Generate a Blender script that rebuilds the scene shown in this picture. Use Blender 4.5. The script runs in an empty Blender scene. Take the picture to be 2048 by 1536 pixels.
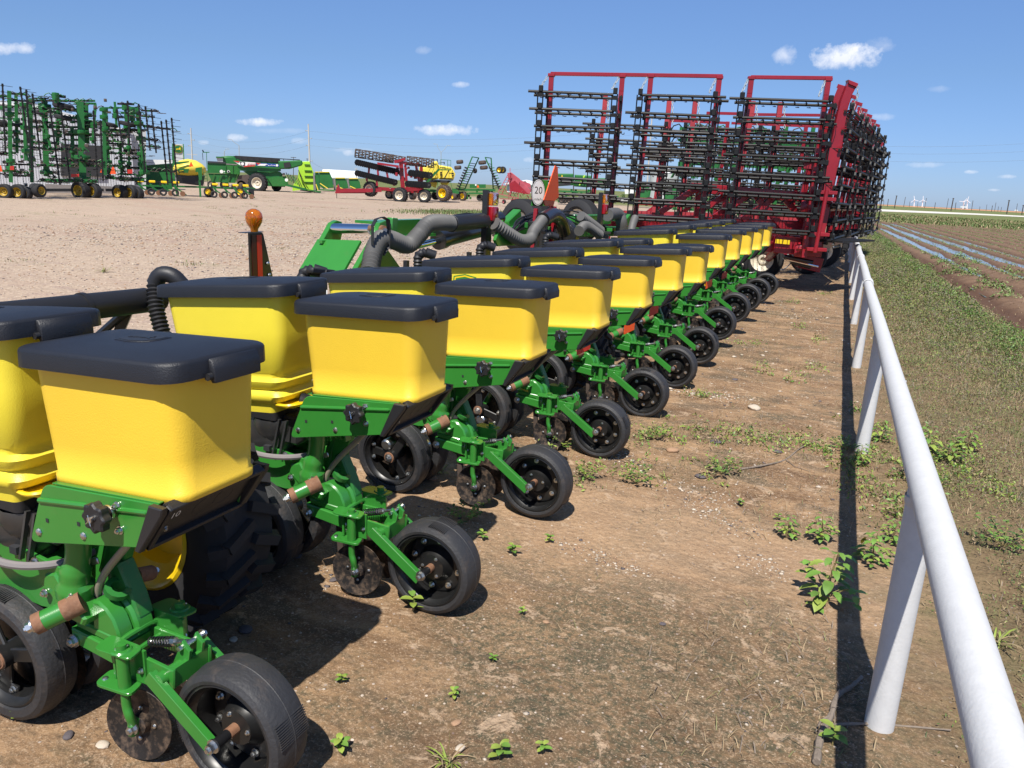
import bpy, math, random
import numpy as np
from mathutils import Vector, Matrix
random.seed(7); rng = np.random.default_rng(7)
S = bpy.context.scene; C = S.collection
# ------------------------------------------------------------------ camera
F = 1540.0; CX, CY = 1024.0, 768.0; H = 1.6
def _ray(px, py): return np.array([px-CX, -(py-CY), -F], float)
_n = np.cross(_ray(1747, 407.5), _ray(1024, 371.4)); _n /= np.linalg.norm(_n)
if _n[1] < 0: _n = -_n
_y = _ray(1747, 407.5); _y -= _n*np.dot(_y, _n); _y /= np.linalg.norm(_y)
R = np.array([np.cross(_y, _n), _y, _n])
cam_d = bpy.data.cameras.new('camera'); cam = bpy.data.objects.new('camera', cam_d); C.objects.link(cam)
cam_d.sensor_width = 36; cam_d.lens = 36*F/2048; cam_d.clip_end = 20000; cam_d.clip_start = .05
cam.matrix_world = Matrix([[*R[0], 0], [*R[1], 0], [*R[2], H], [0, 0, 0, 1]])
S.camera = cam
O = np.array([0, 0, H])
def gp(px, py, z=0.0): d = R@_ray(px, py); return d*((z-H)/d[2])+O
def atY(px, py, Y): d = R@_ray(px, py); return d*(Y/d[1])+O
def atX(px, py, X): d = R@_ray(px, py); return d*(X/d[0])+O
def onpl(px, py, o, n):
    d = R@_ray(px, py); n = np.array(n, float); return O+d*(np.dot(np.array(o, float)-O, n)/np.dot(d, n))
def dirpx(px, py): d = R@_ray(px, py); return d/np.linalg.norm(d)
# ------------------------------------------------------------------ light
SUN = Vector((.125, -.64, 1.0)).normalized()
S.view_settings.view_transform = 'Standard'; S.view_settings.look = 'None'
S.view_settings.exposure = 0.42; S.view_settings.gamma = 1
sd = bpy.data.lights.new('sun', 'SUN'); sd.energy = 5.0; sd.angle = math.radians(.53); sd.color = (1, .955, .88)
so = bpy.data.objects.new('sun', sd); C.objects.link(so); so.rotation_euler = SUN.to_track_quat('Z', 'Y').to_euler()
W = bpy.data.worlds.new('World'); S.world = W; W.use_nodes = True
wt = W.node_tree; wn = wt.nodes; wn.clear()
def nd(t, kind, **k):
    n = t.nodes.new(kind)
    for a, b in k.items():
        if hasattr(n, a): setattr(n, a, b)
        else: n.inputs[a].default_value = b
    return n
wout = nd(wt, 'ShaderNodeOutputWorld'); bg = nd(wt, 'ShaderNodeBackground'); bg.inputs[1].default_value = .071
sky = nd(wt, 'ShaderNodeTexSky'); sky.sky_type = 'NISHITA'; sky.sun_disc = False
sky.sun_elevation = math.asin(SUN.z); sky.sun_rotation = math.atan2(SUN.x, SUN.y)
sky.air_density = 1.0; sky.dust_density = .35; sky.ozone_density = 2.2; sky.altitude = 900
tc = nd(wt, 'ShaderNodeTexCoord'); L = wt.links
tint = nd(wt, 'ShaderNodeMix', data_type='RGBA', blend_type='MULTIPLY'); tint.inputs[0].default_value = 1
L.new(sky.outputs[0], tint.inputs[6])
sz = nd(wt, 'ShaderNodeSeparateXYZ'); L.new(tc.outputs['Generated'], sz.inputs[0]); zr = nd(wt, 'ShaderNodeMapRange'); L.new(sz.outputs[2], zr.inputs[0]); zr.inputs[1].default_value = 0; zr.inputs[2].default_value = .4
cr = nd(wt, 'ShaderNodeValToRGB'); L.new(zr.outputs[0], cr.inputs[0]); e_ = cr.color_ramp.elements   # clear dry-air sky: keeps its blue down to the horizon
for i_, (p_, c_) in enumerate(((0, (.52, .70, 1.22)), (.35, (.75, .91, 1.2)), (.65, (.94, 1.12, 1.44)), (1, (.96, 1.13, 1.38)))):
    k_ = e_[i_] if i_ < 2 else e_.new(p_)
    k_.position = p_; k_.color = (c_[0]/1.4, c_[1]/1.4, c_[2]/1.4, 1)
sc14 = nd(wt, 'ShaderNodeVectorMath', operation='SCALE'); L.new(cr.outputs[0], sc14.inputs[0]); sc14.inputs['Scale'].default_value = 1.4; L.new(sc14.outputs[0], tint.inputs[7])
cur = tint.outputs[2]
nz = nd(wt, 'ShaderNodeTexNoise'); nz.inputs['Scale'].default_value = 55; nz.inputs['Detail'].default_value = 7; nz.inputs['Roughness'].default_value = .62
L.new(tc.outputs['Generated'], nz.inputs['Vector'])
def mth(op, a, b=None, c=None, clamp=False):
    m = wn.new('ShaderNodeMath'); m.operation = op; m.use_clamp = clamp
    for i, x in enumerate((a, b, c)):
        if x is None: continue
        if isinstance(x, (int, float)): m.inputs[i].default_value = x
        else: L.new(x, m.inputs[i])
    return m.outputs[0]
clouds = [(1692, 114, 66, 25, 1.15), (1572, 112, 24, 20, .55), (1765, 90, 30, 14, .25), (22, 97, 40, 11, .8), (921, 170, 20, 7, .6), (893, 260, 66, 13, .95),
          (520, 244, 42, 9, .85), (477, 276, 20, 9, .7), (846, 101, 16, 8, .22), (700, 306, 16, 6, .4), (405, 285, 12, 6, .5), (1765, 234, 24, 7, .3),
          (1880, 178, 22, 6, .16), (1945, 344, 14, 4, .6), (1850, 330, 30, 6, .35), (2015, 353, 16, 5, .7), (1060, 320, 14, 7, .5), (700, 300, 60, 5, .2),
          (1990, 380, 12, 3, .6), (600, 282, 20, 7, .3), (560, 262, 60, 6, .16)]
for (px, py, hw, hh, st) in clouds:
    d = dirpx(px, py); r = dirpx(px+10, py)-d; r -= d*np.dot(r, d); r /= np.linalg.norm(r); u = np.cross(r, d)
    vr = nd(wt, 'ShaderNodeVectorMath', operation='DOT_PRODUCT'); L.new(tc.outputs['Generated'], vr.inputs[0]); vr.inputs[1].default_value = tuple(r/(hw/F/1.12))
    vu = nd(wt, 'ShaderNodeVectorMath', operation='DOT_PRODUCT'); L.new(tc.outputs['Generated'], vu.inputs[0]); vu.inputs[1].default_value = tuple(u/(hh/F/1.12))
    vd = nd(wt, 'ShaderNodeVectorMath', operation='DOT_PRODUCT'); L.new(tc.outputs['Generated'], vd.inputs[0]); vd.inputs[1].default_value = tuple(d)
    q = mth('ADD', mth('MULTIPLY', vr.outputs['Value'], vr.outputs['Value']), mth('MULTIPLY', vu.outputs['Value'], vu.outputs['Value']))
    dens = mth('ADD', mth('SUBTRACT', 1.0, q), mth('MULTIPLY', mth('SUBTRACT', nz.outputs[0], .50), 3.4))
    dens = mth('MULTIPLY', mth('MULTIPLY', dens, .8*st, None, True), mth('GREATER_THAN', vd.outputs['Value'], .5))
    shade = mth('MULTIPLY_ADD', vu.outputs['Value'], .22, .82, True)
    cc = nd(wt, 'ShaderNodeMix', data_type='RGBA'); L.new(shade, cc.inputs[0]); cc.inputs[6].default_value = (5.6, 6.4, 8.6, 1); cc.inputs[7].default_value = (11.6, 11.8, 12.4, 1)
    mx = nd(wt, 'ShaderNodeMix', data_type='RGBA'); L.new(mth('MULTIPLY', dens, .92, None, True), mx.inputs[0]); L.new(cur, mx.inputs[6]); L.new(cc.outputs[2], mx.inputs[7])
    cur = mx.outputs[2]
L.new(cur, bg.inputs[0]); L.new(bg.outputs[0], wout.inputs[0])
# ------------------------------------------------------------------ materials
MATS = {}
def mat(name, col, rough=.5, metal=0., dirt=None, dcol=(.22, .13, .075), bump=0., bscale=40, spec=.5, var=.0, coat=0., noise_scale=6, trans=0., alpha=1):
    m = bpy.data.materials.new(name); m.use_nodes = True; t = m.node_tree; p = t.nodes['Principled BSDF']
    p.inputs['Base Color'].default_value = (*col, 1); p.inputs['Roughness'].default_value = rough; p.inputs['Metallic'].default_value = metal
    p.inputs['Specular IOR Level'].default_value = spec; p.inputs['Coat Weight'].default_value = coat; p.inputs['Coat Roughness'].default_value = .12
    p.inputs['Transmission Weight'].default_value = trans
    tc = nd(t, 'ShaderNodeTexCoord'); obj = tc.outputs['Object']; base = None
    oi = nd(t, 'ShaderNodeObjectInfo'); ad = nd(t, 'ShaderNodeVectorMath', operation='ADD'); sc = nd(t, 'ShaderNodeMath', operation='MULTIPLY'); sc.inputs[1].default_value = 37
    t.links.new(oi.outputs['Random'], sc.inputs[0]); t.links.new(obj, ad.inputs[0]); t.links.new(sc.outputs[0], ad.inputs[1]); obj = ad.outputs[0]
    if var or dirt:
        n1 = nd(t, 'ShaderNodeTexNoise'); n1.inputs['Scale'].default_value = noise_scale; n1.inputs['Detail'].default_value = 8; n1.inputs['Roughness'].default_value = .65; t.links.new(obj, n1.inputs['Vector'])
        mx = nd(t, 'ShaderNodeMix', data_type='RGBA'); mr = nd(t, 'ShaderNodeMapRange'); t.links.new(n1.outputs[0], mr.inputs[0]); mr.inputs[1].default_value = .3; mr.inputs[2].default_value = .7
        t.links.new(mr.outputs[0], mx.inputs[0]); mx.inputs[6].default_value = (*[c*(1-var) for c in col], 1); mx.inputs[7].default_value = (*[min(1, c*(1+var)) for c in col], 1)
        base = mx.outputs[2]
        if dirt:
            n2 = nd(t, 'ShaderNodeTexNoise'); n2.inputs['Scale'].default_value = noise_scale*2.2; n2.inputs['Detail'].default_value = 12; n2.inputs['Roughness'].default_value = .72; t.links.new(obj, n2.inputs['Vector'])
            mr2 = nd(t, 'ShaderNodeMapRange'); t.links.new(n2.outputs[0], mr2.inputs[0]); mr2.inputs[1].default_value = .62-dirt*.3; mr2.inputs[2].default_value = .86-dirt*.25; mr2.inputs[4].default_value = min(1, dirt*1.5)
            mx2 = nd(t, 'ShaderNodeMix', data_type='RGBA'); t.links.new(mr2.outputs[0], mx2.inputs[0]); t.links.new(base, mx2.inputs[6]); mx2.inputs[7].default_value = (*dcol, 1)
            base = mx2.outputs[2]
            mr3 = nd(t, 'ShaderNodeMapRange'); t.links.new(mr2.outputs[0], mr3.inputs[0]); mr3.inputs[3].default_value = rough; mr3.inputs[4].default_value = .9
            t.links.new(mr3.outputs[0], p.inputs['Roughness'])
        t.links.new(base, p.inputs['Base Color'])
    if bump:
        n3 = nd(t, 'ShaderNodeTexNoise'); n3.inputs['Scale'].default_value = bscale; n3.inputs['Detail'].default_value = 6; t.links.new(obj, n3.inputs['Vector'])
        b = nd(t, 'ShaderNodeBump'); b.inputs['Strength'].default_value = bump; b.inputs['Distance'].default_value = .01; t.links.new(n3.outputs[0], b.inputs['Height']); t.links.new(b.outputs[0], p.inputs['Normal'])
    MATS[name] = m; return m
mat('green_paint', (.032, .20, .028), .3, coat=.35, var=.06, dirt=.10, bump=.04, bscale=300)
mat('green_dirty', (.02, .15, .025), .45, var=.15, dirt=.3)
mat('green_far', (.015, .13, .026), .45, var=.15, dirt=.14, noise_scale=1.5)
mat('hopper_gold', (.80, .535, .04), .42, var=.03, bump=.12, bscale=260, dirt=.05, dcol=(.5, .3, .1), noise_scale=4)
mat('hopper_lemon', (.78, .64, .045), .42, var=.03, bump=.12, bscale=260, noise_scale=4)
mat('lid_plastic', (.011, .012, .016), .48, bump=.22, bscale=300, dirt=.06, dcol=(.09, .08, .08), var=.1, noise_scale=9)
mat('black_plastic', (.015, .015, .017), .5, bump=.1, bscale=200, var=.1)
mat('black_paint', (.012, .012, .013), .3, coat=.3, dirt=.12, var=.1)
mat('rubber', (.026, .026, .028), .6, dirt=.3, dcol=(.12, .085, .06), bump=.25, bscale=90, var=.2)
mat('rubber_muddy', (.03, .028, .028), .75, dirt=.42, dcol=(.16, .11, .075), bump=.3, bscale=60, var=.2)
mat('tyre_dark', (.016, .016, .018), .8, dirt=.15, var=.2)
mat('rim_black', (.012, .012, .012), .38, dirt=.14, dcol=(.25, .17, .1), var=.2, noise_scale=14)
mat('disc_steel', (.03, .027, .026), .42, metal=.5, dirt=.5, dcol=(.3, .2, .13), var=.3, noise_scale=16)
mat('zinc', (.62, .62, .6), .32, metal=1., var=.12, dirt=.1, noise_scale=40)
mat('chrome', (.75, .76, .78), .12, metal=1.)
mat('rust', (.2, .095, .05), .8, var=.3, dirt=.4, dcol=(.3, .19, .12), bump=.3, noise_scale=25)
mat('brown_steel', (.075, .055, .045), .7, var=.3, dirt=.3)
mat('hose_gray', (.10, .097, .092), .6, var=.1, dirt=.15)
mat('tube_tan', (.26, .22, .17), .4, var=.1)
mat('ring_gray', (.2, .18, .175), .6, var=.1)
mat('casting_gray', (.09, .09, .09), .35, metal=.7, var=.2)
mat('yellow_paint', (.82, .56, .01), .35, coat=.2, var=.05, dirt=.1)
mat('yellow_tank', (.8, .62, .07), .5, var=.06, dirt=.05, noise_scale=1.5)
mat('amber', (.85, .27, .01), .1, coat=.3, trans=.75)
mat('red_lens', (.3, .004, .01), .15, coat=.6)
mat('orange_sign', (.85, .1, .015), .45)
mat('red_tape', (.68, .035, .01), .4); mat('dark_red_tape', (.06, .008, .004), .35)
mat('red_tag', (.5, .03, .015), .5, var=.2)
mat('sign_white', (.7, .7, .68), .4); mat('ink', (.015, .015, .015), .5)
mat('harrow_red', (.26, .010, .018), .36, coat=.25, var=.14, dirt=.08, noise_scale=2)
mat('faded_red', (.36, .035, .045), .5, var=.15, dirt=.1, noise_scale=2)
mat('pink_red', (.38, .07, .09), .6, var=.2, noise_scale=2)
mat('harrow_black', (.013, .013, .013), .48, var=.25, dirt=.05, dcol=(.06, .055, .045), noise_scale=5, spec=.3)
mat('cream_rim', (.62, .56, .44), .5, dirt=.2, var=.1)
mat('pipe_white', (.56, .56, .555), .62, var=.05, dirt=.12, dcol=(.36, .31, .26), bump=.1, bscale=120, noise_scale=26, spec=.3)
mat('lime', (.4, .68, .04), .45, var=.05, noise_scale=1)
mat('barn_white', (.72, .72, .7), .6, var=.05, noise_scale=.5); mat('roof_gray', (.5, .51, .5), .5, var=.1, noise_scale=.3)
mat('metal_wall', (.50, .51, .53), .45, var=.06, noise_scale=.5); mat('dark_gap', (.02, .02, .022), .8)
mat('pole_gray', (.5, .46, .42), .8, var=.1, noise_scale=1); mat('pole_wood', (.07, .055, .05), .9); mat('wire', (.2, .24, .3), .8)
mat('turbine', (.8, .8, .8), .5)
mat('blue_paint', (.02, .05, .3), .5); mat('red_print', (.5, .03, .02), .5); mat('white_print', (.75, .75, .72), .5); mat('lamp_steel', (.35, .37, .36), .5)
mat('leaf_green', (.12, .23, .035), .55, var=.35, noise_scale=9); mat('leaf_lime', (.23, .30, .05), .55, var=.3, noise_scale=9); mat('leaf_dark', (.045, .10, .02), .55, var=.35, noise_scale=9)
mat('leaf_yellow', (.6, .4, .04), .6, var=.1); mat('stem', (.2, .16, .06), .7, var=.2)
mat('rim_yellow_shaded', (.38, .25, .02), .5, dirt=.3, var=.2)  # yellow wheel rims with shade put into the base colour, plus dirt
mat('dry_grass', (.30, .22, .125), .8, var=.35, noise_scale=14); mat('olive_grass', (.165, .16, .06), .7, var=.5, noise_scale=7); mat('grass_mid', (.09, .15, .032), .7, var=.45, noise_scale=5)
mat('crop_leaf', (.20, .25, .09), .6, var=.4, noise_scale=6)
mat('stone_pale', (.5, .42, .33), .85, var=.4, noise_scale=30, bump=.3); mat('stone_dark', (.1, .085, .09), .8, var=.4, noise_scale=30, bump=.3); mat('stone_tan', (.36, .22, .13), .85, var=.4, noise_scale=30, bump=.3)
mat('twig', (.2, .16, .125), .85, var=.3, noise_scale=20, bump=.5, bscale=80)
mat('bush', (.05, .085, .025), .7, var=.4, noise_scale=2)
# ------------------------------------------------------------------ mesh builder
def V(*a): return np.array(a, float)
def unit(v): v = np.array(v, float); l = np.linalg.norm(v); return v/l if l > 1e-12 else v
def perp(a):
    a = unit(a); t = V(0, 0, 1) if abs(a[2]) < .9 else V(1, 0, 0)
    u = unit(np.cross(t, a)); return u, np.cross(a, u)
class B:
    def __init__(s): s.v = []; s.f = []; s.m = []; s.mats = []
    def mi(s, m):
        if m not in s.mats: s.mats.append(m)
        return s.mats.index(m)
    def add(s, vs, fs, m):
        o = len(s.v); s.v += [tuple(map(float, p)) for p in vs]; k = s.mi(m)
        for f in fs: s.f.append(tuple(i+o for i in f)); s.m.append(k)
    def loft(s, rings, m, cap=True, closed=True):
        n = len(rings[0]); vs = [p for r in rings for p in r]; fs = []
        for i in range(len(rings)-1):
            for j in range(n if closed else n-1):
                a = i*n+j; b = i*n+(j+1) % n; fs.append((a, b, b+n, a+n))
        if cap: fs += [tuple(range(n-1, -1, -1)), tuple((len(rings)-1)*n+j for j in range(n))]
        s.add(vs, fs, m)
    def tube(s, pts, r, m, n=8, cap=True, flat=None):
        pts = [np.array(p, float) for p in pts]; rs = r if isinstance(r, (list, tuple, np.ndarray)) else [r]*len(pts)
        rings = []; u = None
        for i, p in enumerate(pts):
            t = unit(pts[min(i+1, len(pts)-1)]-pts[max(i-1, 0)])
            if u is None: u, w = perp(t)
            else: u = unit(u-t*np.dot(u, t)); w = np.cross(t, u)
            rings.append([p+rs[i]*(math.cos(a)*u+math.sin(a)*w) for a in [2*math.pi*k/n for k in range(n)]])
        s.loft(rings, m, cap)
    def bar(s, a, b, w, h, m, up=(0, 0, 1), bev=0.0):
        """box section bar a->b, w sideways, h along up"""
        a = np.array(a, float); b = np.array(b, float); t = unit(b-a); up = np.array(up, float)
        if abs(np.dot(t, unit(up))) > .98: up = V(0, 1, 0) if abs(t[1]) < .9 else V(1, 0, 0)
        sd = unit(np.cross(t, up)); u = np.cross(sd, t)
        def ring(c, k):
            W_, H_ = w/2-k, h/2-k
            if bev:
                q = bev; return [c+sd*x+u*y for x, y in ((W_-q, -H_), (W_, -H_+q), (W_, H_-q), (W_-q, H_), (-W_+q, H_), (-W_, H_-q), (-W_, -H_+q), (-W_+q, -H_))]
            return [c+sd*x+u*y for x, y in ((W_, -H_), (W_, H_), (-W_, H_), (-W_, -H_))]
        if bev: s.loft([ring(a, bev), ring(a+t*bev, 0), ring(b-t*bev, 0), ring(b, bev)], m)
        else: s.loft([ring(a, 0), ring(b, 0)], m)
    def box(s, c, size, m, bev=0.0, rz=0.0):
        c = np.array(c, float); d = V(math.cos(rz), math.sin(rz), 0)*size[0]/2
        s.bar(c-d, c+d, size[1], size[2], m, bev=bev)
    def prism(s, poly, o, u, w, depth, m, bev=0.0):
        """poly 2D in (u,w) about o, extruded along cross(u,w)*depth"""
        o = np.array(o, float); u = np.array(u, float); w = np.array(w, float); nn = unit(np.cross(u, w)); P = [np.array(p, float) for p in poly]
        ar = sum(P[i][0]*P[(i+1) % len(P)][1]-P[(i+1) % len(P)][0]*P[i][1] for i in range(len(P)))
        if ar < 0: P = P[::-1]
        def inset(k):
            out = []
            for i in range(len(P)):
                a, b, c = P[i-1], P[i], P[(i+1) % len(P)]; e1 = unit(b-a); e2 = unit(c-b); n1 = V(-e1[1], e1[0]); n2 = V(-e2[1], e2[0]); q = n1+n2; q = q/max(.3, np.dot(q, q))*2
                out.append(b+q*k)
            return out
        def ring(pl, d): return [o+u*p[0]+w*p[1]+nn*d for p in pl]
        sg = 1 if depth > 0 else -1
        if bev: rs = [ring(inset(bev), 0), ring(P, sg*bev), ring(P, depth-sg*bev), ring(inset(bev), depth)]
        else: rs = [ring(P, 0), ring(P, depth)]
        if depth < 0: rs = rs[::-1]
        s.loft(rs, m)
    def lathe(s, o, ax, prof, m, n=24, a0=0, a1=None):
        o = np.array(o, float); ax = unit(ax); u, w = perp(ax); rings = []
        for t, r in prof: rings.append([o+ax*t+r*(math.cos(a)*u+math.sin(a)*w) for a in [2*math.pi*k/n for k in range(n)]])
        s.loft(rings, m, cap=False)
    def hexn(s, p, d, r, h, m='zinc', washer=True):
        p = np.array(p, float); d = unit(d)
        if washer: s.tube([p, p+d*h*.25], r*1.45, m, 12)
        s.tube([p+d*h*.2, p+d*h], r, m, 6); s.tube([p+d*h, p+d*h*1.35], r*.5, m, 6)
    def dome(s, p, d, r, m='zinc'):
        p = np.array(p, float); d = unit(d); s.lathe(p, d, [(0, r), (r*.35, r*.85), (r*.55, r*.4), (r*.6, .0001)], m, 8)
    def disc(s, c, nrm, r, m, n=20, t=.004):
        c = np.array(c, float); nrm = unit(nrm); s.tube([c-nrm*t/2, c+nrm*t/2], r, m, n)
    def poly(s, pts, m): s.add(pts, [tuple(range(len(pts)))], m)
    def mesh(s, name, ang=38):
        me = bpy.data.meshes.new(name); me.from_pydata(s.v, [], s.f)
        for k in s.mats: me.materials.append(MATS[k])
        me.polygons.foreach_set('material_index', s.m); me.polygons.foreach_set('use_smooth', [True]*len(s.f)); me.update()
        me.set_sharp_from_angle(angle=math.radians(ang)); return me
    def build(s, name, parent=None, loc=(0, 0, 0), ang=38, **k):
        o = bpy.data.objects.new(name, s.mesh(name, ang)); C.objects.link(o); o.location = loc
        if parent: o.parent = parent
        tag(o, **k); return o
def tag(o, label=None, category=None, group=None, kind=None):
    for a, b in (('label', label), ('category', category), ('group', group), ('kind', kind)):
        if b: o[a] = b
    return o
def thing(name, loc, label, category, group=None):
    o = bpy.data.objects.new(name, None); C.objects.link(o); o.location = tuple(map(float, loc)); o.empty_display_size = .2
    return tag(o, label, category, group)
def sub(b, off):  # shift builder vertices so its origin is the parent's
    b.v = [(x-off[0], y-off[1], z-off[2]) for x, y, z in b.v]; return b
def bez(p0, p1, p2, p3, n=12):
    p0, p1, p2, p3 = map(lambda q: np.array(q, float), (p0, p1, p2, p3)); T = np.linspace(0, 1, n)
    return [(1-t)**3*p0+3*(1-t)**2*t*p1+3*(1-t)*t*t*p2+t**3*p3 for t in T]
def spline(P, n=8):
    P = [np.array(p, float) for p in P]; P = [2*P[0]-P[1]]+P+[2*P[-1]-P[-2]]; out = []
    for i in range(1, len(P)-2):
        for t in np.linspace(0, 1, n, endpoint=False):
            a, b, c, d = P[i-1], P[i], P[i+1], P[i+2]; out.append(.5*((2*b)+(c-a)*t+(2*a-5*b+4*c-d)*t*t+(3*b-a-3*c+d)*t**3))
    out.append(P[-2]); return out
def corrug(b, pts, r, m, n=12, per=.02, dep=.17):
    """corrugated hose: resample and alternate the radius"""
    P = spline(pts, 10); d = [0]
    for i in range(1, len(P)): d.append(d[-1]+np.linalg.norm(P[i]-P[i-1]))
    N = max(4, int(d[-1]/per)*2); q = np.linspace(0, d[-1], N); A = np.array(P); out = [V(*[np.interp(x, d, A[:, k]) for k in range(3)]) for x in q]
    b.tube(out, [r*(1-dep if i % 2 else 1+dep*.3) for i in range(len(out))], m, n)
def text_mesh(body, size, name='t'):
    cu = bpy.data.curves.new(name, 'FONT'); cu.body = body; cu.size = size; cu.align_x = 'CENTER'; cu.align_y = 'CENTER'; cu.resolution_u = 3
    o = bpy.data.objects.new(name, cu); C.objects.link(o); dg = bpy.context.evaluated_depsgraph_get(); dg.update()
    me = bpy.data.meshes.new_from_object(o.evaluated_get(dg)); vs = [tuple(v.co) for v in me.vertices]; fs = [tuple(p.vertices) for p in me.polygons]
    C.objects.unlink(o); bpy.data.objects.remove(o); return vs, fs
def put_text(b, body, size, o, u, w, m, lift=.0006):
    vs, fs = text_mesh(body, size); o = np.array(o, float); u = unit(u); w = unit(w); n = np.cross(u, w)
    b.add([o+u*x+w*y+n*lift for x, y, z in vs], fs, m)
DEER = [(-.95, .05), (-.75, .16), (-.45, .22), (-.1, .2), (.25, .28), (.42, .5), (.35, .8), (.5, .62), (.62, .85), (.6, .55), (.75, .45), (.95, .3), (.7, .26), (.6, .1), (.85, -.25), (1, -.5), (.7, -.25), (.4, -.05), (.1, -.08), (-.3, -.05), (-.6, -.25), (-.95, -.3), (-.65, -.1), (-.8, .0)]
SHIELD = [(-.95, .8), (0, 1), (.95, .8), (1, 0), (.8, -.8), (0, -1), (-.8, -.8), (-1, 0)]
def logo(b, o, u, w, sx, sy, back='green_paint', fig='yellow_paint', edge=None, t=.0015):
    n = unit(np.cross(u, w)); o = np.array(o, float); u = unit(u); w = unit(w)
    if edge: b.prism([(x*sx*1.14, y*sy*1.14) for x, y in SHIELD], o, u, w, t*.6, edge)
    b.prism([(x*sx, y*sy) for x, y in SHIELD], o, u, w, t, back)
    b.prism([(x*sx*.72, (y-.15)*sy*.62) for x, y in DEER], o, u, w, t*1.8, fig)
def rr(x0, x1, y0, y1, r, z, n=4):
    """rounded rectangle ring, z may be a function of x"""
    out = []
    for cx, cy, a in ((x1-r, y0+r, -90), (x1-r, y1-r, 0), (x0+r, y1-r, 90), (x0+r, y0+r, 180)):
        for k in range(n+1):
            t = math.radians(a+90*k/n); x = cx+r*math.cos(t); y = cy+r*math.sin(t); out.append(V(x, y, z(x) if callable(z) else z))
    return out
def rpoly(P, r, n=3, which=None):
    out = []
    for i in range(len(P)):
        a, b, c = map(lambda q: np.array(q, float), (P[i-1], P[i], P[(i+1) % len(P)]))
        if which is not None and i not in which: out.append(b); continue
        e1 = unit(a-b); e2 = unit(c-b); p = b+e1*r; q = b+e2*r
        for t in np.linspace(0, 1, n+1): out.append((1-t)**2*p+2*t*(1-t)*b+t*t*q)
    return out
# ------------------------------------------------------------------ ground
def vnoise(x, y, seed=0):
    r = np.random.default_rng(seed); T = r.random((64, 64)); xi = np.floor(x).astype(int); yi = np.floor(y).astype(int); fx = x-xi; fy = y-yi
    fx = fx*fx*(3-2*fx); fy = fy*fy*(3-2*fy); g = lambda a, b: T[a % 64, b % 64]
    return (g(xi, yi)*(1-fx)+g(xi+1, yi)*fx)*(1-fy)+(g(xi, yi+1)*(1-fx)+g(xi+1, yi+1)*fx)*fy-.5
def fenceX(Y): return .328-.0295*Y
def fieldq(X, Y): return X+.055*Y-2.35
def sst(x, a, b): t = np.clip((x-a)/(b-a), 0, 1); return t*t*(3-2*t)
def gh(X, Y):
    X = np.asarray(X, float); Y = np.asarray(Y, float); near = 1-sst(np.hypot(X, Y), 16, 40)
    h = .016*vnoise(X*1.1, Y*1.1, 1)+.012*vnoise(X*3.1, Y*3.6, 2)*near+.007*vnoise(X*9, Y*12, 3)*near+.0045*vnoise(X*27, Y*33, 4)*near
    d = sst(X-fenceX(Y), .15, .8); h = h+d*(.05*vnoise(X*2.3, Y*2.3, 5)+.03*vnoise(X*8, Y*8, 6)*near)
    q = fieldq(X, Y); inf = sst(q-.012*np.maximum(Y-8, 0)+.25*vnoise(X*1.3, Y*1.3, 7), .0, .5)*(1-sst(Y, 80, 86))
    basin = sst(q, 1.4, 2.4)*(1-sst(q, 4.0, 7.0))*sst(Y+q*2.5, 26, 38)*(1-sst(Y, 76, 84))
    fur = -.05+.055*np.cos(2*math.pi*(q-.28)/1.016)-.055*basin+.035*vnoise(X*4, Y*3, 8)*near+.045*vnoise(X*1.2, Y*.5, 12)+.075*vnoise(X*.55+9, Y*.11, 9)
    return h*(1-inf*.5)+inf*fur
def ticks(segs):
    out = []
    for a, b, n in segs: out += list(np.linspace(a, b, n, endpoint=False))
    return np.array(out)
xs = np.concatenate([-np.geomspace(9000, 60, 16), ticks([(-60, -14, 60), (-14, -4, 80), (-4, 2.6, 220), (2.6, 9, 130), (9, 30, 110)]), np.geomspace(30, 9000, 22)])
ys = np.concatenate([ticks([(-30, -2, 14), (-2, .7, 20), (.7, 6, 200), (6, 16, 200), (16, 40, 170), (40, 90, 120)]), np.geomspace(90, 9000, 34)])
GX, GY = np.meshgrid(xs, ys); GZ = gh(GX, GY)
nx, ny = len(xs), len(ys); idx = np.arange(nx*ny).reshape(ny, nx)
fc = np.stack([idx[:-1, :-1], idx[:-1, 1:], idx[1:, 1:], idx[1:, :-1]], -1).reshape(-1, 4)
me = bpy.data.meshes.new('ground'); me.vertices.add(nx*ny); me.vertices.foreach_set('co', np.stack([GX, GY, GZ], -1).astype('f').ravel())
me.loops.add(fc.size); me.loops.foreach_set('vertex_index', fc.ravel().astype('i')); me.polygons.add(len(fc)); me.polygons.foreach_set('loop_start', np.arange(0, fc.size, 4, dtype='i'))
me.polygons.foreach_set('use_smooth', np.ones(len(fc), bool)); me.update(); me.validate()
ground = tag(bpy.data.objects.new('ground', me), kind='structure'); C.objects.link(ground)
gm = bpy.data.materials.new('ground_soil'); gm.use_nodes = True; t = gm.node_tree; p = t.nodes['Principled BSDF']; me.materials.append(gm); LK = t.links
geo = nd(t, 'ShaderNodeNewGeometry'); P = geo.outputs['Position']; sx = nd(t, 'ShaderNodeSeparateXYZ'); LK.new(P, sx.inputs[0])
def tm(op, a, b=None, c=None, cl=False):
    m = t.nodes.new('ShaderNodeMath'); m.operation = op; m.use_clamp = cl
    for i, x in enumerate((a, b, c)):
        if x is None: continue
        if isinstance(x, (int, float)): m.inputs[i].default_value = x
        else: LK.new(x, m.inputs[i])
    return m.outputs[0]
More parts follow.
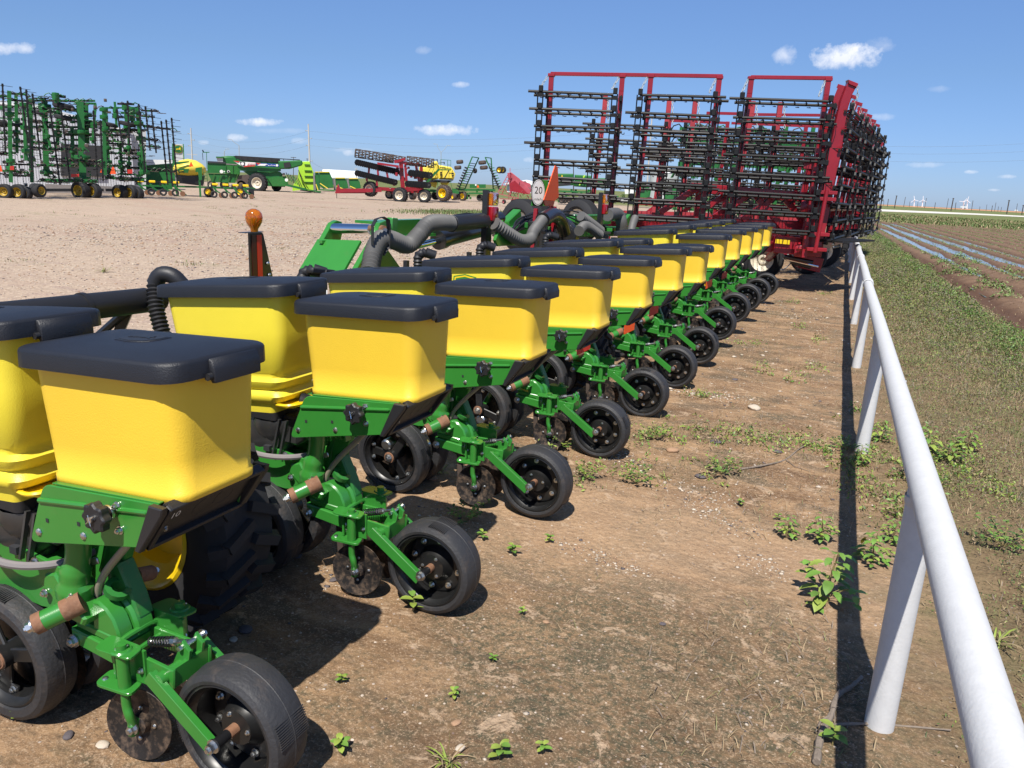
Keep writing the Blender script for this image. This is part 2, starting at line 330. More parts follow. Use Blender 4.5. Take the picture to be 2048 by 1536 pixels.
def tn(scale, det=6, rough=.6, stretch=None, dist=0):
    n = nd(t, 'ShaderNodeTexNoise'); n.inputs['Scale'].default_value = scale; n.inputs['Detail'].default_value = det; n.inputs['Roughness'].default_value = rough; n.inputs['Distortion'].default_value = dist
    if stretch:
        mp = nd(t, 'ShaderNodeMapping'); mp.inputs['Scale'].default_value = stretch; LK.new(P, mp.inputs[0]); LK.new(mp.outputs[0], n.inputs['Vector'])
    else: LK.new(P, n.inputs['Vector'])
    return n.outputs[0]
def mr(x, a, b, c=0, d=1):
    m = nd(t, 'ShaderNodeMapRange'); LK.new(x, m.inputs[0]); m.inputs[1].default_value = a; m.inputs[2].default_value = b; m.inputs[3].default_value = c; m.inputs[4].default_value = d; return m.outputs[0]
def mixc(f, a, b):
    m = nd(t, 'ShaderNodeMix', data_type='RGBA')
    for s_, x in ((0, f), (6, a), (7, b)):
        if isinstance(x, tuple): m.inputs[s_].default_value = (*x, 1)
        elif isinstance(x, (int, float)): m.inputs[s_].default_value = x
        else: LK.new(x, m.inputs[s_])
    return m.outputs[2]
X, Y = sx.outputs[0], sx.outputs[1]; n1 = tn(.9, 6); n4 = tn(4, 8, .7); n20 = tn(22, 8, .7); n90 = tn(90, 6, .7)
stre = tn(1.6, 8, .65, (1.0, 2.6, 1), .6)
dirt = mixc(mr(stre, .36, .62), (.15, .086, .045), (.355, .222, .12))
dirt = mixc(mr(tn(2.3, 7, .6, (1, 1.8, 1), .4), .53, .62, 0, .8), dirt, (.125, .092, .058))
bx = tm('ADD', tm('POWER', tm('DIVIDE', tm('ADD', X, .42), .85), 2.0), tm('POWER', tm('DIVIDE', tm('SUBTRACT', Y, 1.95), 1.15), 2.0)); blob = mr(bx, 1.6, .2)
alg = tm('MULTIPLY', mr(tm('ADD', tn(1.15, 9, .75, None, .8), tm('MULTIPLY', blob, .13)), .50, .60), mr(tn(34, 8, .8), .42, .58))
dirt = mixc(tm('MULTIPLY', blob, .38), dirt, (.135, .092, .052)); dirt = mixc(tm('MULTIPLY', alg, .88), dirt, (.062, .066, .04))
ban = mr(tm('ABSOLUTE', tm('ADD', tm('SUBTRACT', Y, 3.45), tm('MULTIPLY', tm('SUBTRACT', n1, .5), 1.6))), .75, .15); dirt = mixc(tm('MULTIPLY', ban, .6), dirt, (.42, .275, .165))
dirt = mixc(tm('MULTIPLY', mr(tn(7, 8, .75, None, .6), .58, .62), .8), dirt, (.46, .33, .22))
crk = nd(t, 'ShaderNodeTexVoronoi', feature='DISTANCE_TO_EDGE'); crk.inputs['Scale'].default_value = 9; wv = nd(t, 'ShaderNodeVectorMath', operation='ADD'); nvc = nd(t, 'ShaderNodeTexNoise'); nvc.inputs['Scale'].default_value = 6; nvc.inputs['Detail'].default_value = 8; LK.new(P, nvc.inputs['Vector']); nvs = nd(t, 'ShaderNodeVectorMath', operation='SCALE'); nvs.inputs['Scale'].default_value = .35; LK.new(nvc.outputs['Color'], nvs.inputs[0]); LK.new(P, wv.inputs[0]); LK.new(nvs.outputs[0], wv.inputs[1]); LK.new(wv.outputs[0], crk.inputs['Vector'])
crack = tm('MULTIPLY', mr(crk.outputs['Distance'], .03, .0), mr(tn(1.4, 4), .52, .62)); dirt = mixc(tm('MULTIPLY', crack, .6), dirt, (.07, .045, .03))
dirt = mixc(mr(tn(30, 8, .8), .52, .60, 0, .45), dirt, (.43, .30, .195)); dirt = mixc(mr(tn(38, 8, .85, (1, 1.7, 1)), .53, .60, 0, .6), dirt, (.09, .062, .038)); dirt = mixc(mr(tn(120, 5, .8), .54, .62, 0, .6), dirt, (.52, .38, .25))
vor = nd(t, 'ShaderNodeTexVoronoi'); vor.inputs['Scale'].default_value = 44; LK.new(P, vor.inputs['Vector']); vc = nd(t, 'ShaderNodeSeparateXYZ'); LK.new(vor.outputs['Color'], vc.inputs[0])
peb = tm('MULTIPLY', tm('LESS_THAN', vor.outputs['Distance'], .22), tm('GREATER_THAN', vc.outputs[0], .87)); dirt = mixc(peb, dirt, mixc(vc.outputs[1], (.22, .15, .12), (.62, .52, .42)))
v2 = nd(t, 'ShaderNodeTexVoronoi'); v2.inputs['Scale'].default_value = 30; LK.new(P, v2.inputs['Vector']); v2c = nd(t, 'ShaderNodeSeparateXYZ'); LK.new(v2.outputs['Color'], v2c.inputs[0])
grav = mixc(v2c.outputs[0], (.28, .21, .15), (.59, .475, .345)); grav = mixc(mr(v2.outputs['Distance'], .1, .55, 0, .45), grav, (.24, .17, .13))
v3 = nd(t, 'ShaderNodeTexVoronoi'); v3.inputs['Scale'].default_value = 6; LK.new(P, v3.inputs['Vector']); v3c = nd(t, 'ShaderNodeSeparateXYZ'); LK.new(v3.outputs['Color'], v3c.inputs[0])
grav = mixc(tm('MULTIPLY', mr(v3c.outputs[0], .8, .95), mr(n20, .4, .6)), grav, (.24, .17, .15))
gst = tn(.22, 6, .65, (.5, 2.2, 1), .5); grav = mixc(mr(gst, .5, .66, 0, .75), grav, (.33, .22, .165)); grav = mixc(mr(tn(.09, 4), .35, .7, 0, .3), grav, (.55, .41, .3))
grav = mixc(tm('MULTIPLY', mr(tn(.5, 8, .7, (.3, 1.6, 1)), .6, .68), mr(n4, .45, .6)), grav, (.15, .17, .06))
verge = mixc(mr(n4, .35, .65), (.13, .082, .045), (.235, .165, .09)); verge = mixc(mr(tn(1.7, 6, .7), .47, .64, 0, .7), verge, (.085, .095, .035)); verge = mixc(mr(n90, .45, .6, 0, .6), verge, (.24, .185, .10)); verge = mixc(mr(tn(50, 6, .8), .52, .6, 0, .6), verge, (.055, .042, .022))
soil = mixc(mr(n4, .3, .7), (.13, .078, .048), (.235, .148, .093)); soil = mixc(mr(sx.outputs[2], -.11, -.04), (.10, .055, .035), soil)
grs = mixc(mr(tn(.35, 8, .75), .35, .65), (.12, .14, .04), (.22, .21, .085)); grs = mixc(mr(tn(.06, 6, .7), .4, .6, 0, .6), grs, (.08, .125, .03))
wob = tm('MULTIPLY_ADD', tm('SUBTRACT', n1, .5), 1.6, 0.0); fx = tm('ADD', X, tm('MULTIPLY', Y, .0295))
col = mixc(mr(tm('ADD', X, wob), -4.6, -3.2), grav, dirt)
col = mixc(mr(tm('ADD', fx, tm('MULTIPLY', tm('SUBTRACT', n4, .5), 1.3)), .2, .75), col, verge)
qq = tm('ADD', X, tm('MULTIPLY_ADD', Y, .043, -2.26)); col = mixc(mr(tm('ADD', qq, tm('MULTIPLY', tm('SUBTRACT', n4, .5), .8)), .0, .35), col, soil)
farm = tm('MULTIPLY', mr(tm('ADD', Y, tm('MULTIPLY', wob, 3.0)), 82, 86), mr(X, -9, -5)); col = mixc(farm, col, grs)
farl = tm('MULTIPLY', mr(tm('ADD', Y, tm('MULTIPLY', wob, 4.0)), 84, 96), 1); col = mixc(farl, col, grs)
LK.new(col, p.inputs['Base Color']); p.inputs['Roughness'].default_value = .93; p.inputs['Specular IOR Level'].default_value = .25
bh = tm('ADD', tm('MULTIPLY', n20, .6), tm('ADD', tm('MULTIPLY', n90, .25), tm('MULTIPLY', v2.outputs['Distance'], .35)))
bp = nd(t, 'ShaderNodeBump'); bp.inputs['Strength'].default_value = .9; bp.inputs['Distance'].default_value = .022; LK.new(bh, bp.inputs['Height']); LK.new(bp.outputs[0], p.inputs['Normal'])
# water standing in the furrows
def sheet(name, pts, z, m, kind='structure'):
    b = B(); b.poly([V(x, y, z) for x, y in pts], m); return b.build(name, kind=kind)
wm = bpy.data.materials.new('muddy_water'); wm.use_nodes = True; q = wm.node_tree.nodes['Principled BSDF']; q.inputs['Base Color'].default_value = (.16, .105, .07, 1); q.inputs['Roughness'].default_value = .1; q.inputs['IOR'].default_value = 1.5; q.inputs['Coat Weight'].default_value = .25; MATS['water'] = wm
nq = nd(wm.node_tree, 'ShaderNodeTexNoise'); nq.inputs['Scale'].default_value = 8; bq = nd(wm.node_tree, 'ShaderNodeBump'); bq.inputs['Strength'].default_value = .08; wm.node_tree.links.new(nq.outputs[0], bq.inputs['Height']); wm.node_tree.links.new(bq.outputs[0], q.inputs['Normal'])
sheet('puddle_water', [(3.3-.055*18, 18), (30, 18), (30, 83), (3.9-.055*83, 83)], -.108, 'water')
mat('road_pale', (.62, .58, .5), .9, var=.08, noise_scale=.2); mat('field_orange', (.50, .24, .13), .95, var=.1, noise_scale=.02); mat('field_olive', (.17, .17, .08), .95, var=.3, noise_scale=.05)
a = [gp(1640, 413.5), gp(1734, 417.6), gp(1955, 427.2), gp(2060, 432.6)]; b_ = [gp(1640, 416.8), gp(1734, 422), gp(1955, 430.2), gp(2060, 435)]
sheet('road', [tuple(q[:2]) for q in a+b_[::-1]], .05, 'road_pale')
sheet('far_field', [tuple(gp(x, y)[:2]) for x, y in ((1500, 397.4), (2300, 438.6), (2300, 436.2), (1500, 395.9))], .06, 'field_orange')
# ------------------------------------------------------------------ row planter
X0 = -1.7; PY0 = 1.33; RS = 1.016
planter = thing('row_planter', (-3.0, 6.9, 0), 'long green twelve row crop planter with yellow seed boxes parked beside the white pipe fence', 'planter')
PL = V(-3.0, 6.9, 0)
def U(px, py, dy, k=1):  # photo pixel -> point in the row unit's own frame at lateral offset dy
    q = atY(px, py, PY0+RS*k+dy); return V(q[0]-X0, dy, q[2])
def ux(x, y, z): return V(x-X0, y, z)
def boxlid(name, x0, x1, hy, z1, sl, badge=True):
    b = B(); zz = lambda o: (lambda x: z1+o+sl*(x-x1)); yr = hy
    r = [rr(x0+.012, x1-.012, -yr+.012, yr-.012, .045, zz(-.046)), rr(x0, x1, -yr, yr, .06, zz(-.046)), rr(x0+.001, x1-.001, -yr+.001, yr-.001, .059, zz(-.008)),
         rr(x0+.004, x1-.004, -yr+.004, yr-.004, .057, zz(-.002)), rr(x0+.012, x1-.012, -yr+.012, yr-.012, .05, zz(.002)), rr(x0+.1, x1-.1, -yr*.55, yr*.55, .05, zz(.013)), rr(x0+.16, x1-.16, -yr*.25, yr*.25, .02, zz(.015))]
    b.loft(r, 'lid_plastic')
    # latch tongue on the rear end
    za = z1; b.prism([(x1-.03, za-.004), (x1+.006, za-.006), (x1+.016, za-.03), (x1+.016, za-.06), (x1+.004, za-.062), (x1-.004, za-.05), (x1-.03, za-.05)], V(0, -yr*.32, 0), V(1, 0, 0), V(0, 0, 1), -.15, 'lid_plastic', bev=.003)
    b.tube([V(x1+.004, -yr*.32-.012, za-.045), V(x1+.004, -yr*.32+.0, za-.045)], .009, 'black_plastic', 8)
    if badge:
        c = V((x0+x1)/2, 0, z1+.0135+sl*((x0+x1)/2-x1)); u = unit(V(1, 0, sl)); w = V(0, 1, 0)
        b.prism([(x*.062, y*.047) for x, y in SHIELD], c, u, w, .0035, 'lid_plastic', bev=.001)
        n = np.cross(u, w); b.prism([(x*.054, y*.04) for x, y in SHIELD], c+n*.0036, u, w, .0008, 'black_plastic')
        b.prism([(x*.04, y*.026) for x, y in DEER], c+n*.0044, u, w, .0015, 'lid_plastic')
        for f in (-.5, .35): # moulding lines
            xx = x0+(x1-x0)*(.5+f*.6); b.bar(V(xx, -yr*.7, z1+.0075+sl*(xx-x1)), V(xx, yr*.7, z1+.0075+sl*(xx-x1)), .003, .003, 'lid_plastic')
    return b
def build_unit(k, first=None):
    parts = {}
    return parts
# ---- shared meshes for one row unit (coordinates: x from X0, y from the row centre line, z above ground)
x = lambda v: v-X0
UM = {}
b = B(); s_ = .07; zz = lambda z0: (lambda v: z0+s_*(v-x(-1.35)))
b.loft([rr(x(-1.805), x(-1.358), -.124, .124, .04, zz(.842)), rr(x(-1.812), x(-1.351), -.130, .130, .045, zz(.847)), rr(x(-1.813), x(-1.350), -.131, .131, .047, zz(.866)), rr(x(-1.809), x(-1.354), -.1275, .127, .047, zz(.870)),
        rr(x(-1.820), x(-1.352), -.130, .132, .052, zz(.95)), rr(x(-1.833), x(-1.350), -.134, .140, .056, zz(1.06)), rr(x(-1.843), x(-1.348), -.138, .146, .060, zz(1.16))], 'hopper_gold')
UM['rear_hopper'] = b.mesh('rear_hopper', 60)
UM['rear_lid'] = boxlid('rear_lid', x(-1.868), x(-1.322), .166, 1.19, .055).mesh('rear_lid', 50)
b = B(); zf = lambda z0: (lambda v: z0+.10*(v-x(-1.93)))
b.loft([rr(x(-2.40), x(-2.03), -.085, .085, .02, zf(.70)), rr(x(-2.42), x(-2.0), -.10, .10, .02, zf(.705)), rr(x(-2.42), x(-1.99), -.105, .105, .02, zf(.745)), rr(x(-2.42), x(-1.96), -.118, .118, .04, zf(.752)), rr(x(-2.42), x(-1.945), -.128, .128, .045, zf(.775)),
        rr(x(-2.42), x(-1.955), -.122, .122, .045, zf(.79)), rr(x(-2.425), x(-1.965), -.112, .112, .045, zf(.80)), rr(x(-2.43), x(-1.95), -.125, .125, .045, zf(.815)), rr(x(-2.43), x(-1.94), -.13, .13, .045, zf(.835)), rr(x(-2.44), x(-1.955), -.118, .118, .045, zf(.85)),
        rr(x(-2.45), x(-1.955), -.12, .12, .045, zf(.868)), rr(x(-2.455), x(-1.94), -.132, .132, .045, zf(.885)), rr(x(-2.49), x(-1.935), -.137, .137, .05, zf(1.03)), rr(x(-2.52), x(-1.935), -.138, .145, .05, zf(1.175))], 'hopper_lemon')
UM['seed_hopper'] = b.mesh('seed_hopper', 50)
UM['seed_lid'] = boxlid('seed_lid', x(-2.555), x(-1.91), .164, 1.212, .10).mesh('seed_lid', 50)
b = B(); b.tube(spline([V(x(-1.99), -.10, .735), V(x(-1.93), -.11, .742), V(x(-1.90), -.07, .744), V(x(-1.90), .03, .746), V(x(-1.96), .05, .74)], 4), .007, 'yellow_paint', 6)
b.bar(V(x(-2.0), -.03, .728), V(x(-1.91), -.03, .735), .13, .008, 'yellow_paint'); UM['hopper_latch'] = b.mesh('hopper_latch')
# side plates
PN = rpoly([U(85, 968, -.15, 0)[[0, 2]], U(315, 1010, -.15, 0)[[0, 2]], U(298, 1097, -.15, 0)[[0, 2]], U(60, 1084, -.15, 0)[[0, 2]]], .03, 4, which=(0, 3))
for nm, yy, d in (('side_plate', -.150, .01), ('side_plate_far', .150, -.01)):
    b = B(); b.prism(PN, V(0, yy, 0), V(1, 0, 0), V(0, 0, 1), -d, 'green_paint', bev=.002)
    tl, tr = U(95, 966, -.15, 0), U(315, 1010, -.15, 0); sg = 1 if d > 0 else -1
    b.bar(V(tl[0]+.01, yy+sg*.012, tl[2]-.001), V(tr[0], yy+sg*.012, tr[2]+.001), .014, .004, 'green_paint', bev=.001)
    if d > 0:
        p1, p2 = U(78, 999, -.15, 0), U(297, 1026, -.15, 0)
        b.tube([V(p1[0], yy-.001, p1[2]), V(p1[0]+.004, yy-.001, p1[2]), V(p2[0]-.004, yy-.001, p2[2]), V(p2[0], yy-.001, p2[2])], [.002, .0075, .0065, .002], 'green_paint', 8)
        for px, py in ((78, 1064), (167, 1072)): q = U(px, py, -.151, 0); b.dome(V(q[0], yy-.001, q[2]), (0, -1, 0), .0105)
        for px, py in ((235, 1011), (241, 1060)): q = U(px, py, -.151, 0); b.hexn(V(q[0], yy-.001, q[2]), (0, -1, 0), .0075, .011)
        for px, py in ((94.5, 1041), (157, 1048), (287, 1081)): q = U(px, py, -.151, 0); b.bar(V(q[0]-.005, yy-.0012, q[2]), V(q[0]+.005, yy-.0012, q[2]), .001, .0105, 'dark_gap')
    UM[nm] = b.mesh(nm)
b = B(); q = U(705, 828, -.2); kc = V(q[0], -.205, q[2]); poly = [(.036*(1+.10*math.cos(8*a))*math.cos(a), .036*(1+.10*math.cos(8*a))*math.sin(a)) for a in np.linspace(0, 2*math.pi, 49)[:-1]]
b.prism(poly, kc, V(1, 0, 0), V(0, 0, 1), -.026, 'black_plastic', bev=.004); b.tube([kc+V(0, .02, 0), kc+V(0, .036, 0)], .017, 'black_plastic', 14); b.tube([kc+V(0, .03, 0), V(kc[0], -.15, kc[2])], .013, 'rust', 12); b.lathe(V(kc[0], -.166, kc[2]), (0, 1, 0), [(0, .012), (0, .02), (.004, .021), (.008, .02), (.01, .012)], 'zinc', 14)
b.tube([kc+V(0, -.008, 0), kc+V(0, .0, 0)], .008, 'zinc', 10); b.tube([kc+V(-.012, -.008, -.012), kc+V(.016, -.007, .013)], .0014, 'chrome', 5); b.tube([kc+V(.004, -.008, -.014), kc+V(-.004, -.007, .012)], .0014, 'chrome', 5)
UM['adjuster_knob'] = b.mesh('adjuster_knob')
# black hinge panel on the rear end
def hinge(num):
    b = B(); xt, zt, xb, zb = x(-1.362), .846, x(-1.447), .724; u = V(0, 1, 0); w = unit(V(xt-xb, 0, zt-zb)); hgt = math.hypot(xt-xb, zt-zb); o = V(xb, 0, zb); n = np.cross(u, w)
    fr = [(-.155, 0), (.155, 0), (.15, hgt), (-.155, hgt)]
    b.prism(fr, o-n*.02, u, w, .012, 'black_plastic', bev=.002)
    for A, Bq in (((-.155, .006), (.155, .006)), ((-.15, hgt-.006), (.15, hgt-.006)), ((-.148, 0), (-.148, hgt)), ((.148, 0), (.148, hgt)), ((-.03, .0), (-.03, hgt))):
        if A[0] == -.03: continue
        b.bar(o+u*A[0]+w*A[1]-n*.004, o+u*Bq[0]+w*Bq[1]-n*.004, .014, .022, 'black_plastic', up=n, bev=.002)
    b.prism([(x(-1.404), .852), (x(-1.36), .852), (x(-1.36)-.004, .835), (x(-1.446), .722), (x(-1.462), .724)], V(0, -.157, 0), V(1, 0, 0), V(0, 0, 1), .02, 'black_plastic', bev=.003)
    b.prism([(x(-1.404), .852), (x(-1.36), .852), (x(-1.36)-.004, .835), (x(-1.446), .722), (x(-1.462), .724)], V(0, .157, 0), V(1, 0, 0), V(0, 0, 1), -.02, 'black_plastic', bev=.003)
    c = o+u*.055+w*hgt*.55-n*.008; b.lathe(c, n, [(-.002, .03), (.0005, .031), (.0005, .028), (-.002, .027)], 'black_plastic', 24); b.lathe(o+u*-.01+w*hgt*.5-n*.009, n, [(0, .033), (.0015, .033), (.002, .03), (.002, .0001)], 'black_plastic', 24)
    b.bar(c-w*.02+u*-.025, c-w*.02+u*-.05, .014, .002, 'black_plastic', up=n); b.hexn(o+u*-.12+w*hgt*.35-n*.006, n, .006, .006)
    if num: put_text(b, num, .03, o+u*-.105+w*hgt*.62-n*.0075, u, w, 'white_print')
    b.bar(V(x(-1.80), 0, .812), V(x(-1.38), 0, .842), .235, .03, 'black_plastic'); return b
UM['rear_panel'] = hinge(None).mesh('rear_panel'); UM['rear_panel_numbered'] = hinge('10').mesh('rear_panel_numbered')
# shank casting (middle group)
b = B(); g = 'green_paint'; ez = V(0, 0, 1); ex = V(1, 0, 0)
for yy in (-.085, .073):
    b.prism([(x(-2.62), .56), (x(-2.62), .44), (x(-2.3), .40), (x(-1.97), .385), (x(-1.86), .40), (x(-1.83), .46), (x(-1.86), .53), (x(-2.0), .545), (x(-2.3), .55)], V(0, yy, 0), ex, ez, -.012, g, bev=.002)
b.bar(V(x(-2.62), 0, .50), V(x(-1.95), 0, .47), .14, .05, g, bev=.006)
for xx in (-2.28, -2.17, -2.06): b.bar(V(x(xx), -.09, .545), V(x(xx)+.03, -.09, .545), .02, .022, 'dark_gap')
# upright tube post and diagonal strap to the side plates
b.tube(spline([V(x(-1.83), -.05, .66), V(x(-1.835), -.055, .57), V(x(-1.85), -.06, .50), V(x(-1.86), -.055, .44)], 5), [.034]*4+[.033]*4+[.04]*4+[.05]*4, g, 12)
b.tube(spline([V(x(-1.83), .07, .66), V(x(-1.84), .07, .57), V(x(-1.85), .06, .50), V(x(-1.86), .055, .46)], 5), .03, g, 10)
b.prism([(x(-1.80), .68), (x(-1.70), .68), (x(-1.735), .60), (x(-1.775), .50), (x(-1.80), .43), (x(-1.84), .45), (x(-1.825), .55)], V(0, .03, 0), ex, ez, -.03, g, bev=.004)
b.prism([(x(-1.80), .68), (x(-1.745), .68), (x(-1.775), .60), (x(-1.80), .52)], V(0, .10, 0), ex, ez, -.02, g, bev=.004)
b.prism([(x(-1.93), .50), (x(-1.885), .515), (x(-1.85), .47), (x(-1.80), .42), (x(-1.775), .405), (x(-1.79), .38), (x(-1.84), .385), (x(-1.90), .43), (x(-1.94), .465)], V(0, -.03, 0), ex, ez, .065, g, bev=.006)
# stepped quadrant rack with teeth
for i in range(7):
    a = math.radians(150-i*13); c = V(x(-1.80)+.10*math.cos(a)+.03, .015, .52+.10*math.sin(a)); b.bar(c-V(.0, .02, 0), c+V(0, .03, 0), .012, .03, g, bev=.002)
b.tube([V(x(-1.80)+.112*math.cos(a)+.03, .045, .52+.112*math.sin(a)) for a in np.radians(np.linspace(155, 60, 9))], .008, g, 6)
# gear-case bell and shelf with tube socket
bell = [(x(-1.80), .435), (x(-1.775), .44), (x(-1.745), .425), (x(-1.72), .40), (x(-1.705), .365), (x(-1.70), .34), (x(-1.805), .34)]
b.prism(bell, V(0, -.055, 0), ex, ez, -.05, g, bev=.006); b.prism([(p[0]+.012, p[1]+.004) for p in bell], V(0, -.005, 0), ex, ez, -.06, g, bev=.008)
b.prism([(x(-1.80), .53), (x(-1.76), .53), (x(-1.715), .44), (x(-1.695), .38), (x(-1.74), .36), (x(-1.79), .43)], V(0, .005, 0), ex, ez, -.055, 'green_dirty', bev=.006)
b.lathe(V(x(-1.755), -.01, .455), unit(V(.5, 0, .85)), [(0, .034), (.02, .036), (.022, .02), (-.01, .018)], 'green_dirty', 14)
# rear block
b.prism([(x(-1.88), .335), (x(-1.70), .318), (x(-1.70), .268), (x(-1.85), .285), (x(-1.88), .31)], V(0, -.068, 0), ex, ez, -.136, g, bev=.004)
b.prism([(x(-1.875), .36), (x(-1.73), .352), (x(-1.705), .32), (x(-1.87), .334)], V(0, -.058, 0), ex, ez, -.116, g, bev=.006)
for px, py, dy, r in ((570.8, 911, -.10, .011), (581.5, 955, -.097, .009), (625.5, 962, -.095, .014), (617, 1025, -.069, .014)): q = U(px, py, dy); b.hexn(q, (0, -1, 0), r, r*1.1)
ub = spline([V(x(-1.70), -.066, .275), V(x(-1.70), -.068, .31), V(x(-1.70), -.055, .338), V(x(-1.695), 0, .348), V(x(-1.695), .055, .345), V(x(-1.69), .068, .32), V(x(-1.69), .068, .27)], 5); b.tube(ub, .0085, g, 8)
b.tube([V(x(-1.675), -.06, .30), V(x(-1.67), .06, .312)], .008, g, 8)
b.prism([(x(-1.83), .29), (x(-1.73), .285), (x(-1.71), .24), (x(-1.75), .22), (x(-1.82), .25)], V(0, .0, 0), ex, ez, -.03, 'green_dirty', bev=.004)
UM['shank_frame'] = b.mesh('shank_frame')
b = B(); b.bar(V(x(-1.765), -.005, .27), V(x(-1.755), -.005, .115), .02, .028, 'brown_steel', up=(1, 0, 0), bev=.003); UM['seed_firmer'] = b.mesh('seed_firmer')
b = B(); b.tube([V(x(-1.815), -.10, .436), V(x(-1.866), -.163, .406)], .028, g, 16); b.tube([V(x(-1.80), -.08, .446), V(x(-1.829), -.118, .428)], .030, 'rust', 16); b.tube([V(x(-1.858), -.153, .411), V(x(-1.872), -.17, .403)], .029, 'rust', 16); b.hexn(V(x(-1.874), -.172, .402), unit(V(-.068, -.08, -.04)), .014, .018)
UM['depth_stop'] = b.mesh('depth_stop'); b = B(); b.tube([V(x(-1.80), .085, .445), V(x(-1.83), .165, .41)], .0235, 'rust', 12); b.hexn(V(x(-1.832), .17, .408), (0, 1, 0), .014, .018); UM['depth_stop_far'] = b.mesh('depth_stop')
b = B(); q0 = U(620, 917, -.04); q1 = U(657, 909, -.02); b.bar(q0, q1, .008, .02, 'zinc', bev=.002); b.tube([q0+V(.012, 0, -.03), q0+V(.012, 0, .004)], .007, 'black_paint', 8); UM['depth_lever'] = b.mesh('depth_lever')
b = B(); b.tube(bez(U(732, 862, -.06), U(700, 900, -.05), U(655, 925, -.03), U(650, 968, -.02), 14), .0105, 'tube_tan', 10); UM['seed_tube'] = b.mesh('seed_tube')
# meter housing under the seed hopper
b = B(); mc = V(x(-2.10), 0, 0)
b.loft([rr(x(-2.38), x(-2.0), -.10, .10, .02, .70), rr(x(-2.38), x(-2.0), -.10, .10, .02, .665)], 'black_plastic')
b.lathe(mc+V(0, -.09, .60), (0, 1, 0), [(0, .0001), (0, .05), (.02, .10), (.05, .115), (.12, .115), (.16, .10), (.18, .05), (.18, .0001)], 'casting_gray', 22)
b.lathe(V(x(-2.06), -.01, .66), (0, 0, -1), [(0, .095), (.03, .10), (.09, .075), (.13, .045), (.16, .04)], 'casting_gray', 18)
for xx in (-1.99, -1.955): b.bar(V(x(xx), -.08, .67), V(x(xx)-.02, -.10, .53), .008, .014, 'casting_gray')
b.bar(V(x(-2.2), 0, .62), V(x(-1.93), 0, .62), .10, .12, 'casting_gray', bev=.01); b.tube([V(x(-1.96), .0, .735), V(x(-1.92), .03, .72), V(x(-1.90), .05, .66)], .033, 'black_plastic', 12)
UM['seed_meter'] = b.mesh('seed_meter')
b = B(); b.tube([V(x(-2.03)+.16*math.cos(a), .0+.135*math.sin(a)-.01, .535) for a in np.linspace(-2.8, .2, 22)], .0115, 'ring_gray', 8); UM['chemical_hose'] = b.mesh('chemical_hose')
# parallel arms toward the toolbar
b = B()
for yy in (-.13, .13):
    for z in (.66, .42): b.bar(V(x(-2.95), yy, z), V(x(-2.55), yy, z-.02), .03, .055, g, bev=.004)
b.bar(V(x(-2.56), 0, .68), V(x(-2.56), 0, .38), .26, .03, g, up=(1, 0, 0)); b.bar(V(x(-2.97), 0, .70), V(x(-2.97), 0, .38), .24, .04, g, up=(1, 0, 0)); UM['linkage_arm'] = b.mesh('linkage_arm')
# double disc opener
b = B()
for sg in (-1, 1): b.lathe(V(x(-2.13), sg*.022, .15), unit(V(.06*sg*0, sg, .05)), [(0, .0001), (.004, .05), (.0, .17), (-.003, .172), (-.002, .0001)], 'disc_steel', 28)
UM['opener_disc'] = b.mesh('opener_disc')
def tyrewheel(b, c, R_, w, kind):
    """wheel on the y axis; open side faces -y"""
    c = np.array(c, float); h = w/2; ri = R_*(.80 if kind == 'press' else .765)
    prof = [(-h+.012, ri), (-h+.002, ri+.004), (-h, R_-.022), (-h+.008, R_-.008), (-h+.022, R_-.002), (-h*.3, R_), (-.002, R_+.0015), (0, R_+.003), (.002, R_+.0015), (h*.3, R_), (h-.022, R_-.002), (h-.008, R_-.008), (h, R_-.022), (h-.002, ri+.004), (h-.012, ri)]
    b.lathe(c, (0, 1, 0), prof, 'rubber', 48)
    for a0 in (.28, .28+math.pi):   # moulded rib block across the tread
        for i in range(11):
            a = a0+(i-5)*.036; d = V(math.cos(a), 0, math.sin(a)); b.bar(c+d*(R_-.0)+V(0, -h*.82, 0), c+d*(R_)+V(0, h*.82, 0), .0028, .0035, 'rubber', up=d)
    b.lathe(c, (0, 1, 0), [(-h+.010, ri+.004), (-h+.006, ri-.006), (-h+.02, ri-.010), (-h+.03, ri-.02), (h-.03, ri-.02), (h-.012, ri-.006), (h-.010, ri+.004)], 'rim_black', 40)
b = B(); pc = V(x(-1.327), 0, .18); RW = .181
tyrewheel(b, pc, RW, .128, 'press'); ri = RW*.80-.018
b.lathe(pc, (0, 1, 0), [(.03, ri), (.022, ri-.012), (.02, .075), (-.005, .055), (-.02, .05), (-.022, .0001)], 'rim_black', 32)
for i in range(8):
    a = i*math.pi/4+.3; b.hexn(pc+V(.097*math.cos(a), .018, .097*math.sin(a)), (0, -1, 0), .0085, .012)
for i in range(3):
    a = i*2.1; b.hexn(pc+V(.04*math.cos(a), -.02, .04*math.sin(a)), (0, -1, 0), .005, .006)
b.tube([pc+V(0, -.02, 0), pc+V(0, -.05, 0)], .016, 'rust', 12); b.tube([pc+V(0, -.05, 0), pc+V(0, -.095, 0)], .015, 'black_paint', 12)
b.v = [(v_[0]-pc[0], v_[1]-pc[1], v_[2]-pc[2]) for v_ in b.v]; UM['press_wheel'] = b.mesh('press_wheel', 30)
b = B(); gc = V(0, 0, 0)
tyrewheel(b, gc, .205, .112, 'gauge'); ri = .205*.765-.018
